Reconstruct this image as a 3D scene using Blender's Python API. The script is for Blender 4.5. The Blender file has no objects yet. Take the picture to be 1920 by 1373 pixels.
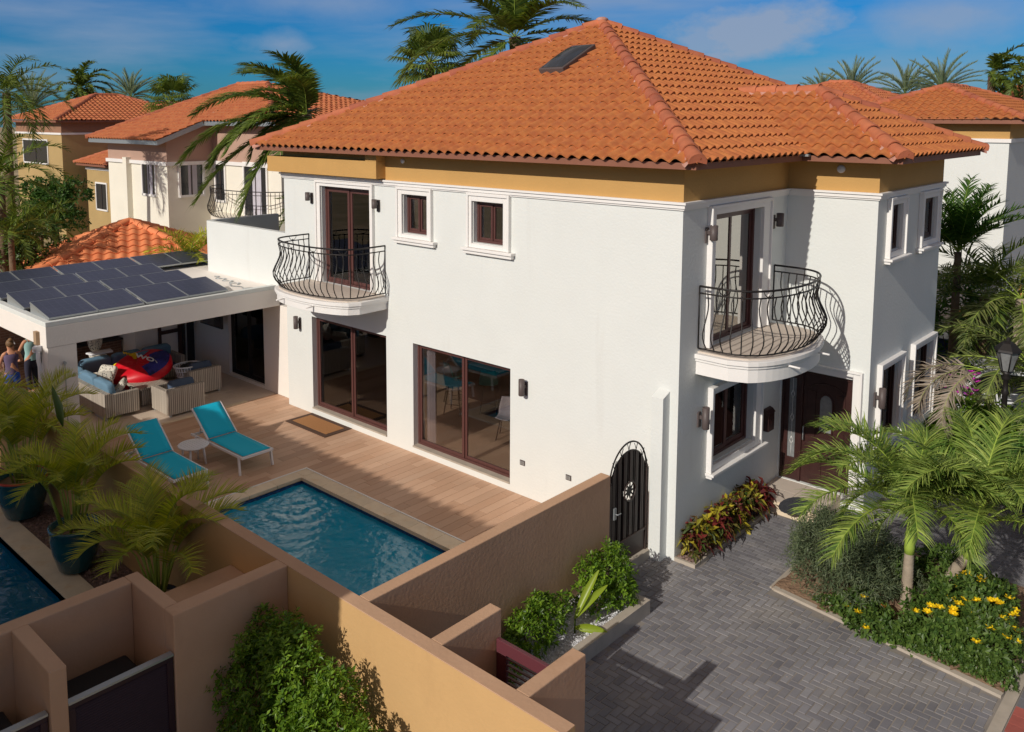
import bpy, bmesh, math, random
from mathutils import Vector, Matrix, Euler, noise as mnoise
from math import sin, cos, pi, radians, sqrt, atan2
random.seed(11)
S = bpy.context.scene
COL = S.collection

# ------------------------------------------------------------------ camera
CX, CY, CZ = 6.73581, -11.76875, 6.97014
YAW, PITCH = 0.76065, -0.10768
FPX, U0, V0 = 1621.25, 885.41, 394.99          # in pixels of the 1920 x 1373 photograph
cd = bpy.data.cameras.new('camera'); cam = bpy.data.objects.new('camera', cd); COL.objects.link(cam)
cam.location = (CX, CY, CZ)
cam.rotation_euler = (pi/2 + PITCH, 0, YAW)
cd.sensor_fit = 'HORIZONTAL'; cd.sensor_width = 36.0; cd.lens = FPX/1920*36.0
cd.shift_x = (960-U0)/1920; cd.shift_y = -(686.5-V0)/1920
cd.clip_start = .1; cd.clip_end = 4000
S.camera = cam

# ------------------------------------------------------------------ sky, sun, exposure
SUNDIR = Vector((-0.135, 3.12, -1.70)).normalized()        # direction the light travels
W = bpy.data.worlds.new('World'); S.world = W; W.use_nodes = True
nt = W.node_tree; nt.nodes.clear()
def N(t, nt_=None, **k):
    n = (nt_ or nt).nodes.new(t)
    for a, b in k.items(): setattr(n, a, b)
    return n
wo = N('ShaderNodeOutputWorld'); bg = N('ShaderNodeBackground'); bg.inputs[1].default_value = .12
sky = N('ShaderNodeTexSky'); sky.sky_type = 'NISHITA'; sky.sun_disc = False
sky.sun_elevation = math.asin(-SUNDIR.z); sky.sun_rotation = pi - .043; sky.altitude = 10
sky.air_density = 1.0; sky.dust_density = .35; sky.ozone_density = 3.0
tc = N('ShaderNodeTexCoord'); sep = N('ShaderNodeSeparateXYZ')
nt.links.new(tc.outputs['Generated'], sep.inputs[0])
# deep tropical blue in the low band of the sky
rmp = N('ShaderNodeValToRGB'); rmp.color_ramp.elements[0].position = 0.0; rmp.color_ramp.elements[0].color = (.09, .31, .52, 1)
rmp.color_ramp.elements[1].position = .55; rmp.color_ramp.elements[1].color = (2.25, 1.02, .44, 1)  # orange tint overhead, out of view, added to warm the shaded walls
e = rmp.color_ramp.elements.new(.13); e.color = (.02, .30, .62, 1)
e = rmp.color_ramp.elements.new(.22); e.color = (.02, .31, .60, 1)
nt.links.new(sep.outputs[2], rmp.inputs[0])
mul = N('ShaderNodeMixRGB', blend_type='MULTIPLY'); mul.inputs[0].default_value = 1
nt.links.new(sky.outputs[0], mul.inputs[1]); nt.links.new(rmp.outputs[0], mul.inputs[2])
# clouds: wisps everywhere and one cumulus bank
mp = N('ShaderNodeMapping'); mp.inputs['Scale'].default_value = (1, 1, 6.5); nt.links.new(tc.outputs['Generated'], mp.inputs[0])
nz = N('ShaderNodeTexNoise'); nz.inputs['Scale'].default_value = 2.6; nz.inputs['Detail'].default_value = 8; nz.inputs['Roughness'].default_value = .55
nt.links.new(mp.outputs[0], nz.inputs[0])
cr = N('ShaderNodeMapRange'); cr.inputs[1].default_value = .42; cr.inputs[2].default_value = .70; cr.inputs[3].default_value = 0; cr.inputs[4].default_value = .62
nt.links.new(nz.outputs[0], cr.inputs[0])
def cloudspot(d, r, zs, sc, lo, hi, amp):
    vs = N('ShaderNodeVectorMath', operation='SUBTRACT'); nt.links.new(tc.outputs['Generated'], vs.inputs[0]); vs.inputs[1].default_value = d
    vm = N('ShaderNodeVectorMath', operation='MULTIPLY'); nt.links.new(vs.outputs[0], vm.inputs[0]); vm.inputs[1].default_value = (1, 1, zs)
    ln = N('ShaderNodeVectorMath', operation='LENGTH'); nt.links.new(vm.outputs[0], ln.inputs[0])
    fall = N('ShaderNodeMapRange'); fall.inputs[1].default_value = 0; fall.inputs[2].default_value = r; fall.inputs[3].default_value = .5; fall.inputs[4].default_value = -.28; nt.links.new(ln.outputs[1], fall.inputs[0])
    n2 = N('ShaderNodeTexNoise'); n2.inputs['Scale'].default_value = sc; n2.inputs['Detail'].default_value = 9; n2.inputs['Roughness'].default_value = .6
    m2 = N('ShaderNodeMapping'); m2.inputs['Scale'].default_value = (1, 1, 1.9); nt.links.new(tc.outputs['Generated'], m2.inputs[0]); nt.links.new(m2.outputs[0], n2.inputs[0])
    ad = N('ShaderNodeMath', operation='ADD'); nt.links.new(n2.outputs[0], ad.inputs[0]); nt.links.new(fall.outputs[0], ad.inputs[1])
    r2 = N('ShaderNodeMapRange'); r2.inputs[1].default_value = lo; r2.inputs[2].default_value = hi; r2.inputs[3].default_value = 0; r2.inputs[4].default_value = amp
    nt.links.new(ad.outputs[0], r2.inputs[0]); return r2
def skydir(u, v):
    f = Vector((-sin(YAW)*cos(PITCH), cos(YAW)*cos(PITCH), sin(PITCH))); r = Vector((cos(YAW), sin(YAW), 0)); up = r.cross(f)
    return f + r*(u-U0)/FPX - up*(v-V0)/FPX
masks = [cr] + [cloudspot(skydir(u, v).normalized(), r, zs, sc, lo, hi, a) for u, v, r, zs, sc, lo, hi, a in [
    (1420, 62, .17, 2.6, 9, .55, .80, .85), (1320, 72, .09, 2.0, 12, .55, .80, .7), (530, 85, .08, 2.4, 9, .55, .95, .6), (1800, 30, .16, 2.2, 6, .55, 1.0, .7),
    (560, 5, .3, 7, 5, .50, 1.1, .7)]]
acc = masks[0].outputs[0]
for m in masks[1:]:
    mx = N('ShaderNodeMath', operation='MAXIMUM'); nt.links.new(acc, mx.inputs[0]); nt.links.new(m.outputs[0], mx.inputs[1]); acc = mx.outputs[0]
cmix = N('ShaderNodeMixRGB'); nt.links.new(acc, cmix.inputs[0]); nt.links.new(mul.outputs[0], cmix.inputs[1]); cmix.inputs[2].default_value = (2.4, 2.95, 4.0, 1)
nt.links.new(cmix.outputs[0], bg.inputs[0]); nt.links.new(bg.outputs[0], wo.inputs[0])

sl = bpy.data.lights.new('sun', 'SUN'); sl.energy = 3.35; sl.angle = radians(.5); sl.color = (1, .94, .85)
so = bpy.data.objects.new('sun', sl); COL.objects.link(so); so.rotation_euler = SUNDIR.to_track_quat('-Z', 'Y').to_euler(); so.location = (0, -20, 20)
S.view_settings.view_transform = 'Standard'; S.view_settings.look = 'None'; S.view_settings.exposure = 0.0; S.view_settings.gamma = 1
S.render.engine = 'CYCLES'; S.cycles.max_bounces = 8; S.cycles.transparent_max_bounces = 12; S.cycles.caustics_reflective = False; S.cycles.caustics_refractive = False

def at(u, v, t=None, x=None, y=None, z=None):
    """a point of the place seen in direction (u, v) of the photograph, at depth t or on a plane"""
    d = skydir(u, v); c = Vector((CX, CY, CZ))
    if x is not None: t = (x-CX)/d.x
    if y is not None: t = (y-CY)/d.y
    if z is not None: t = (z-CZ)/d.z
    return c + d*t

# ------------------------------------------------------------------ materials
def srgb(r, g, b):
    f = lambda c: (c/255/12.92) if c/255 <= .04045 else ((c/255+.055)/1.055)**2.4
    return (f(r), f(g), f(b))
def mat(name, col, rough=.7, metal=0, spec=.4, nsc=None, namt=.12, bump=None, island=0, col2=None, transl=0, coat=0, stain=None, sheen=0):
    m = bpy.data.materials.new(name); m.use_nodes = True; t = m.node_tree; b = t.nodes['Principled BSDF']; L = t.links.new
    b.inputs['Roughness'].default_value = rough; b.inputs['Metallic'].default_value = metal; b.inputs['Specular IOR Level'].default_value = spec
    b.inputs['Coat Weight'].default_value = coat
    geo = N('ShaderNodeNewGeometry', t)
    out = None
    rgb = N('ShaderNodeRGB', t); rgb.outputs[0].default_value = (*col, 1); out = rgb.outputs[0]
    if col2 is not None:
        mx = N('ShaderNodeMixRGB', t); L(out, mx.inputs[1]); mx.inputs[2].default_value = (*col2, 1)
        if island: L(geo.outputs['Random Per Island'], mx.inputs[0])
        else:
            n = N('ShaderNodeTexNoise', t); n.inputs['Scale'].default_value = (nsc or 3)*.6; n.inputs['Detail'].default_value = 4; L(geo.outputs['Position'], n.inputs[0])
            mr = N('ShaderNodeMapRange', t); mr.inputs[1].default_value = .35; mr.inputs[2].default_value = .65; L(n.outputs[0], mr.inputs[0]); L(mr.outputs[0], mx.inputs[0])
        out = mx.outputs[0]
    if nsc:
        n = N('ShaderNodeTexNoise', t); n.inputs['Scale'].default_value = nsc; n.inputs['Detail'].default_value = 6; n.inputs['Roughness'].default_value = .6; L(geo.outputs['Position'], n.inputs[0])
        mr = N('ShaderNodeMapRange', t); mr.inputs[1].default_value = .25; mr.inputs[2].default_value = .75; mr.inputs[3].default_value = 1-namt; mr.inputs[4].default_value = 1+namt; L(n.outputs[0], mr.inputs[0])
        mm = N('ShaderNodeMixRGB', t, blend_type='MULTIPLY'); mm.inputs[0].default_value = 1; L(out, mm.inputs[1]); L(mr.outputs[0], mm.inputs[2]); out = mm.outputs[0]
    if island:
        mr = N('ShaderNodeMapRange', t); mr.inputs[3].default_value = 1-island; mr.inputs[4].default_value = 1+island
        sn = N('ShaderNodeMath', t, operation='FRACT'); ml = N('ShaderNodeMath', t, operation='MULTIPLY'); ml.inputs[1].default_value = 7.31; L(geo.outputs['Random Per Island'], ml.inputs[0]); L(ml.outputs[0], sn.inputs[0]); L(sn.outputs[0], mr.inputs[0])
        mm = N('ShaderNodeMixRGB', t, blend_type='MULTIPLY'); mm.inputs[0].default_value = 1; L(out, mm.inputs[1]); L(mr.outputs[0], mm.inputs[2]); out = mm.outputs[0]
    if stain:   # (colour, scale xyz, threshold, amount)
        mpn = N('ShaderNodeMapping', t); mpn.inputs['Scale'].default_value = stain[1]; L(geo.outputs['Position'], mpn.inputs[0])
        n = N('ShaderNodeTexNoise', t); n.inputs['Scale'].default_value = 1; n.inputs['Detail'].default_value = 7; n.inputs['Roughness'].default_value = .62; L(mpn.outputs[0], n.inputs[0])
        mr = N('ShaderNodeMapRange', t); mr.inputs[1].default_value = stain[2]; mr.inputs[2].default_value = stain[2]+.18; mr.inputs[4].default_value = stain[3]; L(n.outputs[0], mr.inputs[0])
        mx = N('ShaderNodeMixRGB', t); L(mr.outputs[0], mx.inputs[0]); L(out, mx.inputs[1]); mx.inputs[2].default_value = (*stain[0], 1); out = mx.outputs[0]
    L(out, b.inputs['Base Color'])
    if bump:
        n = N('ShaderNodeTexNoise', t); n.inputs['Scale'].default_value = bump[0]; n.inputs['Detail'].default_value = 5; L(geo.outputs['Position'], n.inputs[0])
        bp = N('ShaderNodeBump', t); bp.inputs['Strength'].default_value = bump[1]; bp.inputs['Distance'].default_value = bump[2] if len(bump) > 2 else .02; L(n.outputs[0], bp.inputs['Height']); L(bp.outputs[0], b.inputs['Normal'])
    if transl:
        tr = N('ShaderNodeBsdfTranslucent', t); mxs = N('ShaderNodeMixShader', t); mxs.inputs[0].default_value = transl
        hs = N('ShaderNodeHueSaturation', t); hs.inputs['Value'].default_value = 1.5; hs.inputs['Saturation'].default_value = 1.1; L(out, hs.inputs['Color']); L(hs.outputs[0], tr.inputs[0])
        o = t.nodes['Material Output']; L(b.outputs[0], mxs.inputs[1]); L(tr.outputs[0], mxs.inputs[2]); L(mxs.outputs[0], o.inputs[0])
    return m
def glass(name, tint, base=.1, fr=1.35, refl=(1, 1, 1), rough=0.0):
    m = bpy.data.materials.new(name); m.use_nodes = True; t = m.node_tree; t.nodes.remove(t.nodes['Principled BSDF']); L = t.links.new
    tr = N('ShaderNodeBsdfTransparent', t); tr.inputs[0].default_value = (*tint, 1)
    gl = N('ShaderNodeBsdfGlossy', t); gl.inputs[0].default_value = (*refl, 1); gl.inputs['Roughness'].default_value = rough
    f = N('ShaderNodeFresnel', t); f.inputs[0].default_value = fr; ad = N('ShaderNodeMath', t, operation='ADD'); ad.use_clamp = True; ad.inputs[1].default_value = base; L(f.outputs[0], ad.inputs[0])
    mx = N('ShaderNodeMixShader', t); L(ad.outputs[0], mx.inputs[0]); L(tr.outputs[0], mx.inputs[1]); L(gl.outputs[0], mx.inputs[2]); L(mx.outputs[0], t.nodes['Material Output'].inputs[0])
    return m
M = {}
M['white'] = mat('white_stucco', (.72, .742, .715), .85, nsc=1.1, namt=.025, bump=(22, .42, .011), spec=.2, stain=((.60, .60, .565), (1.8, 1.8, .25), .60, .45))
M['whiteb'] = mat('cream_white_stucco', (.70, .66, .585), .85, nsc=1.3, namt=.04, bump=(26, .55, .014), spec=.2)
M['rough'] = mat('rough_white_stucco', (.66, .60, .54), .9, nsc=1.6, namt=.05, bump=(28, .7, .02), spec=.2, stain=((.5, .43, .37), (3.2, 3.2, .5), .55, .35))
M['trim'] = mat('white_trim_paint', (.82, .80, .77), .6, nsc=2, namt=.03)
M['ochre'] = mat('ochre_stucco', srgb(196, 154, 94), .85, nsc=1.6, namt=.05, bump=(24, .45, .012), spec=.2)
M['roof'] = mat('terracotta_tile', srgb(194, 122, 70), .8, nsc=9, namt=.16, col2=srgb(176, 104, 64), bump=(40, .3, .006), spec=.25, stain=(srgb(206, 150, 112), (5, 5, 5), .62, .4))
M['roof_b'] = mat('red_terracotta_tile', srgb(200, 126, 82), .8, nsc=6, namt=.12, col2=srgb(184, 106, 72), spec=.25)
M['cap'] = mat('ridge_tile', srgb(188, 112, 76), .8, nsc=4, namt=.2, col2=srgb(170, 96, 72), bump=(30, .4, .008), island=.08)
M['mortar'] = mat('pink_mortar', srgb(176, 118, 98), .9, nsc=6, namt=.2, col2=srgb(194, 152, 138), bump=(25, .7, .02))
M['fascia'] = mat('terracotta_painted_fascia', srgb(138, 90, 70), .6, nsc=3, namt=.1)
M['soffit'] = mat('brown_soffit', srgb(120, 90, 65), .8)
M['brown'] = mat('brown_window_frame', srgb(88, 56, 52), .42, nsc=5, namt=.06)
M['darkbrown'] = mat('dark_brown_wood', srgb(58, 34, 31), .4, nsc=6, namt=.25, bump=(30, .15, .005))
M['black'] = mat('black_wrought_iron', (.022, .019, .018), .45, metal=.3)
M['gatemetal'] = mat('dark_brown_painted_metal', srgb(66, 54, 50), .45, nsc=3, namt=.12)
M['lampm'] = mat('taupe_lamp_metal', srgb(88, 78, 76), .5)
M['glass'] = glass('tinted_door_glass', (.78, .76, .75), .05, 1.3)
M['glassm'] = glass('reflective_door_glass', (.2, .2, .2), .38, 1.5, (.9, .87, .82))
M['glassd'] = glass('dark_window_glass', (.78, .78, .8), .05, 1.35)
M['curtain'] = mat('grey_curtain', (.5, .48, .53), .9, nsc=3, namt=.08)
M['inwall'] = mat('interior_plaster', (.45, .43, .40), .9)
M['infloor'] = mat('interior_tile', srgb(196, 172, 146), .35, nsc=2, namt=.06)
M['tan'] = mat('tan_garden_wall_render', srgb(196, 160, 130), .9, nsc=1.4, namt=.07, bump=(20, .35, .01), spec=.15, col2=srgb(189, 152, 122), stain=(srgb(168, 130, 98), (1.3, 1.3, .7), .60, .5))
M['tanside'] = mat('ochre_garden_wall_render', srgb(200, 162, 112), .9, nsc=.9, namt=.05, bump=(18, .35, .01), spec=.15, stain=(srgb(176, 140, 98), (1.1, 1.1, .5), .60, .45))
M['paver'] = mat('grey_clay_paver', srgb(133, 132, 135), .8, nsc=.9, namt=.28, col2=srgb(116, 115, 120), island=.10, bump=(60, .35, .004), spec=.3, stain=(srgb(160, 154, 146), (.8, .8, .8), .52, .45))
M['sandjoint'] = mat('sandy_paver_joint', srgb(136, 130, 124), .95, nsc=1.3, namt=.3)
M['redpaver'] = mat('red_paver', srgb(165, 90, 80), .85, nsc=5, namt=.15, island=.1)
M['plank'] = mat('wood_look_deck_tile', srgb(206, 170, 142), .55, col2=srgb(188, 150, 122), island=.07, spec=.35)
M['grout'] = mat('pale_grout', srgb(200, 175, 150), .9)
M['ptile'] = mat('beige_patio_tile', srgb(212, 194, 176), .4, nsc=2.5, namt=.08, island=.02, spec=.4)
M['porch'] = mat('pale_porch_tile', srgb(205, 192, 178), .5, nsc=3, namt=.04)
M['coping'] = mat('travertine_coping', srgb(226, 208, 180), .7, nsc=4, namt=.1, island=.05, stain=(srgb(214, 178, 128), (3, 3, 3), .56, .75), bump=(30, .3, .005))
M['kerb'] = mat('concrete_kerb', srgb(176, 166, 152), .9, nsc=5, namt=.12, bump=(40, .3, .005))
M['pooltile'] = mat('dark_blue_waterline_tile', srgb(22, 52, 98), .25, nsc=26, namt=.5, col2=srgb(30, 70, 120))
M['basin'] = mat('blue_pebble_pool_plaster', (.06, .46, .62), .7, nsc=14, namt=.25)
M['shelf'] = mat('light_pool_shelf', (.22, .62, .72), .7, nsc=14, namt=.2)
M['ground'] = mat('sandy_ground', srgb(176, 156, 126), .95, nsc=.5, namt=.2, col2=srgb(140, 128, 92), bump=(3, .4, .05))
M['gravel'] = mat('pink_gravel', srgb(158, 132, 122), .95, nsc=30, namt=.35, col2=srgb(120, 100, 96), bump=(35, 1, .04), island=.25)
M['wgravel'] = mat('white_gravel', srgb(206, 206, 210), .9, island=.3)
M['soil'] = mat('planting_soil', srgb(140, 114, 92), .95, nsc=8, namt=.35, bump=(14, .9, .05))
M['whitep'] = mat('white_plastic', (.78, .78, .8), .35)
M['greym'] = mat('galvanised_steel', (.42, .45, .46), .4, metal=.6)
M['turq'] = mat('turquoise_sling_fabric', srgb(8, 184, 216), .7, nsc=60, namt=.05)
M['wicker'] = None
M['bluec'] = mat('blue_cushion_fabric', srgb(104, 138, 162), .9, nsc=2.5, namt=.08, bump=(60, .2, .004))
M['bluecd'] = mat('slate_blue_cushion_fabric', srgb(74, 88, 108), .9, nsc=2.5, namt=.08, bump=(60, .2, .004))
M['creamc'] = mat('cream_cushion_fabric', srgb(205, 200, 190), .9)
M['potg'] = mat('teal_glazed_pot', srgb(22, 86, 98), .22, nsc=7, namt=.25, bump=(9, .5, .02), coat=.5)
M['potr'] = mat('red_pot_rim', srgb(200, 74, 56), .5)
M['potd'] = mat('black_plastic_pot', (.02, .02, .022), .6)
M['asphalt'] = mat('asphalt', (.05, .05, .055), .9, nsc=9, namt=.2)
M['trunk'] = mat('ringed_palm_trunk', srgb(158, 144, 126), .9, nsc=8, namt=.2, bump=(12, .6, .02))
M['trunkd'] = mat('brown_palm_trunk', srgb(116, 96, 76), .95, nsc=7, namt=.3, bump=(14, .9, .03))
M['shaft'] = mat('green_crownshaft', srgb(150, 172, 70), .5, nsc=5, namt=.15)
M['stemw'] = mat('woody_stem', srgb(92, 74, 52), .9)
def leafm(n, a, b, tr=.3, rough=.5, isl=.28): return mat(n, srgb(*a), rough, col2=srgb(*b), island=isl, transl=tr, spec=.35)
M['lf_areca'] = leafm('areca_leaf', (130, 144, 40), (184, 182, 58))
M['lf_coco'] = leafm('coconut_leaf', (66, 90, 38), (116, 130, 52))
M['lf_adon'] = leafm('christmas_palm_leaf', (78, 110, 42), (156, 172, 84), tr=.25)
M['lf_fox'] = leafm('foxtail_leaf', (84, 104, 50), (136, 142, 84))
M['lf_date'] = leafm('date_palm_leaf', (104, 124, 100), (140, 152, 124))
M['lf_dry'] = leafm('dry_frond', (150, 136, 116), (176, 164, 150))
M['lf_fan'] = leafm('fan_palm_leaf', (74, 98, 40), (120, 132, 56))
M['lf_hedge'] = leafm('hedge_leaf', (66, 100, 26), (122, 152, 44), rough=.4)
M['lf_grey'] = leafm('grey_green_leaf', (82, 98, 72), (112, 122, 88))
M['lf_green'] = leafm('shrub_leaf', (60, 88, 38), (102, 126, 58), rough=.4)
M['lf_dark'] = leafm('dark_tree_leaf', (44, 78, 28), (78, 110, 42))
M['lf_big'] = leafm('broad_leaf', (92, 130, 38), (150, 166, 48), rough=.35)
M['cr1'] = leafm('croton_red_leaf', (124, 50, 42), (84, 34, 36), .2); M['cr2'] = leafm('croton_yellow_leaf', (176, 160, 48), (130, 128, 40), .2); M['cr3'] = leafm('croton_green_leaf', (66, 92, 36), (104, 74, 38), .2)
M['flower'] = leafm('yellow_petal', (250, 226, 40), (250, 210, 30), .2, isl=.08); M['floworange'] = leafm('orange_petal', (226, 110, 30), (232, 140, 40), .2); M['flowpink'] = leafm('magenta_petal', (206, 50, 160), (180, 60, 190), .2)

def custom_nodes(name, fn):
    m = bpy.data.materials.new(name); m.use_nodes = True; fn(m.node_tree, m.node_tree.nodes['Principled BSDF']); return m
def wick(t, b):
    L = t.links.new; geo = N('ShaderNodeNewGeometry', t)
    sp = N('ShaderNodeSeparateXYZ', t); L(geo.outputs['Position'], sp.inputs[0])
    ad = N('ShaderNodeMath', t, operation='ADD'); L(sp.outputs[0], ad.inputs[0]); L(sp.outputs[1], ad.inputs[1])
    cb = N('ShaderNodeCombineXYZ', t); L(ad.outputs[0], cb.inputs[0]); L(sp.outputs[2], cb.inputs[1])
    br = N('ShaderNodeTexBrick', t); L(cb.outputs[0], br.inputs[0]); br.inputs['Scale'].default_value = 1; br.offset = 0; br.inputs['Brick Width'].default_value = .05; br.inputs['Row Height'].default_value = 4.0
    br.inputs['Mortar Size'].default_value = .009; br.inputs['Mortar Smooth'].default_value = .6; br.inputs['Color1'].default_value = (*srgb(200, 190, 176), 1); br.inputs['Color2'].default_value = (*srgb(178, 168, 154), 1); br.inputs['Mortar'].default_value = (*srgb(84, 74, 66), 1)
    L(br.outputs[0], b.inputs['Base Color']); b.inputs['Roughness'].default_value = .6
    bp = N('ShaderNodeBump', t); bp.inputs['Distance'].default_value = .012; bp.inputs['Strength'].default_value = .8; L(br.outputs['Fac'], bp.inputs['Height']); bp.invert = True; L(bp.outputs[0], b.inputs['Normal'])
M['wicker'] = custom_nodes('grey_wicker', wick)
def brickm(t, b):
    L = t.links.new; geo = N('ShaderNodeNewGeometry', t); sp = N('ShaderNodeSeparateXYZ', t); L(geo.outputs['Position'], sp.inputs[0])
    cb = N('ShaderNodeCombineXYZ', t); L(sp.outputs[1], cb.inputs[0]); L(sp.outputs[2], cb.inputs[1]); br = N('ShaderNodeTexBrick', t); L(cb.outputs[0], br.inputs[0])
    br.inputs['Scale'].default_value = 1; br.inputs['Brick Width'].default_value = .22; br.inputs['Row Height'].default_value = .07; br.inputs['Mortar Size'].default_value = .006
    br.inputs['Color1'].default_value = (*srgb(120, 84, 66), 1); br.inputs['Color2'].default_value = (*srgb(92, 64, 54), 1); br.inputs['Mortar'].default_value = (*srgb(130, 112, 98), 1); L(br.outputs[0], b.inputs['Base Color']); b.inputs['Roughness'].default_value = .8
M['brick'] = custom_nodes('brown_brick', brickm)
def solar(t, b):
    L = t.links.new; tcn = N('ShaderNodeTexCoord', t); br = N('ShaderNodeTexBrick', t); mpn = N('ShaderNodeMapping', t); mpn.inputs['Rotation'].default_value = (0, 0, 0); L(tcn.outputs['Object'], mpn.inputs[0]); L(mpn.outputs[0], br.inputs[0])
    br.offset = 0; br.inputs['Scale'].default_value = 1; br.inputs['Brick Width'].default_value = .158; br.inputs['Row Height'].default_value = .158; br.inputs['Mortar Size'].default_value = .0028
    br.inputs['Color1'].default_value = (*srgb(50, 55, 78), 1); br.inputs['Color2'].default_value = (*srgb(56, 61, 84), 1); br.inputs['Mortar'].default_value = (*srgb(88, 94, 112), 1)
    wv = N('ShaderNodeTexNoise', t); wv.inputs['Scale'].default_value = 30; L(tcn.outputs['Object'], wv.inputs[0])
    mx = N('ShaderNodeMixRGB', t, blend_type='OVERLAY'); mx.inputs[0].default_value = .25; L(br.outputs[0], mx.inputs[1]); L(wv.outputs[0], mx.inputs[2])
    L(mx.outputs[0], b.inputs['Base Color']); b.inputs['Roughness'].default_value = .32; b.inputs['Coat Weight'].default_value = .3; b.inputs['Coat Roughness'].default_value = .2
M['solar'] = custom_nodes('blue_solar_cells', solar)
def watermat(name, tint, scale, strength, body, turb):
    m = glass(name, tint, .03, 1.33); t = m.node_tree; L = t.links.new; geo = N('ShaderNodeNewGeometry', t)
    n = N('ShaderNodeTexNoise', t); n.inputs['Scale'].default_value = scale; n.inputs['Detail'].default_value = 3; n.inputs['Distortion'].default_value = .8; L(geo.outputs['Position'], n.inputs[0])
    n2 = N('ShaderNodeTexNoise', t); n2.inputs['Scale'].default_value = scale*.22; n2.inputs['Detail'].default_value = 2; L(geo.outputs['Position'], n2.inputs[0])
    mr = N('ShaderNodeMapRange', t); mr.inputs[1].default_value = .42; mr.inputs[2].default_value = .62; mr.inputs[3].default_value = .25; mr.inputs[4].default_value = 1.0; L(n2.outputs[0], mr.inputs[0])
    ml = N('ShaderNodeMath', t, operation='MULTIPLY'); L(n.outputs[0], ml.inputs[0]); L(mr.outputs[0], ml.inputs[1])
    bp = N('ShaderNodeBump', t); bp.inputs['Distance'].default_value = .05; bp.inputs['Strength'].default_value = strength; L(ml.outputs[0], bp.inputs['Height'])
    df = N('ShaderNodeBsdfDiffuse', t); df.inputs[0].default_value = (*body, 1); tr = [q for q in t.nodes if q.type == 'BSDF_TRANSPARENT'][0]; mx = [q for q in t.nodes if q.type == 'MIX_SHADER'][0]
    m2 = N('ShaderNodeMixShader', t); m2.inputs[0].default_value = turb; L(tr.outputs[0], m2.inputs[1]); L(df.outputs[0], m2.inputs[2]); L(m2.outputs[0], mx.inputs[1])
    for nd in t.nodes:
        if nd.type in ('BSDF_GLOSSY', 'FRESNEL'): L(bp.outputs[0], nd.inputs['Normal'])
    return m
M['water'] = watermat('rippled_pool_water', (.45, .86, .95), 7.5, .38, (.0, .42, .70), .6)
M['water2'] = watermat('calm_pool_water', (.22, .62, .8), 4, .2, (.0, .16, .34), .6)

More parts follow.
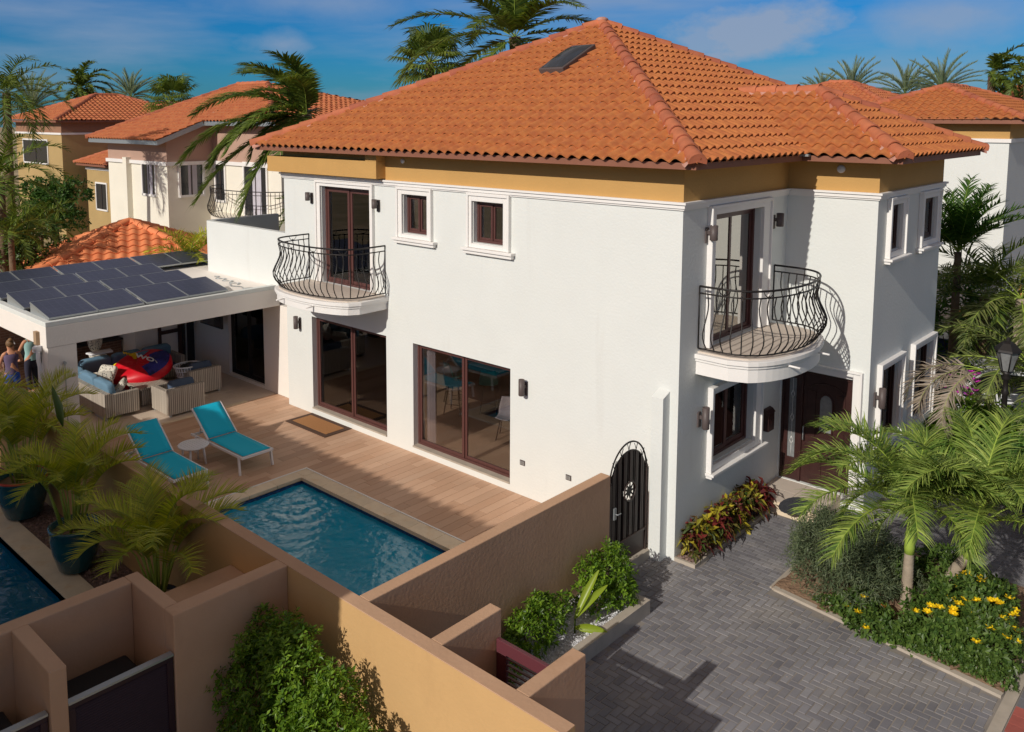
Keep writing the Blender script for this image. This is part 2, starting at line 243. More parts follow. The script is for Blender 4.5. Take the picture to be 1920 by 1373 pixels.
# ------------------------------------------------------------------ mesh helpers
class MB:
    def __init__(s): s.v = []; s.f = []; s.mi = []; s.sm = []
    def add(s, vs, fs, mi=0, smooth=False):
        o = len(s.v); s.v += [tuple(p) for p in vs]
        for f in fs: s.f.append(tuple(i+o for i in f)); s.mi.append(mi); s.sm.append(smooth)
    def quad(s, *p, mi=0): s.add(p, [tuple(range(len(p)))], mi)
    def box(s, x0, x1, y0, y1, z0, z1, mi=0, rz=0, c=None):
        vs = [(x, y, z) for z in (z0, z1) for y in (y0, y1) for x in (x0, x1)]
        if rz:
            cx, cy = c if c else ((x0+x1)/2, (y0+y1)/2)
            vs = [(cx+(x-cx)*cos(rz)-(y-cy)*sin(rz), cy+(x-cx)*sin(rz)+(y-cy)*cos(rz), z) for x, y, z in vs]
        s.add(vs, [(0, 2, 3, 1), (4, 5, 7, 6), (0, 1, 5, 4), (2, 6, 7, 3), (0, 4, 6, 2), (1, 3, 7, 5)], mi)
    def beam(s, a, b, w, h, mi=0, up=(0, 0, 1)):
        a = Vector(a); b = Vector(b); d = (b-a).normalized(); u = Vector(up); r = d.cross(u)
        if r.length < 1e-4: r = d.cross(Vector((1, 0, 0)))
        r.normalize(); u = r.cross(d)
        vs = [p + r*sx*w/2 + u*sz*h/2 for p in (a, b) for sx, sz in ((-1, -1), (1, -1), (1, 1), (-1, 1))]
        s.add(vs, [(0, 1, 2, 3), (7, 6, 5, 4), (0, 4, 5, 1), (1, 5, 6, 2), (2, 6, 7, 3), (3, 7, 4, 0)], mi)
    def tube(s, pts, r, n=6, mi=0, smooth=True, cap=True):
        pts = [Vector(p) for p in pts]; rs = r if isinstance(r, (list, tuple)) else [r]*len(pts)
        o = len(s.v); rn = None
        for i, p in enumerate(pts):
            d = (pts[min(i+1, len(pts)-1)] - pts[max(i-1, 0)])
            d = d.normalized() if d.length > 1e-9 else Vector((0, 0, 1))
            if rn is None:
                rn = d.cross(Vector((0, 0, 1)));
                if rn.length < 1e-3: rn = d.cross(Vector((1, 0, 0)))
            rn = (rn - d*rn.dot(d)).normalized(); b = d.cross(rn)
            for k in range(n):
                a = 2*pi*k/n; s.v.append(tuple(p + (rn*cos(a)+b*sin(a))*rs[i]))
        for i in range(len(pts)-1):
            for k in range(n):
                s.f.append((o+i*n+k, o+i*n+(k+1) % n, o+(i+1)*n+(k+1) % n, o+(i+1)*n+k)); s.mi.append(mi); s.sm.append(smooth)
        if cap:
            s.f.append(tuple(o+k for k in range(n))[::-1]); s.mi.append(mi); s.sm.append(False)
            e_ = o+(len(pts)-1)*n; s.f.append(tuple(e_+k for k in range(n))); s.mi.append(mi); s.sm.append(False)
    def lathe(s, prof, c=(0, 0, 0), n=20, mi=0, smooth=True):
        o = len(s.v)
        for r, z in prof:
            for k in range(n): a = 2*pi*k/n; s.v.append((c[0]+r*cos(a), c[1]+r*sin(a), c[2]+z))
        for i in range(len(prof)-1):
            for k in range(n):
                s.f.append((o+i*n+k, o+i*n+(k+1) % n, o+(i+1)*n+(k+1) % n, o+(i+1)*n+k)); s.mi.append(mi); s.sm.append(smooth)
    def prism(s, poly, z0, z1, mi=0, smooth=False):
        n = len(poly); o = len(s.v)
        s.v += [(x, y, z0) for x, y in poly] + [(x, y, z1) for x, y in poly]
        s.f += [tuple(o+k for k in range(n))[::-1], tuple(o+n+k for k in range(n))]; s.mi += [mi, mi]; s.sm += [False, False]
        for k in range(n): s.f.append((o+k, o+(k+1) % n, o+n+(k+1) % n, o+n+k)); s.mi.append(mi); s.sm.append(smooth)
    def ball(s, c, r, n=10, m=7, mi=0):
        rx, ry, rz = r if isinstance(r, (tuple, list)) else (r, r, r)
        o = len(s.v)
        for i in range(m+1):
            t = pi*i/m
            for k in range(n): a = 2*pi*k/n; s.v.append((c[0]+rx*sin(t)*cos(a), c[1]+ry*sin(t)*sin(a), c[2]+rz*cos(t)))
        for i in range(m):
            for k in range(n): s.f.append((o+i*n+k, o+(i+1)*n+k, o+(i+1)*n+(k+1) % n, o+i*n+(k+1) % n)); s.mi.append(mi); s.sm.append(True)
    def build(s, name, mats, parent=None, bevel=0, local=False, solid=0):
        me = bpy.data.meshes.new(name)
        off = Vector((0, 0, 0))
        if parent is not None and not local:
            q = parent
            while q is not None: off += q.location; q = q.parent
        me.from_pydata([(x-off.x, y-off.y, z-off.z) for x, y, z in s.v], [], s.f)
        for m in (mats if isinstance(mats, (list, tuple)) else [mats]): me.materials.append(M[m] if isinstance(m, str) else m)
        me.polygons.foreach_set('material_index', s.mi); me.polygons.foreach_set('use_smooth', s.sm); me.update()
        o = bpy.data.objects.new(name, me); COL.objects.link(o)
        if parent is not None: o.parent = parent
        if bevel:
            md = o.modifiers.new('bevel', 'BEVEL'); md.width = bevel; md.segments = 2; md.limit_method = 'ANGLE'; md.angle_limit = radians(40)
        if solid:
            md = o.modifiers.new('solid', 'SOLIDIFY'); md.thickness = solid
        return o
def tag(o, label, cat, group=None):
    o['label'] = label; o['category'] = cat
    if group: o['group'] = group
    return o
def thing(name, label, cat, loc=(0, 0, 0), group=None, rz=0):
    o = bpy.data.objects.new(name, None); o.empty_display_size = .2; COL.objects.link(o); o.location = loc; o.rotation_euler = (0, 0, rz)
    return tag(o, label, cat, group)
def struct(o): o['kind'] = 'structure'; return o
def copy_tree(o, parent=None):
    c = o.copy(); COL.objects.link(c); c.parent = parent
    for ch in list(o.children): copy_tree(ch, c)
    return c

def wall(mb, ax, c, t, a0, a1, z0, z1, ops=(), mi=0):
    """wall in plane ax=c, thickness t (signed, towards the inside), openings (a0,a1,z0,z1)"""
    A = sorted({a0, a1, *[v for o in ops for v in o[:2]]}); Z = sorted({z0, z1, *[v for o in ops for v in o[2:]]})
    def P(a, z, d): return (c+d, a, z) if ax == 'x' else (a, c+d, z)
    def hole(a, z): return any(o[0] < a < o[1] and o[2] < z < o[3] for o in ops)
    for i in range(len(A)-1):
        for j in range(len(Z)-1):
            if hole((A[i]+A[i+1])/2, (Z[j]+Z[j+1])/2): continue
            mb.quad(P(A[i], Z[j], 0), P(A[i+1], Z[j], 0), P(A[i+1], Z[j+1], 0), P(A[i], Z[j+1], 0), mi=mi)
            mb.quad(P(A[i], Z[j], t), P(A[i], Z[j+1], t), P(A[i+1], Z[j+1], t), P(A[i+1], Z[j], t), mi=mi)
    for o in list(ops)+[(a0, a1, z0, z1)]:
        p = [(o[0], o[2]), (o[1], o[2]), (o[1], o[3]), (o[0], o[3])]
        for k in range(4):
            (a, z), (b, w) = p[k], p[(k+1) % 4]; mb.quad(P(a, z, 0), P(a, z, t), P(b, w, t), P(b, w, 0), mi=mi)

def window(parent, ax, c, inn, a0, a1, z0, z1, panes=2, fr=.05, recess=.1, glassmat='glassd', name='window', mat_='brown', sash=.045, curtain=None, trimbox=None, sill=None, out=None):
    """window in the wall plane ax=c; inn=+1/-1 is the direction towards the inside"""
    d0 = c+inn*recess; d1 = d0+inn*.07
    def bx(mb, A0, A1, Z0, Z1, D0, D1, mi=0):
        D0, D1 = min(D0, D1), max(D0, D1)
        if ax == 'x': mb.box(D0, D1, A0, A1, Z0, Z1, mi)
        else: mb.box(A0, A1, D0, D1, Z0, Z1, mi)
    mb = MB()
    bx(mb, a0, a0+fr, z0, z1, d0, d1); bx(mb, a1-fr, a1, z0, z1, d0, d1); bx(mb, a0+fr, a1-fr, z1-fr, z1, d0, d1); bx(mb, a0+fr, a1-fr, z0, z0+fr, d0, d1)
    w = (a1-a0-2*fr)/panes
    for i in range(panes):
        A, B = a0+fr+i*w, a0+fr+(i+1)*w; e0 = d0+inn*(.012 if i % 2 == 0 else .035); e1 = e0+inn*.03; k = sash
        bx(mb, A, A+k, z0+fr, z1-fr, e0, e1); bx(mb, B-k, B, z0+fr, z1-fr, e0, e1); bx(mb, A+k, B-k, z0+fr, z0+fr+k, e0, e1); bx(mb, A+k, B-k, z1-fr-k, z1-fr, e0, e1)
    o = mb.build(name, mat_, parent, bevel=.004)
    for i in range(panes):
        A, B = a0+fr+i*w+sash-.002, a0+fr+(i+1)*w-sash+.002; e0 = d0+inn*((.012 if i % 2 == 0 else .035)+.014)
        g = MB(); bx(g, A, B, z0+fr+sash-.002, z1-fr-sash+.002, e0, e0+inn*.006); g.build('pane', glassmat, o)
    if trimbox:
        ta0, ta1, tz0, tz1, th = trimbox; t = MB(); e0, e1 = c-inn*.002, c-inn*th
        g = .012
        bx(t, ta0, a0-g, tz0, tz1, e0, e1); bx(t, a1+g, ta1, tz0, tz1, e0, e1); bx(t, a0-g, a1+g, z1+g, tz1, e0, e1)
        if tz0 < z0-.03: bx(t, a0-g, a1+g, tz0, z0-g, e0, e1)
        th2 = th+.03; k = .035
        bx(t, ta0-.015, ta0+k, tz0, tz1+.02, e0, c-inn*th2); bx(t, ta1-k, ta1+.015, tz0, tz1+.02, e0, c-inn*th2); bx(t, ta0+k, ta1-k, tz1-k, tz1+.02, e0, c-inn*th2)
        t.build('trim', 'trim', o, bevel=.006)
    if sill:
        sa0, sa1, sz0, sz1, pr = sill; t = MB(); h = sz1-sz0
        bx(t, sa0, sa1, sz1-h*.45, sz1, c-inn*.002, c-inn*pr); bx(t, sa0+.03, sa1-.03, sz0, sz1-h*.45-.001, c-inn*.002, c-inn*pr*.7); t.build('sill', 'trim', o, bevel=.008)
    if curtain:
        for (A, B) in curtain:
            t = MB(); n = max(6, int((B-A)/.03)); dd = d1+inn*.09
            top = []; 
            for i in range(n+1):
                a = A+(B-A)*i/n; q = dd+.035*sin(i*1.9)+.01*sin(i*4.1)
                top.append((a, q))
            for i in range(n):
                (a, q), (b, r) = top[i], top[i+1]
                P = (lambda a_, q_, z_: (q_, a_, z_)) if ax == 'x' else (lambda a_, q_, z_: (a_, q_, z_))
                t.add([P(a, q, z0+.03), P(b, r, z0+.03), P(b, r, z1-.03), P(a, q, z1-.03)], [(0, 1, 2, 3)], 0, True)
            t.build('curtain', 'curtain', o)
    return o

# ------------------------------------------------------------------ tiled roofs
def tile_facet(bm, pts, P=.235, A=.074, course=.34, seg=8, lift=.04):
    """pts: coplanar polygon, first edge is the eave"""
    a, b = Vector(pts[0]), Vector(pts[1]); U = (b-a).normalized(); Nn = (b-a).cross(Vector(pts[2])-a).normalized()
    if Nn.z < 0: Nn = -Nn
    V = Nn.cross(U)
    if V.z < 0: V = -V
    q = [((Vector(p)-a).dot(U), (Vector(p)-a).dot(V)) for p in pts]
    u0, u1 = min(p[0] for p in q), max(p[0] for p in q); v1 = max(p[1] for p in q)
    n = int(math.ceil((u1-u0)/P))+1; nu = n*seg; tmp = bmesh.new()
    us = [u0-P*.5+i*P/seg for i in range(nu+1)]
    hs = []
    for i in range(nu+1):
        p = (i % seg)/seg; hs.append(A*(.5+.5*cos(2*pi*p+pi))**.72)
    k = 0; v = -.03
    while v < v1:
        jit = random.uniform(-.004, .004)
        ve = v+course+.03
        rows = [(v, -.02), (v, lift), (ve, 0)]
        lo = [tmp.verts.new(a+U*us[i]+V*rows[0][0]+Nn*(hs[i]-.028+lift+jit*.3)) for i in range(nu+1)]
        l2 = [tmp.verts.new(a+U*us[i]+V*rows[0][0]+Nn*(hs[i]+lift+jit*.3)) for i in range(nu+1)]
        l3 = [tmp.verts.new(a+U*us[i]+V*rows[0][0]+Nn*(hs[i]+lift+jit*.3)) for i in range(nu+1)]
        hi = [tmp.verts.new(a+U*us[i]+V*ve+Nn*(hs[i]*.92)) for i in range(nu+1)]
        for i in range(nu):
            tmp.faces.new((lo[i], lo[i+1], l2[i+1], l2[i]))
            f = tmp.faces.new((l3[i], l3[i+1], hi[i+1], hi[i])); f.smooth = True
        v += course; k += 1
    cen = sum((Vector(p) for p in pts), Vector())/len(pts)
    for i in range(1, len(pts)):
        p, r = Vector(pts[i]), Vector(pts[(i+1) % len(pts)])
        if (r-p).length < .01: continue
        nn = (r-p).cross(Nn).normalized()
        if (cen-p).dot(nn) > 0: nn = -nn
        bmesh.ops.bisect_plane(tmp, geom=tmp.verts[:]+tmp.edges[:]+tmp.faces[:], plane_co=p, plane_no=nn, clear_outer=True)
    me = bpy.data.meshes.new('t'); tmp.to_mesh(me); tmp.free(); bm.from_mesh(me); bpy.data.meshes.remove(me)
def caps(mb, p0, p1, r=.115, piece=.42):
    p0, p1 = Vector(p0), Vector(p1); L = (p1-p0).length; d = (p1-p0)/L; n = max(1, int(round(L/piece))); st = L/n
    side = d.cross(Vector((0, 0, 1))).normalized(); up = side.cross(d)
    for i in range(n):
        a = p0+d*(i*st-.03); b = p0+d*((i+1)*st+.03); j = random.uniform(-.006, .006); K = 8
        ra, rb = r*1.18, r*.98; vs = []
        for (c, rr, h) in ((a, ra-.022, .0), (a, ra, .0), (b, rb, -.012)):
            for k in range(K+1):
                t = -.25+(pi+.5)*k/K; vs.append(c+up*(.035+h+j)+side*cos(t)*rr+up*sin(t)*rr*.95)
        fs = [(k, k+1, K+1+k+1, K+1+k) for k in range(K)]
        mb.add(vs, fs, 0, False); mb.add(vs, [(K+1+k, K+1+k+1, 2*K+2+k+1, 2*K+2+k) for k in range(K)], 0, True)
        if i == 0: mb.add([a+up*.035]+vs[:K+1], [(0, k+1, k+2) for k in range(K)], 0)
def mortar(mb, p0, p1, w=.16):
    p0, p1 = Vector(p0), Vector(p1); L = (p1-p0).length; d = (p1-p0)/L; side = d.cross(Vector((0, 0, 1))).normalized(); up = side.cross(d); n = int(L/.09)
    pr = None; rnd = random.Random(5)
    for i in range(n+1):
        c = p0+d*L*i/n; wl, wr = w+rnd.uniform(-.025, .035), w+rnd.uniform(-.025, .035)
        row = [c-side*wl-up*(wl*.52-.03), c-side*.08+up*.075, c+side*.08+up*.075, c+side*wr-up*(wr*.52-.03)]
        if pr: mb.add(pr+row, [(0, 1, 5, 4), (1, 2, 6, 5), (2, 3, 7, 6)], 0, True)
        pr = row
def roof(parent, facets, hips, matn='roof', P=.235, seg=8, capmat='cap', mort=True, course=.34, A=.074, name='roof'):
    bm = bmesh.new()
    for f in facets: tile_facet(bm, f, P=P, seg=seg, course=course, A=A)
    me = bpy.data.meshes.new(name)
    off = Vector(parent.location) if parent else Vector()
    bmesh.ops.translate(bm, verts=bm.verts, vec=-off); bm.to_mesh(me); bm.free(); me.materials.append(M[matn])
    o = bpy.data.objects.new(name, me); COL.objects.link(o)
    if parent: o.parent = parent
    for (a, b) in hips:
        m = MB(); caps(m, a, b); m.build('ridge_cap', capmat, o)
    if mort:
        for (a, b) in hips: m = MB(); mortar(m, a, b); m.build('mortar', 'mortar', o)
    return o

# ================================================================== SETTING
GZ = -.10
g = MB(); g.quad((-900, -60, -.42), (60, -900, -.42), (900, 60, -.42), (-60, 900, -.42)); struct(g.build('ground', 'ground'))
def tiles(mb, x0, x1, y0, y1, z, tx, ty, gap, h=.02, stagger=0, holes=(), mi=0, alongy=False, rnd=0):
    """grid of tiles, staggered along their long axis"""
    def inh(a, b, c, d):
        return any(a < hx1-1e-4 and b > hx0+1e-4 and c < hy1-1e-4 and d > hy0+1e-4 for hx0, hx1, hy0, hy1 in holes)
    if alongy:
        i = 0; x = x0
        while x < x1-1e-4:
            xe = min(x+tx, x1); y = y0-(random.random()*ty if stagger == 'r' else (i % 2)*stagger*ty)
            while y < y1-1e-4:
                segs = [(max(y, y0), min(y+ty, y1))]
                for hx0, hx1, hy0, hy1 in holes:
                    if x < hx1-1e-4 and xe > hx0+1e-4:
                        ns = []
                        for a, b in segs:
                            if b <= hy0 or a >= hy1: ns.append((a, b)); continue
                            if a < hy0: ns.append((a, hy0))
                            if b > hy1: ns.append((hy1, b))
                        segs = ns
                for a, b in segs:
                    if b-a > .02: mb.box(x+gap/2, xe-gap/2, a+gap/2, b-gap/2, z-h, z+random.uniform(-rnd, rnd), mi)
                y += ty
            x += tx; i += 1
    else:
        j = 0; y = y0
        while y < y1-1e-4:
            ye = min(y+ty, y1); x = x0-(j % 2)*stagger*tx
            while x < x1-1e-4:
                a, b = max(x, x0), min(x+tx, x1)
                if b-a > .02 and not inh(a, b, y, ye): mb.box(a+gap/2, b-gap/2, y+gap/2, ye-gap/2, z-h, z+random.uniform(-rnd, rnd), mi)
                x += tx
            y += ty; j += 1

# wooden looking deck, tiles of the covered patio
PX0, PX1, PY0, PY1 = -7.12, -.57, -5.95, -2.01      # outer line of the coping
d = MB(); tiles(d, -11.55, -.57, -5.95, 0.0, 0.0, .20, 1.2, .006, stagger='r', holes=[(PX0, PX1, PY0, PY1)], alongy=True); tiles(d, -11.55, -10.645, 0.0, .245, 0.0, .20, 1.2, .006, alongy=True)
struct(d.build('deck', 'plank'))
b = MB()
for q in [(-11.55, PX0, -5.95, 0), (PX0, -.57, PY1, 0)]: b.quad((q[0], q[2], -.008), (q[1], q[2], -.008), (q[1], q[3], -.008), (q[0], q[3], -.008))
struct(b.build('deck_base', 'grout'))
d = MB(); tiles(d, -18, -11.55, -5.95, .25, 0.0, .6, .6, .005); struct(d.build('patio_floor', 'ptile'))
b = MB(); b.quad((-18, -5.95, -.008), (-11.55, -5.95, -.008), (-11.55, .25, -.008), (-18, .25, -.008)); b.quad((-11.55, 0, -.009), (-10.64, 0, -.009), (-10.64, .25, -.009), (-11.55, .25, -.009)); struct(b.build('patio_base', 'grout'))
d = MB(); d.box(-11.62, -11.5, -5.9, -.62, .001, .012); struct(d.build('patio_threshold', 'coping'))

# driveway of herringbone pavers on sandy joints
def herring(mb, x0, x1, y0, y1, z, inside):
    w, l = .1, .2; g_ = .0045
    n = int(max(x1-x0, y1-y0)/w)+4
    for i in range(-n, n):
        for j in range(-n, n):
            # classic 90 degree herringbone on a grid of w
            k = (i-j) % 4
            if k == 0: r = (i, j, i+2, j+1)
            elif k == 3: r = (i, j-1, i+1, j+1) if False else None
            else: r = None
            if k == 2: r = (i+1, j, i+2, j+2)
            if not r: continue
            a, b_, c, e_ = x0+r[0]*w, y0+r[1]*w, x0+r[2]*w, y0+r[3]*w
            if a < x0-.01 or c > x1+.01 or b_ < y0-.01 or e_ > y1+.01: 
                a, b_, c, e_ = max(a, x0), max(b_, y0), min(c, x1), min(e_, y1)
                if c-a < .04 or e_-b_ < .04: continue
            if not inside((a+c)/2, (b_+e_)/2): continue
            h = random.uniform(-.0018, .0018); zz = z+h
            xs = (a+g_, c-g_); ys = (b_+g_, e_-g_); bv = .005
            vs = [(xs[0], ys[0], z-.02), (xs[1], ys[0], z-.02), (xs[1], ys[1], z-.02), (xs[0], ys[1], z-.02), (xs[0]+bv, ys[0]+bv, zz), (xs[1]-bv, ys[0]+bv, zz), (xs[1]-bv, ys[1]-bv, zz), (xs[0]+bv, ys[1]-bv, zz)]
            mb.add(vs, [(4, 5, 6, 7), (0, 1, 5, 4), (1, 2, 6, 5), (2, 3, 7, 6), (3, 0, 4, 7)], 0)
def island_edge(x): return .27 - .115*(x-1.5)
def in_drive(x, y):
    if x < -.1 and y < -1.2: return False
    if x < .52 and y < -1.55: return False
    if x < .38 and .02 < y < 2.7: return False
    if x > 1.5 and y > island_edge(x)-.12 and not (y > 3.0 - .0*(x) + max(0, (2.3-x))*.9): return False
    if x < 1.2 and y > 2.68: return False
    if x < 1.62 and y > 3.7: return False
    return True
d = MB(); herring(d, -.5, 4.62, -9.2, .32, GZ+.006, in_drive)
struct(d.build('driveway', 'paver'))
# straight-laid path to the door and across to the right
d = MB(); tiles(d, .38, 1.5, .32, 2.68, GZ+.006, .2, .1, .009, stagger=.5, rnd=.0015)
tiles(d, 1.22, 9, 2.95, 5.9, GZ+.006, .2, .1, .009, stagger=.5, rnd=.0015, holes=[(0, 1.6, 3.75, 9), (1.0, 1.5, 2.0, 2.68)])
struct(d.build('path', 'paver'))
b = MB(); b.quad((-.6, -9.5, GZ), (9, -9.5, GZ), (9, 6.2, GZ), (-.6, 6.2, GZ)); struct(b.build('paving_bed', 'sandjoint'))
# pavement with red and grey pavers beyond the kerb
d = MB(); tiles(d, 4.78, 8, -9, 3, GZ+.012, .2, .2, .008, rnd=.001); o = struct(d.build('pavement', ['redpaver', 'paver']))
for k, p in enumerate(o.data.polygons):
    if ((k//6)*7 % 5) in (0, 3) : p.material_index = 1
kb = MB(); kb.box(4.64, 4.77, -9.2, 3.0, -.4, GZ+.022); kb.build('kerb', 'kerb').__setitem__('kind', 'structure')
# island kerb, soil
def strip(pts, w, z0, z1, name, m, par=None):
    mb = MB()
    for (a, b_) in zip(pts[:-1], pts[1:]): mb.beam((*a, (z0+z1)/2), (*b_, (z0+z1)/2), w, z1-z0)
    return struct(mb.build(name, m))
strip([(1.52, .30), (4.62, -.12)], .09, -.3, GZ+.04, 'island_kerb', 'kerb')
strip([(1.46, 2.9), (1.50, .28)], .07, -.3, GZ+.03, 'island_kerb', 'kerb')
s_ = MB(); n = 26
iv = []
for i in range(n+1):
    for j in range(12):
        x = 1.5+3.12*i/n; y0_ = island_edge(x)-.02; y = y0_+(2.9-y0_)*j/11; iv.append((x, y, GZ+.03+.09*sin(pi*j/11)*min(1, i/4)+random.uniform(-.012, .012)))
s_.add(iv, [(i*12+j, (i+1)*12+j, (i+1)*12+j+1, i*12+j+1) for i in range(n) for j in range(11)], 0, True); struct(s_.build('island_soil', 'soil'))
# croton bed
s_ = MB(); s_.quad((.0, .03, GZ+.05), (.33, .03, GZ+.05), (.33, 2.68, GZ+.05), (0, 2.68, GZ+.05)); struct(s_.build('croton_bed_soil', 'soil'))
kb = MB(); kb.box(.31, .37, .0, 2.7, -.3, GZ+.065); kb.box(.0, .31, -.0, .05, -.3, GZ+.06); struct(kb.build('croton_bed_kerb', 'kerb'))
# planting bed along the garden wall with white gravel
kb = MB(); kb.box(.40, .53, -4.75, -1.56, -.4, .12); kb.box(-.38, .40, -1.66, -1.56, -.4, .119); struct(kb.build('planter_kerb', 'kerb'))
s_ = MB(); s_.quad((-.39, -5.2, .03), (.40, -5.2, .03), (.40, -1.66, .03), (-.39, -1.66, .03)); struct(s_.build('planter_soil', 'wgravel'))
def pebbles(mb, x0, x1, y0, y1, z, n, r):
    for _ in range(n):
        x, y = random.uniform(x0, x1), random.uniform(y0, y1); q = r*random.uniform(.6, 1.4); a = random.uniform(0, 6)
        vs = [(x+q*cos(a+k*pi/2)*random.uniform(.7, 1.1), y+q*sin(a+k*pi/2)*random.uniform(.7, 1.1), z+q*.2) for k in range(4)]+[(x, y, z+q*.8)]
        mb.add(vs, [(0, 1, 4), (1, 2, 4), (2, 3, 4), (3, 0, 4)])
pb = MB(); pebbles(pb, -.36, .39, -4.9, -1.68, .03, 2600, .02); o = pb.build('white_gravel', 'wgravel'); o['kind'] = 'stuff'
o['label'] = 'loose white gravel filling the planting bed'; o['category'] = 'gravel'
pb = MB(); pebbles(pb, .02, .30, .06, 2.6, GZ+.05, 420, .03); o = pb.build('bed_stones', 'gravel'); o['kind'] = 'stuff'; o['label'] = 'small brownish stones around the croton plants'; o['category'] = 'stones'
# porch
d = MB(); d.box(-.0, 1.2, 2.72, 3.76, -.35, .125); struct(d.build('porch_step', 'coping'))
d = MB(); tiles(d, .003, 1.2, 2.725, 3.755, .14, .6, .52, .006, h=.012); struct(d.build('porch_floor', 'porch'))

# ---------------------------------------------------------------- swimming pool
pool = thing('swimming_pool', 'turquoise swimming pool with travertine coping beside the wood-look deck', 'swimming pool', (-3.8, -4, 0))
IX0, IX1, IY0, IY1 = -6.78, -.58, -5.94, -2.36
c_ = MB()
x = PX0
def copingrow(mb, x0, x1, y0, y1, l, ax):
    a = x0 if ax == 'x' else y0; e_ = x1 if ax == 'x' else y1
    while a < e_-1e-3:
        b_ = min(a+l, e_)
        if ax == 'x': mb.box(a+.003, b_-.003, y0, y1, -.06, .012)
        else: mb.box(x0, x1, a+.003, b_-.003, -.06, .012)
        a = b_
copingrow(c_, -6.80, PX1+.0, IY1, PY1-.035, .61, 'x'); copingrow(c_, PX0+.035, -6.805, PY0, PY1-.035, .61, 'y')
c_.build('coping', 'coping', pool, bevel=.006)
c_ = MB(); c_.box(PX0, PX1, PY1-.033, PY1, -.05, .018); c_.box(PX0, PX0+.033, PY0, PY1-.034, -.05, .018); c_.build('trim_strip', 'trim', pool)
c_ = MB()
def inner(mb, z0, z1, dx=0):
    x0, x1, y0, y1 = IX0+dx, IX1-dx, IY0+dx, IY1-dx
    mb.quad((x0, y0, z0), (x1, y0, z0), (x1, y0, z1), (x0, y0, z1)); mb.quad((x0, y1, z0), (x0, y1, z1), (x1, y1, z1), (x1, y1, z0)); mb.quad((x0, y0, z0), (x0, y0, z1), (x0, y1, z1), (x0, y1, z0)); mb.quad((x1, y0, z0), (x1, y1, z0), (x1, y1, z1), (x1, y0, z1))
inner(c_, -.26, -.055, 0); c_.build('waterline_tile', 'pooltile', pool)
c_ = MB(); inner(c_, -1.45, -.26, .0); c_.quad((IX0, IY0, -1.45), (IX1, IY0, -1.45), (IX1, IY1, -1.45), (IX0, IY1, -1.45)); c_.build('basin', 'basin', pool)
c_ = MB(); c_.box(IX0, IX0+1.35, IY0, IY1, -1.44, -.42); c_.box(IX0+1.35, IX0+1.7, IY0, IY1, -1.44, -.75); c_.build('entry_shelf', 'shelf', pool)
def watersheet(name, x0, x1, y0, y1, z, matn, spots=()):
    m = MB(); nx, ny = int((x1-x0)/.035), int((y1-y0)/.035); vs = []
    for i in range(nx+1):
        for j in range(ny+1):
            x, y = x0+(x1-x0)*i/nx, y0+(y1-y0)*j/ny; h = .006*(mnoise.noise((x*4, y*4, 1))+.5*mnoise.noise((x*9, y*9, 4)))
            for sx, sy, a, k in spots:
                r = sqrt((x-sx)**2+(y-sy)**2); h += a*(mnoise.noise((x*k*.42+2*mnoise.noise((x*3, y*3, 9)), y*k*.42, 3))+.6*mnoise.noise((x*k, y*k*.9, 7))+.35*sin(r*k*.8))*math.exp(-r*r*1.4)
            vs.append((x, y, z+h))
    m.add(vs, [(i*(ny+1)+j, (i+1)*(ny+1)+j, (i+1)*(ny+1)+j+1, i*(ny+1)+j+1) for i in range(nx) for j in range(ny)], 0, True)
    return struct(m.build(name, matn))
watersheet('pool_water', IX0, IX1, IY0, IY1, -.11, 'water', [(-5.9, -3.1, .02, 24), (-2.2, -3.6, .013, 30)])

# the neighbour's terrace in the lower left: pool, coping, gravel
b = MB(); b.box(-16, -2.9, -7.19, -6.78, -.4, -.05); o = struct(b.build('neighbour_coping', 'coping'))
b = MB(); b.quad((-16, -6.78, -.09), (-1.95, -6.78, -.09), (-1.95, -6.13, -.09), (-16, -6.13, -.09)); b.quad((-2.9, -7.44, -.09), (-1.95, -7.44, -.09), (-1.95, -6.78, -.09), (-2.9, -6.78, -.09)); struct(b.build('gravel_bed', 'gravel'))
pb = MB(); pebbles(pb, -12.5, -2.0, -6.76, -6.15, -.09, 2600, .028); pebbles(pb, -2.85, -2.0, -7.4, -6.8, -.09, 300, .028); pebbles(pb, -8, -5, -6.7, -6.2, -.08, 30, .07); o = pb.build('pink_gravel', 'gravel'); o['kind'] = 'stuff'; o['label'] = 'pinkish gravel strip between the potted palms and the wall'; o['category'] = 'gravel'
b = MB(); b.quad((-16, -12, -1.4), (-2.93, -12, -1.4), (-2.93, -7.19, -1.4), (-16, -7.19, -1.4)); b.quad((-16, -7.19, -1.4), (-2.93, -7.19, -1.4), (-2.93, -7.19, -.06), (-16, -7.19, -.06)); b.quad((-2.93, -12, -1.4), (-2.93, -12, -.06), (-2.93, -7.19, -.06), (-2.93, -7.19, -1.4)); struct(b.build('neighbour_pool_basin', 'basin'))
watersheet('neighbour_pool_water', -12, -2.93, -12, -7.19, -.16, 'water2')

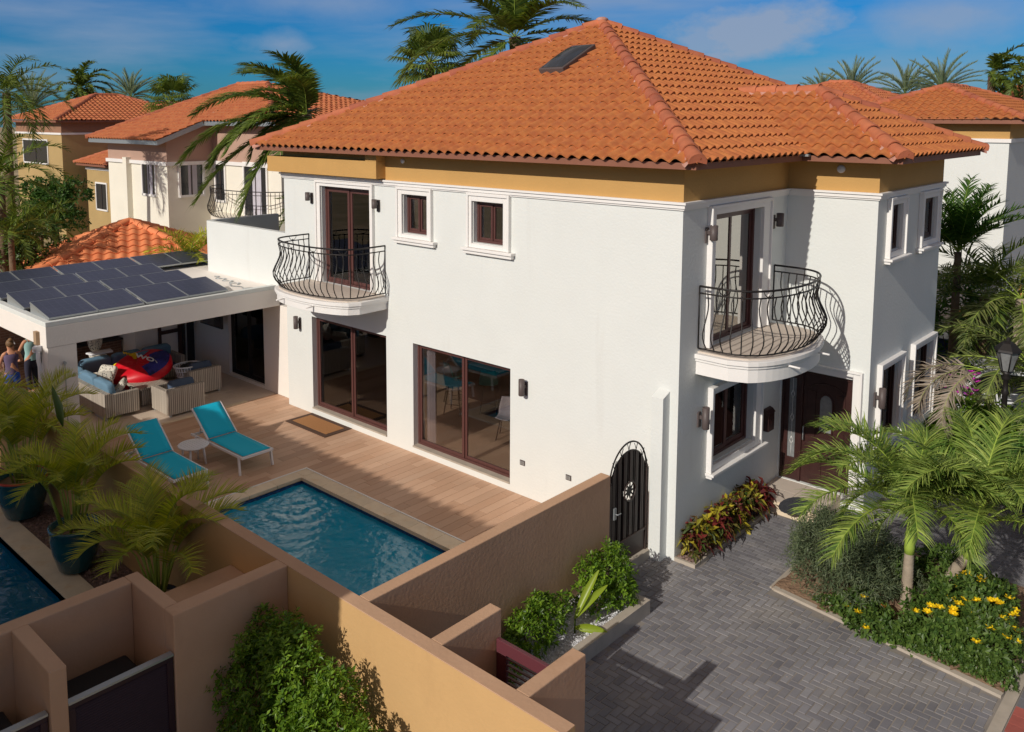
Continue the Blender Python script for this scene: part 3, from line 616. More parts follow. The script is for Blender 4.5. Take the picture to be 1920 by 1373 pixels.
# ================================================================== BOUNDARY WALLS
Wi, Wo, Xi, Xo, Ye, ZW = -5.959, -6.131, -.562, -.387, -1.259, 1.6
q = thing('garden_wall', 'long tan boundary wall past the pool, ochre in the sun, with two stub walls', 'wall', (0, -6, -.1))
w_ = MB(); w_.box(-14.5, 2.47, Wo, Wi, -.42, ZW-.006); w_.build('wall', 'tanside', q); w_ = MB(); w_.box(-14.5, 2.47, Wo-.002, Wi+.0018, ZW-.012, ZW); w_.build('wall_top', 'tan', q, bevel=.006)
w_ = MB(); w_.box(.609, .775, Wi+.002, -5.037, -.42, ZW-.002); w_.build('stub_wall', 'tan', q, bevel=.012)
w_ = MB(); w_.box(1.769, 1.933, Wi+.002, -5.06, -.42, ZW-.002); w_.build('stub_wall', 'tan', q, bevel=.012)
q = thing('garden_wall', 'tan side wall running from the pool to the arched iron gate', 'wall', (-.47, -3.6, -.1))
w_ = MB(); w_.box(Xi, Xo, Wi+.002, Ye, -1.5, ZW-.001); w_.build('wall', 'tan', q, bevel=.012)
q = thing('garden_wall', 'shaded tan stepped wall of the bin enclosures at the lower left corner', 'wall', (-2.3, -7.6, -.1))
w_ = MB(); w_.box(-1.915, -1.702, -7.599, Wo-.002, -.42, ZW-.001); w_.box(-2.89, -1.916, -7.6, -7.438, -.42, ZW-.0015)
w_.box(-2.89, -2.686, -13, -7.601, -.42, ZW-.001); w_.box(-2.685, -1.669, -8.907, -8.737, -.42, ZW-.0012)
w_.build('wall', 'tan', q, bevel=.012)
w_ = MB(); w_.box(-3.0, -1.917, -7.436, Wo-.004, -.42, 1.13); w_.build('low_ledge', 'tan', q, bevel=.012)

# louvred gate between the stub walls
q = thing('louvred_gate', 'maroon louvred metal gate between the two stub walls', 'gate', (1.27, -5.1, -.1))
w_ = MB(); w_.box(.79, 1.755, -5.14, -5.09, 1.16, 1.3); w_.box(.79, .93, -5.14, -5.09, .0, 1.16); w_.box(1.62, 1.755, -5.14, -5.09, .0, 1.16); w_.box(.93, 1.62, -5.14, -5.09, .0, .1)
M['maroon'] = mat('maroon_gate_paint', srgb(98, 50, 58), .5); w_.build('frame', 'maroon', q, bevel=.006)
w_ = MB()
for k in range(15): w_.beam((.93, -5.115, .13+k*.071), (1.62, -5.115, .13+k*.071), .085, .01, up=(0, .48, .88))
w_.build('louvres', 'maroon', q)
# enclosure gates at the lower left
for y0_, y1_, lab in ((-8.725, -7.61, 'dark louvred bin-store gate with a grey top rail below the stepped wall'), (-10.2, -8.92, 'dark louvred bin-store gate cut off by the bottom left corner')):
    q = thing('store_gate', lab, 'gate', (-1.74, (y0_+y1_)/2, -.1), 'bin-store gates')
    w_ = MB(); w_.box(-1.77, -1.72, y0_, y1_, 1.08, 1.14); w_.box(-1.77, -1.72, y0_, y0_+.07, -.05, 1.08); w_.box(-1.77, -1.72, y1_-.07, y1_, -.05, 1.08); w_.box(-1.77, -1.72, y0_+.07, y1_-.07, -.05, .03)
    M.setdefault('gdark', mat('dark_plum_gate_paint', srgb(54, 34, 42), .5, nsc=8, namt=.1)); w_.build('frame', 'gdark', q, bevel=.004)
    w_ = MB(); w_.box(-1.785, -1.705, y0_, y1_, 1.141, 1.165); w_.build('top_rail', 'greym', q)
    w_ = MB()
    for k in range(36): w_.beam((-1.745, y0_+.07, .05+k*.0285), (-1.745, y1_-.07, .05+k*.0285), .03, .006, up=(.7, 0, .7))
    w_.build('louvres', 'gdark', q)
    w_ = MB(); w_.box(-2.6, -2.0, y0_+.15, y1_-.15, -.1, .75); w_.box(-2.62, -1.98, y0_+.13, y1_-.13, .76, .82)
    o = w_.build('wheelie_bin', 'potd', None, bevel=.04); tag(o, 'dark bin standing behind '+('the' if y0_ > -8.8 else 'the corner')+' bin-store gate', 'bin', 'bins in the stores')
b = MB(); b.quad((-2.69, -12, -.098), (5, -12, -.098), (5, -6.13, -.098), (-1.9, -6.13, -.098)); struct(b.build('street_verge', 'ground'))

# arched iron gate
q = thing('arched_gate', 'dark arched metal gate with a round sun emblem beside the white pier', 'gate', (-.42, -.7, -.1))
gx = -.42; y0_, y1_ = -1.235, -.215
def leaf_top(y, r=0): 
    t = (y-(y0_+.04))/(y1_-y0_-.08); return 1.36+.46*sqrt(max(0, 1-(2*t-1)**2))+r
w_ = MB(); ys = [y0_+.04+(y1_-y0_-.08)*i/40 for i in range(41)]
for a, b_ in zip(ys[:-1], ys[1:]):
    fold = .012 if int((a-y0_)/.0785) % 2 else -.012
    def seg(zb, zt0, zt1): w_.add([(gx+fold-.006, a, zb), (gx+fold-.006, b_, zb), (gx+fold-.006, b_, zt1), (gx+fold-.006, a, zt0), (gx+fold+.006, a, zb), (gx+fold+.006, b_, zb), (gx+fold+.006, b_, zt1), (gx+fold+.006, a, zt0)], [(0, 3, 2, 1), (4, 5, 6, 7), (0, 4, 7, 3), (1, 2, 6, 5), (3, 7, 6, 2)])
    m_ = (a+b_)/2; ey, ez, er = -.70, 1.17, .15
    if abs(m_-ey) < er:
        h = sqrt(er*er-(m_-ey)**2); seg(.42, ez-h, ez-h); seg(ez+h, leaf_top(a), leaf_top(b_))
    else: seg(.42, leaf_top(a), leaf_top(b_))
w_.box(gx-.01, gx+.01, y0_+.04, y1_-.04, .06, .42)
for k_ in range(14):
    yy_ = y0_+.0785*(k_+1)-.0+.0; yy_ = y0_+.0785*k_
    if y0_+.05 < yy_ < y1_-.05:
        for zb_, zt_ in ([(.42, leaf_top(yy_))] if abs(yy_+.70) > .15 else [(.42, 1.17-sqrt(.0225-(yy_+.70)**2)), (1.17+sqrt(.0225-(yy_+.70)**2), leaf_top(yy_))]): w_.box(gx-.018, gx+.018, yy_-.02, yy_+.008, zb_, zt_)
w_.build('leaf', 'gatemetal', q)
w_ = MB(); w_.tube([(gx, y, leaf_top(y)) for y in ys], .014, 6); w_.tube([(gx, y, 1.40+.56*sqrt(max(0, 1-(2*(y-y0_)/(y1_-y0_)-1)**2))) for y in [y0_+(y1_-y0_)*i/40 for i in range(41)]], .014, 6)
for t in (.12, .3, .5, .7, .88):
    y = y0_+(y1_-y0_)*t; zt = 1.40+.56*sqrt(1-(2*t-1)**2)-.01; zb = leaf_top(min(max(y, y0_+.05), y1_-.05))+.01
    w_.tube([(gx, y-.05, zt), (gx, y-.02, (zt+zb)/2), (gx, y, zb)], .007, 4); w_.tube([(gx, y+.05, zt), (gx, y+.02, (zt+zb)/2), (gx, y, zb)], .007, 4)
w_.build('arch_scrollwork', 'black', q)
for yy, lab in ((y0_, 0), (y1_, 1)):
    w_ = MB(); w_.box(gx-.03, gx+.03, yy-.03, yy+.03, -.05, 1.42); w_.lathe([(.02, 0), (.034, .02), (.02, .05), (.012, .08), (.02, .1), (.0, .15)], (gx, yy, 1.42), 8); w_.build('post', 'gatemetal', q)
w_ = MB(); w_.box(gx+.012, gx+.03, y0_+.05, y1_-.05, .39, .43); w_.build('lower_rail', 'gatemetal', q); w_ = MB(); w_.tube([(gx+.02, -.70+.155*cos(a), 1.17+.155*sin(a)) for a in [2*pi*i/24 for i in range(25)]], .014, 5)
w_.lathe([(.045, 0), (.045, .012)], (0, 0, 0), 3) if False else None
w_.build('emblem_ring', 'gatemetal', q)
w_ = MB(); cc = (gx+.005, -.70, 1.17); pts = []
for k in range(18):
    r = .145 if k % 2 == 0 else .062; a = 2*pi*k/18; pts.append((cc[1]+r*cos(a), cc[2]+r*sin(a)))
n = len(pts); w_.add([(cc[0]-.005, y, z) for y, z in pts]+[(cc[0]+.005, y, z) for y, z in pts]+[(cc[0]-.005, cc[1], cc[2]), (cc[0]+.005, cc[1], cc[2])], [(k, (k+1) % n, 2*n) for k in range(n)]+[(n+(k+1) % n, n+k, 2*n+1) for k in range(n)]+[(k, n+k, n+(k+1) % n, (k+1) % n) for k in range(n)])
w_.build('sun_emblem', 'black', q)
w_ = MB(); w_.box(gx+.01, gx+.05, y0_+.07, y0_+.13, .86, 1.04); w_.tube([(gx+.05, y0_+.1, .95), (gx+.09, y0_+.1, .95), (gx+.09, y0_+.19, .95)], .01, 6); w_.build('lock', 'greym', q)
st = MB(); st.box(-.5, -.33, -1.25, -.06, -.35, .05); struct(st.build('gate_threshold', 'kerb'))

# ================================================================== THE VILLA
V = thing('villa', 'large white two-storey villa with an ochre band and a hipped terracotta roof', 'house', (0, 0, 0))
ZC = 5.55
A1 = (-9.64, -6.99, .165, 2.343); A2 = (-6.15, -3.49, .165, 2.343); UA = (-9.17, -7.45, 3.22, 5.42); W1 = (-6.40, -5.68, 4.61, 5.40); W2 = (-4.43, -3.66, 4.61, 5.39)
UB = (.95, 2.65, 3.24, 5.40); WB = (1.08, 2.6, 1.2, 2.4); FD = (.0+.02, 1.32, .15, 2.31)
E1 = (4.38, 4.9, 4.6, 5.41); E2 = (6.2, 6.97, 4.6, 5.40); E3 = (4.28, 5.25, 1.1, 2.44); E4 = (6.12, 7.2, 1.0, 2.45)
w_ = MB(); ZT = 5.66
wall(w_, 'y', 0, .2, -10.64, 0, -.4, ZT, [A1, A2, UA, W1, W2])
wall(w_, 'x', 0, -.2, 0.2, 3.76, -.4, ZT, [UB, WB])
wall(w_, 'y', 3.76, .2, 0, 1.6, -.4, ZT, [FD]); wall(w_, 'x', 1.6, -.2, 3.96, 7.25, -.4, ZT, [E1, E2, E3, E4])
wall(w_, 'y', 7.45, -.2, -.2, 1.6, -.4, ZT); wall(w_, 'x', 0, -.2, 7.45, 10.6, -.4, ZT); wall(w_, 'y', 10.6, -.2, -10.64, 0, -.4, ZT); wall(w_, 'x', -10.64, .2, .2, 10.4, -.4, ZT)
w_.build('wall', 'white', V)
# pier next to the gate, with a sloping shoulder
w_ = MB(); w_.add([(-.36, -.2, -.4), (-.15, -.2, -.4), (-.15, -.002, -.4), (-.36, -.002, -.4), (-.36, -.2, 2.58), (-.15, -.2, 2.58), (-.15, -.002, 2.66), (-.36, -.002, 2.66)], [(0, 1, 5, 4), (1, 2, 6, 5), (3, 0, 4, 7), (4, 5, 6, 7)]); w_.build('pier', 'white', V)
# ochre band
w_ = MB(); k = .004
for (ax, c, t, a, b_) in [('y', -k, .2, -10.64-k, k), ('x', k, -.2, .2-k, 3.76-k), ('y', 3.76-k, .2, .003, 1.6+k), ('x', 1.6+k, -.2, 3.96-k, 7.25+k), ('y', 7.45+k, -.2, 0, 1.6+k), ('x', k, -.2, 7.46, 10.4), ('y', 10.6+k, -.2, -10.64, k), ('x', -10.64-k, .2, .2-k, 10.4)]: wall(w_, ax, c, t, a, b_, 5.66, 6.24)
w_.box(-10.93, -6.95, -.26, -.006, 5.70, 6.06); w_.box(-7.30, -6.95, -.258, -.006, 6.061, 6.2); w_.box(-10.93, -10.65, -.006, .5, 5.701, 6.06)
w_.build('upper_band', 'ochre', V, bevel=.004)
# cornice
w_ = MB()
def corn(x0, x1, y0, y1):
    pass
for zz0, zz1, p in ((5.545, 5.575, .03), (5.575, 5.635, .055), (5.635, 5.672, .085)):
    w_.box(-10.64-p, p, -p, -.001, zz0, zz1); w_.box(.001, p, .0, 3.76-p, zz0, zz1); w_.box(p, 1.6+p, 3.76-p, 3.759, zz0, zz1); w_.box(1.601, 1.6+p, 3.76, 7.45+p, zz0, zz1); w_.box(-10.64-p, -10.641, 0, 10.6, zz0, zz1)
w_.build('cornice', 'trim', V)
# windows and sliding doors
window(V, 'y', 0, 1, *A1, glassmat='glass', recess=.13, name='sliding_door', sash=.06)
window(V, 'y', 0, 1, *A2, glassmat='glass', recess=.13, name='sliding_door', sash=.06, curtain=[(-6.05, -5.75), (-3.72, -3.54)])
window(V, 'y', 0, 1, *UA, glassmat='glassd', recess=.1, name='balcony_door', sash=.07, curtain=[(-9.05, -8.5), (-8.12, -7.75)], trimbox=(-9.33, -7.33, 3.23, 5.54, .05))
window(V, 'y', 0, 1, *W1, recess=.1, trimbox=(-6.55, -5.54, 4.52, 5.54, .05), sill=(-6.65, -5.41, 4.40, 4.515, .13), curtain=[(-6.0, -5.75)])
window(V, 'y', 0, 1, *W2, recess=.1, trimbox=(-4.54, -3.5, 4.52, 5.54, .05), sill=(-4.66, -3.38, 4.40, 4.515, .13))
window(V, 'x', 0, -1, *UB, glassmat='glassm', recess=.1, name='balcony_door', sash=.06, trimbox=(.78, 2.95, 3.25, 5.54, .07), mat_='brown')
window(V, 'x', 0, -1, *WB, glassmat='glassd', recess=.1, sash=.07, trimbox=(.96, 2.84, 1.08, 2.52, .07), sill=(.92, 2.98, .98, 1.079, .16))
window(V, 'x', 1.6, -1, *E1, panes=1, recess=.035, mat_='darkbrown', trimbox=(4.22, 5.1, 4.48, 5.54, .06), sill=(4.16, 5.25, 4.38, 4.475, .15))
window(V, 'x', 1.6, -1, *E2, panes=1, recess=.035, mat_='darkbrown', trimbox=(6.0, 7.14, 4.48, 5.54, .06), sill=(5.92, 7.2, 4.38, 4.475, .15))
window(V, 'x', 1.6, -1, *E3, recess=.05, mat_='darkbrown', trimbox=(4.12, 5.4, .96, 2.56, .07)); window(V, 'x', 1.6, -1, *E4, recess=.05, mat_='darkbrown', trimbox=(5.96, 7.34, .86, 2.58, .07))
for (a, b_, z0, z1) in (A1, A2):   # thresholds
    m = MB(); m.box(a-.0, b_+.0, -.03, .13, z0-.03, z0+.004); m.build('door_sill', 'kerb', V)
# front door with sidelight
DY = 3.76
fd = MB(); fd.box(.02, .07, DY+.03, DY+.13, .15, 2.31); fd.box(1.27, 1.32, DY+.03, DY+.13, .15, 2.31); fd.box(.07, 1.27, DY+.03, DY+.13, 2.25, 2.31); fd.box(.36, .42, DY+.03, DY+.13, .15, 2.25)
D0 = fd.build('front_door', 'darkbrown', V, bevel=.005)
m = MB(); m.box(.07, .36, DY+.05, DY+.1, .15, .58); m.box(.07, .36, DY+.05, DY+.1, 2.12, 2.25); m.box(.07, .15, DY+.05, DY+.1, .58, 2.12); m.box(.29, .36, DY+.05, DY+.1, .58, 2.12); m.build('sidelight_frame', 'darkbrown', D0, bevel=.004)
M['frost'] = mat('leaded_frosted_glass', srgb(126, 128, 128), .25, nsc=12, namt=.2, spec=.6)
m = MB(); m.box(.15, .29, DY+.07, DY+.08, .58, 2.12); m.build('sidelight_pane', 'frost', D0)
m = MB()
for zc in (.9, 1.35, 1.8):
    for a, b_ in (((.22, zc-.08), (.25, zc)), ((.25, zc), (.22, zc+.08)), ((.22, zc+.08), (.19, zc)), ((.19, zc), (.22, zc-.08))): m.tube([(a[0], DY+.066, a[1]), (b_[0], DY+.066, b_[1])], .005, 4)
for a, b_ in ((.6, .82), (.98, 1.27), (1.43, 1.72), (1.88, 2.1)): m.tube([(.22, DY+.066, a), (.22, DY+.066, b_)], .004, 4)
m.build('leading', 'trim', D0)
m = MB(); m.box(.42, 1.27, DY+.06, DY+.11, .16, 2.25)
for x0, x1, z0, z1 in ((.5, .8, .28, .95), (.88, 1.19, .28, .95)):
    m.box(x0, x1, DY+.045, DY+.059, z0, z1)
for x0, x1 in ((.5, .66), (1.03, 1.19)): m.box(x0, x1, DY+.045, DY+.059, 1.08, 1.95)
m.box(.7, .99, DY+.047, DY+.059, 1.02, 1.08)
m.tube([(.72, DY+.05, 1.2), (.72, DY+.05, 1.75)]+[(.845-.125*cos(a), DY+.05, 1.75+.17*sin(a)) for a in [pi*i/12 for i in range(1, 12)]]+[(.97, DY+.05, 1.75), (.97, DY+.05, 1.2), (.72, DY+.05, 1.2)], .018, 6)
m.tube([(.5, DY+.05, 2.02)]+[(.845-.3*cos(a), DY+.05, 1.98+.14*sin(a)) for a in [pi*i/12 for i in range(1, 12)]]+[(1.19, DY+.05, 2.02)], .012, 5)
LF = m.build('door_leaf', 'darkbrown', D0, bevel=.008)
m = MB(); pp = [(.735, 1.21), (.955, 1.21), (.955, 1.75)]+[(.845+.11*cos(a), 1.75+.15*sin(a)) for a in [pi*i/12 for i in range(1, 12)]]+[(.735, 1.75)]
m.add([(x, DY+.055, z) for x, z in pp], [tuple(range(len(pp)))]); m.build('arched_pane', 'frost', LF)
m = MB(); m.tube([(.47, DY+.02, 1.0), (.47, DY-.02, 1.0), (.47, DY-.02, 1.25), (.47, DY+.02, 1.25)], .012, 6); m.build('handle', 'greym', LF)
m = MB(); m.box(1.335, 1.46, DY-.05, DY-.001, .14, 2.44); m.box(.02, 1.334, DY-.05, DY-.001, 2.325, 2.44); m.box(1.46, 1.5, DY-.08, DY-.001, .14, 2.48); m.box(.02, 1.459, DY-.08, DY-.001, 2.441, 2.48); m.build('door_surround', 'trim', V, bevel=.006)
# wall lamps
def lamp(ax, c, a, z, sgn, h=.19, r=.055):
    m = MB(); o_ = .12*sgn
    if ax == 'y': m.box(a-.045+.07, a+.045+.07, c-.03, c-.001, z-.15, z+.1) if False else m.box(a-.045, a+.045, c-.025, c-.001, z-.17, z+.08); m.box(a-.02, a+.02, c-.12, c-.02, z-.03, z+.03); cc = (a, c-.13)
    else: m.box(c+.001, c+.025, a-.045, a+.045, z-.17, z+.08); m.box(c+.02, c+.12, a-.02, a+.02, z-.03, z+.03); cc = (c+.13, a)
    m.lathe([(0, -h/2), (r*.9, -h/2), (r, -h/2+.01), (r, h/2), (r*.85, h/2), (r*.8, h/2-.02), (0, h/2-.02)], (cc[0], cc[1], z), 18); return m.build('wall_lamp', 'lampm', V)
for a, z in ((-9.53, 5.17), (-7.18, 5.16)): lamp('y', 0, a, z, 1)
for a, z in ((-10.1, 2.14), (-3.11, 2.1)): lamp('y', 0, a, z, 1, .3)
for a, z in ((.74, 5.14), (3.17, 5.14)): lamp('x', 0, a, z, 1, .24, .065)
lamp('x', 0, .66, 2.12, 1, .36, .06); lamp('x', 1.6, 4.34-.28, 2.0, 1, .36, .06)
m = MB(); m.box(.001, .10, 3.08, 3.32, 1.22, 1.56); m.add([(.001, 3.07, 1.56), (.115, 3.07, 1.56), (.115, 3.33, 1.56), (.001, 3.33, 1.56), (.001, 3.07, 1.64), (.06, 3.07, 1.62), (.06, 3.33, 1.62), (.001, 3.33, 1.64)], [(0, 1, 5, 4), (1, 2, 6, 5), (2, 3, 7, 6), (4, 5, 6, 7)])
m.ball((.105, 3.2, 1.40), (.008, .05, .06), 8, 5); m.build('letterbox', 'darkbrown', V, bevel=.008)
for a, z in ((-3.18, .63), (-2.12, .66)):
    m = MB(); m.box(a-.06, a+.06, -.012, -.001, z-.05, z+.05); o = m.build('socket_cover', 'lampm', V, bevel=.004)
    m = MB(); m.box(a-.045, a-.005, -.02, -.012, z-.035, z+.035); m.box(a+.005, a+.045, -.02, -.012, z-.035, z+.035); m.build('socket_flap', 'greym', o)
m = MB(); m.lathe([(0, .0), (.07, 0), (.07, .03), (.05, .05), (0, .055)], (0, 0, 0), 16)
o = m.build('alarm_cover', 'whitep', V, local=True); o.location = (.95, 3.755, 6.06); o.rotation_euler = (pi/2, 0, 0)
o2 = o.copy(); COL.objects.link(o2); o2.location = (-6.4, -.006, 6.08); o2.scale = (.7, .7, .7)
# interior of the ground floor and rooms above
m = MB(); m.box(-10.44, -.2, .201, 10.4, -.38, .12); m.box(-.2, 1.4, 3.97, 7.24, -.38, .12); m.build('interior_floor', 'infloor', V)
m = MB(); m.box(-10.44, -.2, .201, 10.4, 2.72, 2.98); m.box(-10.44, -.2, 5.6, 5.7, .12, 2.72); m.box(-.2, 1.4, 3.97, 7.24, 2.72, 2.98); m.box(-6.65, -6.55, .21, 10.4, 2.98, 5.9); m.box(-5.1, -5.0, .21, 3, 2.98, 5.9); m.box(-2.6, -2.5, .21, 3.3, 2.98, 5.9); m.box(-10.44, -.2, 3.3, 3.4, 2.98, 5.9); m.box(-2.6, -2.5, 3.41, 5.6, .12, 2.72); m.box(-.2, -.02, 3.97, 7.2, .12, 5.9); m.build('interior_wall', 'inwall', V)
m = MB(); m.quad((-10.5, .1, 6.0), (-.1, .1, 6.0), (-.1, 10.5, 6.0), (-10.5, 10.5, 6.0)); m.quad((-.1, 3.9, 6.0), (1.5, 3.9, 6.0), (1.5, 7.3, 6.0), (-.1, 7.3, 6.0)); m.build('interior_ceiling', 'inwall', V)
# eaves: fascia and soffit
EZ = 6.30; ex0, ex1, ey0, ey1 = -11.1, .5, -.52, 11.1
m = MB()
for (x0, x1, y0, y1) in [(ex0+.03, ex1-.03, ey0+.03, ey0+.055), (ex1-.055, ex1-.03, ey0+.055, 3.2), (ex0+.03, ex0+.055, ey0+.055, ey1-.03), (ex0+.055, ex1-.03, ey1-.055, ey1-.03), (ex1-.055, 2.15-.03, 3.2+.03, 3.2+.055), (2.15-.055, 2.15-.03, 3.2+.055, 8.0-.055), (.47, 2.12, 8.0-.055, 8.0-.03), (ex1-.055, ex1-.03, 8.0, ey1-.055)]: m.box(x0, x1, y0, y1, 6.205, 6.305)
m.build('fascia', 'fascia', V)
m = MB()
for (x0, x1, y0, y1) in [(ex0+.05, ex1-.05, ey0+.05, -.006), (.006, ex1-.05, -.006, 3.3), (.3, 2.1, 3.25, 3.754), (1.606, 2.1, 3.755, 7.95), (ex0+.05, -10.65, 0, ey1-.05), (-10.6, ex1-.05, 10.61, ey1-.05), (.006, .45, 7.95, ey1-.05), (.006, 1.6, 7.46, 7.95)]: m.box(x0, x1, y0, y1, 6.225, 6.25)
m.build('soffit', 'soffit', V)
AP = (-5.3, 5.3, 9.14); c00, c10, c11, c01 = (ex0, ey0, EZ), (ex1, ey0, EZ), (ex1, ey1, EZ), (ex0, ey1, EZ)
bz = EZ; b10, b11, br, brr = (2.15, 3.2, bz), (2.15, 8.0, bz), (-.25, 5.6, bz+1.17), (-1.95, 5.6, bz+1.17)
R = roof(V, [[c00, c10, AP], [c10, c11, AP], [c11, c01, AP], [c01, c00, AP], [(.40, 3.2, bz), b10, br, brr], [b10, b11, br], [b11, (.40, 8.0, bz), brr, br]],
         [(c00, AP), (c10, AP), (c11, AP), (c01, AP), (b10, br), (b11, br), (br, (-2.0, 5.6, bz+1.17))], P=.235)
m = MB(); m.ball((AP[0], AP[1], AP[2]+.10), (.15, .15, .07), 12, 6); m.build('apex_mortar', 'mortar', R)
# skylight on the south slope
slope = (AP[2]-EZ)/(AP[1]-ey0)
def onroof(x, y, h=0): return Vector((x, y, EZ+(y-ey0)*slope))+Vector((0, -slope, 1)).normalized()*h
def roofhit(u, v, h=0):
    n = Vector((0, -slope, 1)).normalized(); p0 = onroof(0, 0, h); c = Vector((CX, CY, CZ)); d = skydir(u, v); return c+d*((p0-c).dot(n)/d.dot(n))
sk = [roofhit(1018, 125, .16), roofhit(1058, 127, .16), roofhit(1113, 84, .16), roofhit(1078, 80, .16)]
print('skylight', [tuple(round(c, 2) for c in p) for p in sk])
kx0, kx1 = -4.55, -3.75; ky0, ky1 = 3.0, 4.1
kx0 = (sk[0].x+sk[3].x)/2; kx1 = (sk[1].x+sk[2].x)/2; ky0 = (sk[0].y+sk[1].y)/2; ky1 = (sk[2].y+sk[3].y)/2
m = MB(); P4 = lambda x0, x1, y0, y1, h: [onroof(x0, y0, h), onroof(x1, y0, h), onroof(x1, y1, h), onroof(x0, y1, h)]
m.add(P4(kx0, kx1, ky0, ky1, .02)+P4(kx0, kx1, ky0, ky1, .17), [(4, 5, 6, 7), (0, 1, 5, 4), (1, 2, 6, 5), (2, 3, 7, 6), (3, 0, 4, 7)]); SKL = m.build('skylight', 'lampm', R, bevel=.02)
m = MB(); q8 = []
for i in range(7):
    for j in range(7):
        a, b_ = i/6, j/6; q8.append(onroof(kx0+.05+(kx1-kx0-.1)*a, ky0+.05+(ky1-ky0-.1)*b_, .175+.09*(1-(2*a-1)**4)*(1-(2*b_-1)**4)))
M['dome'] = mat('smoked_dome', (.035, .04, .05), .15, coat=.5, spec=.6)
m.add(q8, [(i*7+j, (i+1)*7+j, (i+1)*7+j+1, i*7+j+1) for i in range(6) for j in range(6)], 0, True); m.build('dome', 'dome', SKL)
m = MB(); m.box(.42, .62, 3.1, 3.2, 6.29, 6.33); m.build('valley_gutter', 'greym', R)

# balconies
def balcony(ax, c, inn, s0, s1, depth, z, st, th):
    Wd = s1-s0; out = -inn
    def P(s, o): return (c+out*o, s) if ax == 'x' else (s, c+out*o)
    def outline(e, n=24):
        pts = [(s0-e, 0), (s0-e, st)]; R_ = depth+e-st; 
        for i in range(1, n): t = i/n; pts.append((s0-e+(Wd+2*e)*t, st+R_*(1-(2*t-1)**2)**.5)) 
        pts += [(s1+e, st), (s1+e, 0)]; return pts
    m = MB()
    for e, z0, z1 in ((.02, z-th, z-.15), (.045, z-.15, z-.10), (.075, z-.10, z-.025)):
        m.prism([P(s, o) for s, o in outline(e)], z0, z1)
    o = m.build('balcony_slab', 'trim', V, bevel=.006)
    m = MB(); m.prism([P(s, q_) for s, q_ in outline(-.03)], z-.025, z); m.build('balcony_floor', 'porch', o)
    # scuppers
    m = MB()
    for t in (.28, .68):
        s = s0+Wd*t; oo = st+(depth-st)*(1-(2*t-1)**2)**.5; a = P(s, oo-.05); b_ = P(s, oo+.22); m.tube([(*a, z-.16), (*b_, z-.17)], .018, 8)
    m.build('drain_spout', 'trim', o)
    # railing
    path = []; base = outline(-.02, 40)
    import itertools
    L = [0]
    for a, b_ in zip(base[:-1], base[1:]): L.append(L[-1]+sqrt((a[0]-b_[0])**2+(a[1]-b_[1])**2))
    def sample(t):
        d_ = t*L[-1]
        for i in range(len(L)-1):
            if L[i+1] >= d_-1e-9:
                f = (d_-L[i])/(L[i+1]-L[i]); return (base[i][0]+(base[i+1][0]-base[i][0])*f, base[i][1]+(base[i+1][1]-base[i][1])*f)
        return base[-1]
    def smooth(t):
        acc_ = [0, 0]; k = 0
        for dt in (-.05, -.035, -.02, 0, .02, .035, .05):
            q_ = sample(min(1, max(0, t+dt))); acc_[0] += q_[0]; acc_[1] += q_[1]; k += 1
        w = min(1, min(t, 1-t)/.05); s_q = sample(t); return (acc_[0]/k*w+s_q[0]*(1-w), acc_[1]/k*w+s_q[1]*(1-w))
    def normal(t):
        a = smooth(max(0, t-.01)); b_ = smooth(min(1, t+.01)); dx, dy = b_[0]-a[0], b_[1]-a[1]; l = sqrt(dx*dx+dy*dy) or 1; return (-dy/l, dx/l)
    prof = [(.06, 0), (.12, .03), (.2, .085), (.3, .125), (.4, .13), (.52, .09), (.66, .03), (.8, -.02), (.92, -.035), (1.04, -.015), (1.12, 0)]
    def at_(t, h, off): p = smooth(t); n_ = normal(t); s_, o__ = p[0]+n_[0]*off, max(.01, p[1]+n_[1]*off); return (*P(s_, o__), z+h*.85)
    rail = MB(); N_ = 60
    for h, r in ((.06, .013), (1.12, .013), (1.25, .018)): rail.tube([at_(i/N_, h, 0) for i in range(N_+1)], r, 6)
    for t in (0, 1): rail.tube([at_(t, .06, 0), at_(t, 1.25, 0)], .012, 5)
    nb = 30
    for i in range(1, nb, 5): rail.tube([at_(i/nb, 1.12, 0), at_(i/nb, 1.25, 0)], .007, 4)
    o2 = rail.build('railing', 'black', o); bal = MB()
    for i in range(1, nb): bal.tube([at_(i/nb, h, off) for h, off in prof], .0108, 5)
    bal.build('balusters', 'black', o2)
    for i in range(3, nb-2, 5):
        orn = MB(); t = i/nb; orn.tube([at_(t, 1.12, 0), at_(t, 1.17, 0)], .008, 4)
        for sg in (-1, 1): orn.tube([at_(t, 1.13, 0), at_(t+sg*.010, 1.15, 0), at_(t+sg*.018, 1.19, 0), at_(t+sg*.022, 1.24, 0)], .007, 4)
        orn.ball(at_(t, 1.14, 0), .017, 6, 4); orn.build('rail_ornament', 'black', o2)

    return o
balcony('y', 0, 1, -9.70, -6.97, 1.25, 3.22, .74, .29)
balcony('x', 0, -1, .54, 3.30, 1.22, 3.23, .56, .37)
balcony('y', 7.45, -1, .25, 1.9, .9, 3.02, '') if False else None

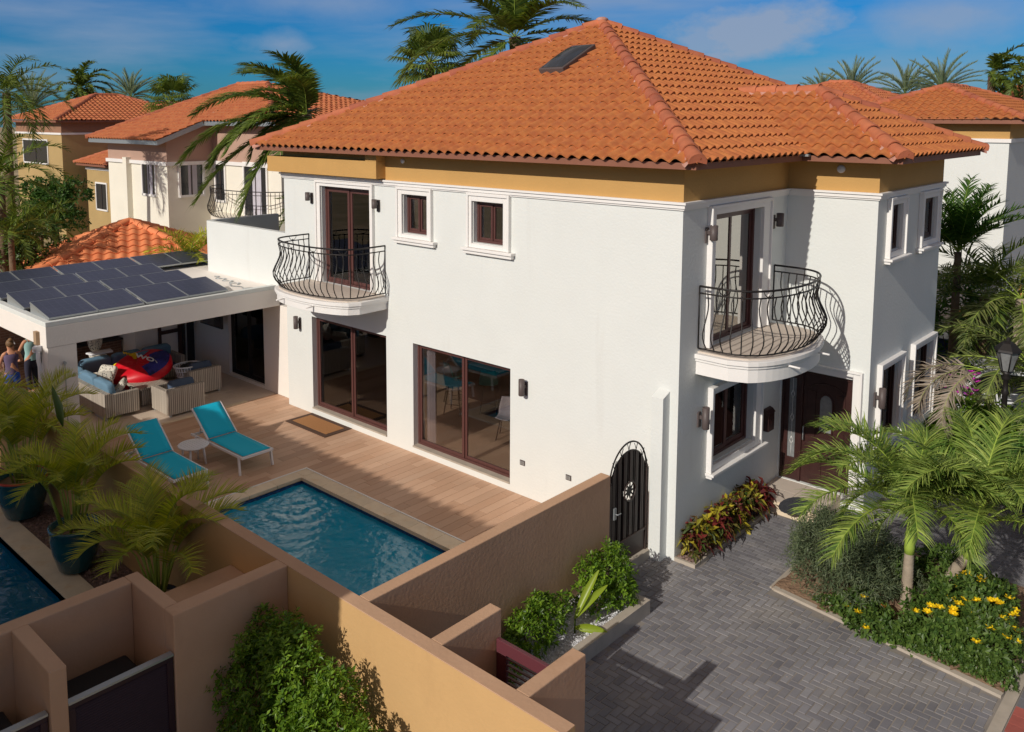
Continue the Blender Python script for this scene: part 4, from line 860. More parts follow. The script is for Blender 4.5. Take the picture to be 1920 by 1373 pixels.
# ================================================================== COVERED TERRACE
T = thing('covered_terrace', 'flat-roofed white covered terrace attached to the villa, carrying solar panels', 'terrace', (-13.5, -2.5, 0))
fx = -11.3; yb = -5.32; RX = -17.2
m = MB(); m.box(RX, fx, yb, .24, 2.31, 2.74); m.box(RX, -11.66, .24, 1.5, 2.31, 2.74); M['terr'] = mat('sunlit_terrace_stucco', (.84, .79, .73), .85, nsc=1.3, namt=.03, bump=(24, .4, .01), spec=.2); m.build('roof_slab', 'terr', T, bevel=.01)  # stucco base lightened in place of grazing sun on the fascia
m = MB(); 
for x0, x1, y0, y1 in [(fx-.16, fx, yb, .14), (RX, fx-.161, yb, yb+.16), (RX, RX+.16, yb+.16, 1.5), (RX+.16, -11.66, 1.34, 1.5)]: m.box(x0, x1, y0, y1, 2.741, 2.84)
m.build('parapet', 'white', T, bevel=.008)
m = MB(); m.box(fx-.36, fx-.002, yb+.02, yb+.60, 0, 2.309); m.build('column', 'terr', T, bevel=.01)
m = MB(); wall(m, 'y', .25, .2, -15.6, -10.66, 0, 2.309, [(-13.78, -12.08, .08, 2.12)]); m.build('wall', 'terr', T)
m = MB(); wall(m, 'x', -15.6, -.2, -1.3, .25, 0, 2.309); wall(m, 'x', -17.0, -.2, -4.6, -1.3, 0, 2.309); m.box(-17, -15.6, -1.5, -1.301, 0, 2.309); m.build('back_wall', 'terr', T)
window(T, 'y', .25, 1, -13.78, -12.08, .08, 2.12, glassmat='glassd', recess=.08, name='sliding_door', sash=.06, mat_='black')
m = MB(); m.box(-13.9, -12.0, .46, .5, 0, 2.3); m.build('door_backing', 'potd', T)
m = MB(); m.tube([(fx+.04, yb+.33, 1.22), (fx+.04, yb+.33, 1.95)], .012, 6); m.tube([(fx+.04, yb+.33, .55), (fx+.04, yb+.33, 1.22)], .01, 6); m.tube([(fx, yb+.33, 1.95), (fx+.06, yb+.33, 1.95)], .03, 8)
m.tube([(fx+.02, yb+.22, 1.25), (fx+.02, yb+.46, 1.25)], .022, 8); m.tube([(fx+.02, yb+.46, 1.25), (fx+.1, yb+.56, 1.33)], .02, 8); m.build('outdoor_shower', 'greym', T)
m = MB(); m.box(fx-.34, fx-.26, yb-.10, yb-.002, 2.2, 2.32); m.tube([(fx-.3, yb-.06, 2.2), (fx-.3, yb-.06, 2.0), (fx-.24, yb-.06, 1.9), (fx-.24, yb-.06, 0)], .045, 10); m.build('downpipe', 'whitep', T)
m = MB(); m.box(fx-.48, fx-.33, yb-.075, yb-.002, 2.33, 2.60); M['recess'] = mat('brownish_recess_render', srgb(166, 140, 112), .9); m.build('scupper_recess', 'recess', T)
m = MB(); m.ball((fx-.33, yb-.09, 2.27), (.07, .07, .06), 10, 6); m.box(fx-.46, fx-.34, yb-.12, yb-.003, 2.17, 2.27); m.build('rain_head', 'whitep', T, bevel=.01)
# roof terrace parapet behind, with the rounded end
m = MB(); m.box(-14.7, -10.66, .25, .42, 2.741, 4.15); n = 10
m.prism([(-14.7, .25)]+[(-14.7-.25*sin(pi/2*i/n), .25+.35*(1-cos(pi/2*i/n))) for i in range(1, n+1)]+[(-14.95, 2.6), (-14.78, 2.6), (-14.78, .62), (-14.7, .42)], 2.741, 4.149); m.build('terrace_parapet', 'white', T, bevel=.01)
# cable on the flat roof
m = MB(); pts = [(-13.9+.045*i*1.3, -.05+.10*sin(i*.9)-.02*i*.3, 2.755) for i in range(26)]; m.tube(pts, .012, 5); m.tube([(-12.7, -.3, 2.755), (-12.4, -.45, 2.755), (-12.1, -.32, 2.755), (-11.9, -.42, 2.755), (-11.8, -.2, 2.755)], .012, 5)
o = m.build('cable', 'greym'); tag(o, 'loose grey cable curling over the flat white terrace roof', 'cable')
# metal sun ornament
m = MB()
for k in range(14): a = 2*pi*k/14; m.tube([(-10.78+.03*cos(a), .235, 1.95+.03*sin(a)), (-10.78+.13*cos(a+.2), .22, 1.95+.13*sin(a+.2))], [.014, .004], 5)
m.ball((-10.78, .23, 1.95), (.05, .02, .05), 8, 6); o = m.build('sun_ornament', 'black'); tag(o, 'small dark metal sun ornament on the wall under the balcony', 'wall ornament')
# television under the roof
t_ = thing('television', 'black flat television hung under the terrace roof', 'television', (-13.7, -.25, 1.75)); m = MB(); m.box(-14.25, -13.15, -.32, -.26, 1.48, 2.06); m.build('casing', 'potd', t_, bevel=.01)
m = MB(); m.box(-14.22, -13.18, -.324, -.3205, 1.51, 2.03); m.build('screen', M['dome'], t_); m = MB(); m.box(-13.75, -13.65, -.26, .24, 1.7, 1.8); m.build('bracket', 'potd', t_)
# wood-framed glazed door on the back wall
t_ = thing('glazed_door', 'dark wood framed glazed door behind the corner sofa', 'door', (-15.55, -.4, 0)); m = MB()
for y0, y1, z0, z1 in [(-.86, -.78, 0, 2.2), (-.28, -.18, 0, 2.2), (-.78, -.28, 1.0, 1.1), (-.78, -.28, 2.1, 2.2), (-.78, -.28, 0, .12)]: m.box(-15.59, -15.54, y0, y1, z0, z1)
m.build('frame', 'darkbrown', t_); m = MB(); m.box(-15.59, -15.55, -.16, .2, 0, 2.2); m.build('dark_leaf', 'potd', t_); m = MB(); m.box(-15.55, -15.53, -.08, -.04, 0, 2.2); m.build('chrome_strip', 'greym', t_)

# solar panels
SP = None
pw, pd, tl = 1.0, 1.05, radians(10)
rows_ = [(-11.42, -5.20, 4), (-12.80, -5.20, 4), (-14.22, -5.20, 4), (-15.66, -5.20, 6)]
def make_panel():
    o = thing('solar_panel', '', 'solar panel', (0, 0, 0), 'solar panels on the terrace roof')
    m = MB(); m.box(-pd+.012, -.012, .012, pw-.012, .022, .034); m.build('cells', 'solar', o, local=True)
    m = MB()
    for x0, x1, y0, y1 in [(-pd, -pd+.012, 0, pw), (-.012, 0, 0, pw), (-pd+.012, -.012, 0, .012), (-pd+.012, -.012, pw-.012, pw)]: m.box(x0, x1, y0, y1, 0, .038)
    m.build('frame', 'greym', o, local=True)
    m = MB(); m.box(-pd+.02, -.02, .02, pw-.02, .004, .02); m.build('back_sheet', 'potd', o, local=True)
    return o
num = 0; onames = ['first', 'second', 'third', 'fourth', 'fifth', 'sixth']; rnames = ['front row along the fascia', 'second row from the fascia', 'third row from the fascia', 'rear row furthest from the camera']
for ri, (xl, ys_, n_) in enumerate(rows_):
    for k in range(n_):
        if SP is None: o = SP = make_panel()
        else: o = copy_tree(SP)
        o.location = (xl, ys_+k*(pw+.015)+(.045 if k >= 2 else 0)+(.045 if k >= 4 else 0), 2.86); o.rotation_euler = (0, tl, 0)
        o['label'] = 'dark blue solar panel, %s from the left in the %s' % (onames[k], rnames[ri])
        # supports
    t_ = thing('panel_rack', 'grey steel wedge rack carrying the %s' % ('panels of the '+rnames[ri]), 'panel rack', (xl-.5, ys_, 2.75), 'solar panel racks'); m = MB()
    hx = xl-pd*cos(tl); hz = 2.86+pd*sin(tl)
    for y in [ys_+.02, ys_+2.05, ys_+n_*pw+.04]:
        m = MB(); m.add([(xl-.02, y-.015, 2.745), (hx+.02, y-.015, 2.745), (hx+.02, y-.015, hz-.012), (xl-.02, y-.015, 2.85), (xl-.02, y+.0, 2.745), (hx+.02, y+.0, 2.745), (hx+.02, y+.0, hz-.012), (xl-.02, y+.0, 2.85)], [(0, 1, 2, 3), (7, 6, 5, 4), (0, 4, 5, 1), (1, 5, 6, 2), (2, 6, 7, 3), (3, 7, 4, 0)]); m.build('wedge', 'greym', t_)
    m = MB(); m.box(hx-.02, xl+.02, ys_-.03, ys_+.0, 2.742, 2.77); m.build('base_rail', 'greym', t_)

# ================================================================== TERRACE FURNITURE
def tcyl(p0, p1, r, mb, n=8): mb.tube([p0, p1], r, n)
def cushion(mb, x0, x1, y0, y1, z0, z1, puff=.03, n=8, rot=None, piv=None):
    """soft box"""
    cx, cy, cz = (x0+x1)/2, (y0+y1)/2, (z0+z1)/2; hx, hy, hz = (x1-x0)/2, (y1-y0)/2, (z1-z0)/2; vs = []; fs = []
    K = 14; J = 10
    for i in range(J+1):
        t = -pi/2+pi*i/J
        for k in range(K*2):
            a = pi*k/K; sp = lambda v, e: math.copysign(abs(v)**e, v)
            e = .28; p = Vector((hx*sp(cos(t), e)*sp(cos(a), e), hy*sp(cos(t), e)*sp(sin(a), e), hz*sp(sin(t), .55)))
            if rot is not None: p = rot @ p
            vs.append((cx+p.x, cy+p.y, cz+p.z))
    K2 = K*2
    for i in range(J):
        for k in range(K2): fs.append((i*K2+k, i*K2+(k+1) % K2, (i+1)*K2+(k+1) % K2, (i+1)*K2+k))
    mb.add(vs, fs, 0, True)
# corner sofa
sf = thing('corner_sofa', 'grey wicker corner sofa with blue cushions under the terrace roof', 'sofa', (-14, -3, 0))
m = MB(); m.box(-15.4, -12.62, -3.65, -3.5, .08, .64); m.box(-12.74, -12.621, -3.499, -2.82, .08, .60); m.box(-15.4, -12.741, -3.499, -2.82, .08, .30); m.box(-15.4, -15.25, -3.499, -.75, .08, .64); m.box(-15.249, -14.55, -2.819, -.75, .08, .30); m.box(-15.249, -14.55, -.75, -.62, .08, .6)
m.build('frame', 'wicker', sf, bevel=.01)
m = MB(); 
for x0 in (-14.9, -14.05, -13.25): m.box(x0, x0+.6, -3.62+.0, -3.58, -.0, .079)
m.build('legs', 'greym', sf)
for i in range(3): m = MB(); cushion(m, -15.2+.83*i+.0, -14.38+.83*i, -3.48, -2.8, .30, .44); m.build('seat_cushion', 'bluecd', sf)
for i in range(2): m = MB(); cushion(m, -15.22, -14.53, -2.78+.98*i, -1.82+.98*i, .30, .44); m.build('seat_cushion', 'bluecd', sf)
rx = Matrix.Rotation(radians(12), 3, 'X'); ry = Matrix.Rotation(radians(12), 3, 'Y')
for i in range(3): m = MB(); cushion(m, -15.15+.82*i, -14.34+.82*i, -3.52, -3.33, .44, .86, rot=rx); m.build('back_cushion', 'bluec', sf)
for i in range(3): m = MB(); cushion(m, -15.24, -15.05, -3.2+.82*i, -2.39+.82*i, .44, .86, rot=ry); m.build('back_cushion', 'bluec', sf)
M['dots'] = mat('dotted_cushion_fabric', srgb(222, 218, 206), .9)
def dotm(t, b):
    L = t.links.new; geo = N('ShaderNodeNewGeometry', t); vo = N('ShaderNodeTexVoronoi', t); vo.inputs['Scale'].default_value = 26; L(geo.outputs['Position'], vo.inputs[0])
    mr = N('ShaderNodeMapRange', t); mr.inputs[1].default_value = .30; mr.inputs[2].default_value = .36; L(vo.outputs['Distance'], mr.inputs[0]); mx = N('ShaderNodeMixRGB', t); mx.inputs[1].default_value = (*srgb(60, 66, 72), 1); mx.inputs[2].default_value = (*srgb(214, 208, 194), 1); L(mr.outputs[0], mx.inputs[0]); L(mx.outputs[0], b.inputs['Base Color']); b.inputs['Roughness'].default_value = .9
M['dots'] = custom_nodes('spotted_cushion_fabric', dotm)
for p, rt, lab in (((-14.1, -2.95, .66), Euler((radians(55), radians(0), radians(25))), 'cream spotted square cushion leaning at the middle of the corner sofa'), ((-13.05, -3.12, .58), Euler((radians(50), 0, radians(-30))), 'cream spotted square cushion by the near arm of the corner sofa'), ((-13.75, -3.2, .62), Euler((radians(60), 0, radians(70))), 'small spotted cushion tucked against the blue sofa back')):
    m = MB(); cushion(m, p[0]-.24, p[0]+.24, p[1]-.24, p[1]+.24, p[2]-.07, p[2]+.07, rot=rt.to_matrix()); o = m.build('throw_cushion', 'dots'); tag(o, lab, 'cushion', 'spotted throw cushions on the sofa')
# coffee table
t_ = thing('coffee_table', 'square wicker coffee table in front of the corner sofa', 'coffee table', (-13.35, -2.26, 0)); m = MB(); m.box(-13.75, -12.95, -2.66, -1.86, .42, .47); m.build('table_top', 'wicker', t_, bevel=.008); m = MB(); m.box(-13.68, -13.02, -2.59, -1.93, .03, .419); m.build('base', 'wicker', t_)
# armchairs
def armchair(x0, x1, y0, y1, lab, back):
    t_ = thing('armchair', lab, 'armchair', ((x0+x1)/2, (y0+y1)/2, 0), 'wicker armchairs'); m = MB()
    if back == '+x': m.box(x1-.14, x1, y0, y1, .05, .66); m.box(x0, x1-.141, y0, y0+.13, .05, .60); m.box(x0, x1-.141, y1-.13, y1, .05, .60); m.box(x0, x1-.141, y0+.131, y1-.131, .05, .28)
    m.build('frame', 'wicker', t_, bevel=.012); m = MB(); cushion(m, x0-.03, x1-.16, y0+.14, y1-.14, .28, .43); m.build('seat_cushion', 'bluec', t_)
    m = MB(); cushion(m, x1-.34, x1-.15, y0+.15, y1-.15, .42, .80, rot=Matrix.Rotation(radians(-14), 3, 'Y')); m.build('back_cushion', 'bluecd', t_)
    m = MB()
    for a in (x0+.05, x1-.08):
        for b_ in (y0+.04, y1-.08): m.box(a, a+.05, b_, b_+.05, 0, .049)
    m.build('feet', 'greym', t_); return t_
armchair(-12.66, -11.80, -2.52, -1.60, 'grey wicker armchair nearest the deck, its back to the loungers', '+x')
armchair(-13.55, -12.78, -1.45, -.58, 'grey wicker armchair by the wall holding the laundry basket', '+x')
# laundry basket
t_ = thing('laundry_basket', 'white plastic laundry basket full of dark clothes on an armchair', 'laundry basket', (-13.25, -1.25, .55)); m = MB()
n = 28; bx_, by_ = -13.25, -1.25
def ell(a, s, z): return (bx_+.27*s*cos(a), by_+.36*s*sin(a), z)
for i in range(n):
    a = 2*pi*i/n; b_ = 2*pi*(i+.55)/n; m.add([ell(a, .74, .46), ell(b_, .74, .46), ell(b_, .97, .70), ell(a, .97, .70)], [(0, 1, 2, 3)])
m.tube([ell(2*pi*i/32, 1.0, .72) for i in range(33)], .02, 6); m.tube([ell(2*pi*i/32, .76, .46) for i in range(33)], .014, 6); m.tube([ell(2*pi*i/32, .88, .6) for i in range(33)], .01, 6); m.build('basket', 'whitep', t_, solid=.004)
m = MB(); 
for _ in range(9): m.ball((bx_+random.uniform(-.1, .1), by_+random.uniform(-.17, .17), .66+random.uniform(-.04, .08)), (random.uniform(.07, .12), random.uniform(.08, .14), random.uniform(.04, .08)), 8, 6)
m.build('clothes', M['potd'], t_)
# red towable tube with lettering
M['red'] = mat('red_vinyl', srgb(214, 18, 36), .45, nsc=3, namt=.1); M['vblue'] = mat('violet_blue_vinyl', srgb(62, 62, 150), .45, nsc=9, namt=.3, col2=srgb(30, 40, 90)); M['yellow'] = mat('yellow_vinyl', srgb(240, 200, 30), .5)
t_ = thing('towable_tube', 'big red inflatable towable tube with blue and yellow graphics lying on the sofa', 'towable tube', (-13.75, -2.0, .62), rz=0)
tm = Matrix.Translation(Vector((-13.98, -2.16, .66))) @ Euler((radians(14), radians(22), radians(-38))).to_matrix().to_4x4()
def tubept(a, r, h): return tm @ Vector((.62*r*cos(a)*(1.12 if cos(a) < 0 else .95), .82*r*sin(a), h))
m = MB(); K = 40; R_ = 12; vs = []
for i in range(R_+1):
    r = i/R_
    for k in range(K):
        a = 2*pi*k/K; hh = .20*(max(0, 1-r**4))**.5*(1+.10*sin(3*a+r*3)+.05*sin(9*a)); vs.append(tubept(a, max(r, .001), hh))
for k in range(K): vs.append(tubept(2*pi*k/K, .96, -.16))
m.add(vs, [(i*K+k, i*K+(k+1) % K, (i+1)*K+(k+1) % K, (i+1)*K+k) for i in range(R_+1) for k in range(K)], 0, True); m.build('body', 'red', t_)
def patch(a0, a1, r0, r1, name, mm, lift=.012):
    m = MB(); vs = []; A, B = 12, 5
    for i in range(A+1):
        for j in range(B+1):
            a = a0+(a1-a0)*i/A; r = r0+(r1-r0)*j/B; hh = .20*(max(0, 1-r**4))**.5*(1+.10*sin(3*a+r*3)+.05*sin(9*a))+lift; vs.append(tubept(a, r, hh))
    m.add(vs, [(i*(B+1)+j, (i+1)*(B+1)+j, (i+1)*(B+1)+j+1, i*(B+1)+j+1) for i in range(A) for j in range(B)], 0, True); m.build(name, mm, t_)
patch(.5, 2.2, .42, .97, 'blue_panel', 'vblue'); patch(2.75, 3.3, .4, .72, 'blue_stripe', 'bluec'); patch(3.35, 3.6, .3, .8, 'yellow_stripe', 'yellow'); patch(-2.0, -1.75, .75, .98, 'yellow_corner', 'yellow')
def lettering(s_, size, mw, parent, matn, name='lettering'):
    cu = bpy.data.curves.new(name, 'FONT'); cu.body = s_; cu.size = size; cu.extrude = .004; cu.offset = .008; cu.align_x = 'CENTER'; cu.align_y = 'CENTER'
    tmp = bpy.data.objects.new(name, cu); COL.objects.link(tmp); dg = bpy.context.evaluated_depsgraph_get(); dg.update()
    me = bpy.data.meshes.new_from_object(tmp.evaluated_get(dg)); bpy.data.objects.remove(tmp)
    off = parent.location; me.transform(Matrix.Translation(-off) @ mw); me.materials.clear(); me.materials.append(M[matn]); o = bpy.data.objects.new(name, me); COL.objects.link(o); o.parent = parent; return o
cc = tubept(1.25, .5, .27)
lettering('WOW', .25, Matrix.Translation(cc) @ Euler((radians(14), radians(22), radians(62))).to_matrix().to_4x4(), t_, 'whitep')
cc = tubept(2.3, .8, .21); lettering('WOW', .15, Matrix.Translation(tubept(3.6, .5, .26)) @ Euler((radians(14), radians(22), radians(62))).to_matrix().to_4x4(), t_, 'yellow')
# kitchen counter along the back wall, high chair, grill
t_ = thing('outdoor_kitchen', 'brown brick outdoor kitchen counter along the back wall of the terrace', 'kitchen counter', (-16.6, -3, 0)); m = MB(); m.box(-16.99, -16.35, -4.55, -1.55, 0, .88); m.build('counter', 'brick', t_); m = MB(); m.box(-16.99, -16.30, -4.6, -1.52, .881, .93); m.build('worktop', 'potd', t_, bevel=.005)
m = MB(); m.box(-16.99, -16.96, -4.5, -1.52, .931, 1.8); m.build('splashback', 'brick', t_)
t_ = thing('high_chair', 'high chair with a white tray and patterned grey seat', 'high chair', (-15.9, -2.5, 0)); m = MB()
m.add([(-15.58, -2.85, .86), (-15.30, -2.80, .86), (-15.26, -2.25, .86), (-15.54, -2.2, .86), (-15.58, -2.85, .91), (-15.30, -2.80, .91), (-15.26, -2.25, .91), (-15.54, -2.2, .91)], [(3, 2, 1, 0), (4, 5, 6, 7), (0, 1, 5, 4), (1, 2, 6, 5), (2, 3, 7, 6), (3, 0, 4, 7)]); m.build('tray', 'whitep', t_, bevel=.03)
m = MB(); m.ball((-15.9, -2.45, 1.1), (.08, .2, .32), 12, 8); m.box(-15.88, -15.55, -2.65, -2.3, .68, .76); m.build('seat', 'dots', t_)
m = MB()
for a in (-15.85, -15.4):
    for b_ in (-2.78, -2.25): m.tube([(a, b_, 0), (a*.5-15.65*.5, b_*.5-2.5*.5, .72)], .015, 6)
m.build('legs', 'greym', t_)
t_ = thing('grill', 'black barbecue grill with a rounded light lid beside the column', 'grill', (-15.9, -3.5, 0)); m = MB(); m.box(-16.2, -15.75, -3.75, -3.1, .1, .88); m.build('cabinet', 'potd', t_, bevel=.01); m = MB(); m.ball((-15.97, -3.42, .93), (.24, .34, .24), 14, 8); m.build('lid', 'whitep', t_); m = MB(); m.tube([(-15.73, -3.7, .8), (-15.73, -3.15, .8)], .012, 6); m.build('handle', 'greym', t_)
# woven bench and tub near the women
t_ = thing('wicker_bench', 'low dark wicker bench left of the terrace column', 'bench', (-15.2, -4.55, 0)); m = MB(); m.box(-15.5, -14.3, -4.95, -4.55, .05, .42); m.build('frame', 'wicker', t_, bevel=.01); m = MB(); cushion(m, -15.48, -14.32, -4.93, -4.57, .42, .5); m.build('seat_cushion', 'bluecd', t_)
t_ = thing('round_tub', 'round dark tub with a pale rim at the left picture edge', 'tub', (-14.4, -5.45, 0)); m = MB(); m.lathe([(0, .02), (.26, .02), (.33, .3), (.36, .5), (.34, .5), (.3, .3), (.24, .06), (0, .06)], (-14.2, -5.4, .3), 20); m.box(-14.4, -14.0, -5.6, -5.2, 0, .3); m.build('bowl', 'potd', t_); m = MB(); m.tube([(-14.2+.355*cos(2*pi*i/24), -5.4+.355*sin(2*pi*i/24), .8) for i in range(25)], .015, 6); m.build('rim', 'whitep', t_)
# loungers
def make_lounger():
    o = thing('sun_lounger', '', 'sun lounger', (0, 0, 0), 'turquoise sun loungers on the deck')
    w = .34; hx_ = -1.33; zt = .35
    bxp = hx_-.62; bz_ = .35+.53
    m = MB()
    for s in (-1, 1):
        m.beam((0, s*w, zt), (-2.0, s*w, zt-.02), .035, .05); m.beam((hx_, s*(w-.01), zt+.03), (bxp, s*(w-.01), bz_), .03, .035)
    m.beam((-.02, -w, zt), (-.02, w, zt), .035, .05); m.beam((-1.95, -w, zt-.02), (-1.95, w, zt-.02), .035, .05); m.beam((bxp, -w, bz_), (bxp, w, bz_), .03, .035); m.beam((hx_, -w, zt), (hx_, w, zt), .03, .03)
    m.build('frame', 'whitep', o, bevel=.006, local=True)
    for s in (-1, 1):
        for x, dx in ((-.12, .05), (-1.75, -.06)):
            m = MB(); m.beam((x, s*(w+.02), zt), (x+dx, s*(w+.03), 0), .045, .05); m.build('leg', 'whitep', o, bevel=.006, local=True)
    m = MB(); m.beam((hx_-.35, -w+.08, zt+.28), (hx_-.5, -w+.08, zt-.02), .02, .02); m.beam((hx_-.35, w-.08, zt+.28), (hx_-.5, w-.08, zt-.02), .02, .02); m.build('back_strut', 'whitep', o, local=True)
    def sling(p0, p1, name):
        m = MB(); vs = []
        for i in range(9):
            for j in range(7):
                a, b_ = i/8, j/6; q_ = Vector(p0)*(1-a)+Vector(p1)*a; sag = -.018*sin(pi*a)*sin(pi*b_); vs.append((q_.x, -w+.03+(2*w-.06)*b_, q_.z+sag+.012))
        m.add(vs, [(i*7+j, (i+1)*7+j, (i+1)*7+j+1, i*7+j+1) for i in range(8) for j in range(6)], 0, True); m.build(name, 'turq', o, local=True, solid=.006)
    sling((-.04, 0, zt+.015), (hx_, 0, zt+.02), 'seat_sling'); sling((hx_, 0, zt+.04), (bxp, 0, bz_+.01), 'back_sling')
    return o
lg = make_lounger(); lg.location = (-7.68, -2.76, 0); lg['label'] = 'turquoise and white sun lounger nearer the villa, fully in view'
l2 = copy_tree(lg); l2.location = (-7.66, -4.2, 0); l2['label'] = 'turquoise and white sun lounger half hidden behind the palm fronds'
t_ = thing('side_table', 'low round white slatted side table between the two loungers', 'side table', (-8.95, -3.45, 0)); m = MB()
for k in range(9):
    y = -.27+.06*k+.03; h = sqrt(max(0, .29**2-(abs(y)+.0)**2)); m.box(-8.95-h, -8.95+h, -3.45+y-.026, -3.45+y+.026, .39, .41)
m.tube([(-8.95+.285*cos(2*pi*i/28), -3.45+.285*sin(2*pi*i/28), .395) for i in range(29)], .02, 6); m.build('table_top', 'whitep', t_)
for a in (.7, 2.3, 3.9, 5.5): m = MB(); m.tube([(-8.95+.2*cos(a), -3.45+.2*sin(a), .39), (-8.95+.25*cos(a), -3.45+.25*sin(a), 0)], .024, 8); m.build('leg', 'whitep', t_)
# mats
M['mat_in'] = mat('coir_mat', srgb(168, 120, 76), .95, nsc=50, namt=.25); M['mat_out'] = mat('brown_mat_border', srgb(84, 62, 50), .9, nsc=30, namt=.2); M['rub'] = mat('dark_rubber_mat', srgb(62, 64, 70), .8, nsc=40, namt=.5, bump=(50, 1, .01))
t_ = thing('door_mat', 'rectangular coir door mat with a dark border in front of the sliding door', 'door mat', (-8.9, -.4, 0)); m = MB(); m.box(-9.68, -8.18, -.77, .0-.02, .002, .016); m.build('border', 'mat_out', t_); m = MB(); m.box(-9.56, -8.30, -.65, -.14, .017, .022); m.build('coir_field', 'mat_in', t_)
m = MB(); mc = at(1489, 948, z=.15); m.prism([(mc.x+.22*cos(2*pi*k/36)*(1+.03*(k % 2)), mc.y+.38*sin(2*pi*k/36)*(1+.03*(k % 2))) for k in range(36)], .142, .16); o = m.build('door_mat', 'rub'); tag(o, 'dark oval rubber door mat on the porch tiles by the front door', 'door mat')

# furniture seen through the sliding doors
def shell_chair(loc, rz, lab, shell, seat=.45, bar=False, legm='darkbrown'):
    t_ = thing('shell_stool' if bar else 'shell_chair', lab, 'bar stool' if bar else 'chair', loc, 'bar stools inside' if bar else None, rz=rz)
    m = MB(); vs = []; A, B = 9, 9
    for i in range(A+1):
        t = i/A
        for j in range(B+1):
            s = -1+2*j/B
            if t < .5: x, z = .22-.44*(t/.5), -.03*sin(pi*t/.5)
            else: q_ = (t-.5)/.5; x, z = -.22-.08*q_, .36*q_**.85
            w = .22*(1-.25*max(0, t-.6)/.4); vs.append((x-.0+.05*s*s*(t > .5), w*s, seat+z+.05*s*s*(1-t*.6)))
    m.add(vs, [(i*(B+1)+j, (i+1)*(B+1)+j, (i+1)*(B+1)+j+1, i*(B+1)+j+1) for i in range(A) for j in range(B)], 0, True); m.build('shell', shell, t_, local=True, solid=.012)
    for sx in (-1, 1):
        for sy in (-1, 1): m = MB(); m.tube([(sx*.12, sy*.12, seat-.02), (sx*.21, sy*.2, 0)], .013, 6); m.build('leg', legm, t_, local=True)
    if bar: m = MB(); q_ = .175; m.tube([(q_, q_, .25), (-q_, q_, .25), (-q_, -q_, .25), (q_, -q_, .25), (q_, q_, .25)], .008, 5); m.build('footrest', 'black', t_, local=True)
shell_chair((-5.1, 1.75, .12), radians(-60), 'grey shell chair on thin legs inside the right sliding door', 'curtain')
shell_chair((-7.0, 2.1, .12), radians(20), 'white shell bar stool nearest the glass inside the right sliding door', 'whitep', .68, True)
M['teal'] = mat('teal_plastic', srgb(40, 160, 160), .4)
shell_chair((-7.5, 2.6, .12), radians(70), 'teal shell bar stool furthest from the glass inside the right sliding door', 'teal', .68, True)
shell_chair((-6.5, 2.7, .12), radians(130), 'teal shell bar stool between the other two behind the glass', 'teal', .68, True)
t_ = thing('high_table', 'white topped high table inside the right sliding door', 'table', (-7.1, 3.3, .12)); m = MB(); m.box(-7.8, -6.4, 2.95, 3.7, 1.02, 1.06); m.build('table_top', 'whitep', t_); m = MB(); m.box(-7.7, -6.5, 3.1, 3.6, .12, 1.019); m.build('base', 'darkbrown', t_)

# ================================================================== PEOPLE
def skin_mesh(name, joints, bones, m, parent=None, sub=2):
    me = bpy.data.meshes.new(name); names = list(joints); idx = {n: i for i, n in enumerate(names)}
    off = parent.location if parent else Vector()
    while parent and parent.parent: break
    me.from_pydata([Vector(joints[n][:3])-off for n in names], [(idx[a], idx[b_]) for a, b_ in bones], []); me.update()
    o = bpy.data.objects.new(name, me); COL.objects.link(o)
    if parent: o.parent = parent
    md = o.modifiers.new('skin', 'SKIN'); md.use_smooth_shade = True
    if not me.skin_vertices: 
        bpy.context.view_layer.objects.active = o; o.select_set(True); 
        bm = bmesh.new(); bm.from_mesh(me); bm.verts.layers.skin.verify(); bm.to_mesh(me); bm.free(); o.select_set(False)
    for i, n in enumerate(names):
        j = joints[n]; r = j[3]; r2 = j[4] if len(j) > 4 else r; me.skin_vertices[0].data[i].radius = (r, r2)
    me.skin_vertices[0].data[0].use_root = True
    sm = o.modifiers.new('sub', 'SUBSURF'); sm.levels = sub; sm.render_levels = sub
    me.materials.append(M[m]); return o
M['skinp'] = mat('tanned_skin', srgb(196, 140, 108), .55); M['hair'] = mat('brown_hair', srgb(92, 64, 42), .6, nsc=40, namt=.4); M['hairb'] = mat('dark_blond_hair', srgb(120, 92, 62), .6, nsc=40, namt=.4)
M['shorts'] = mat('blue_shorts', srgb(36, 84, 190), .8, nsc=8, namt=.1); M['topp'] = mat('purple_grey_top', srgb(98, 84, 112), .85, nsc=10, namt=.15); M['topt'] = mat('pale_teal_top', srgb(150, 190, 186), .85); M['pants'] = mat('dark_trousers', srgb(40, 40, 56), .85); M['topw'] = mat('pale_grey_top', srgb(170, 176, 182), .85)
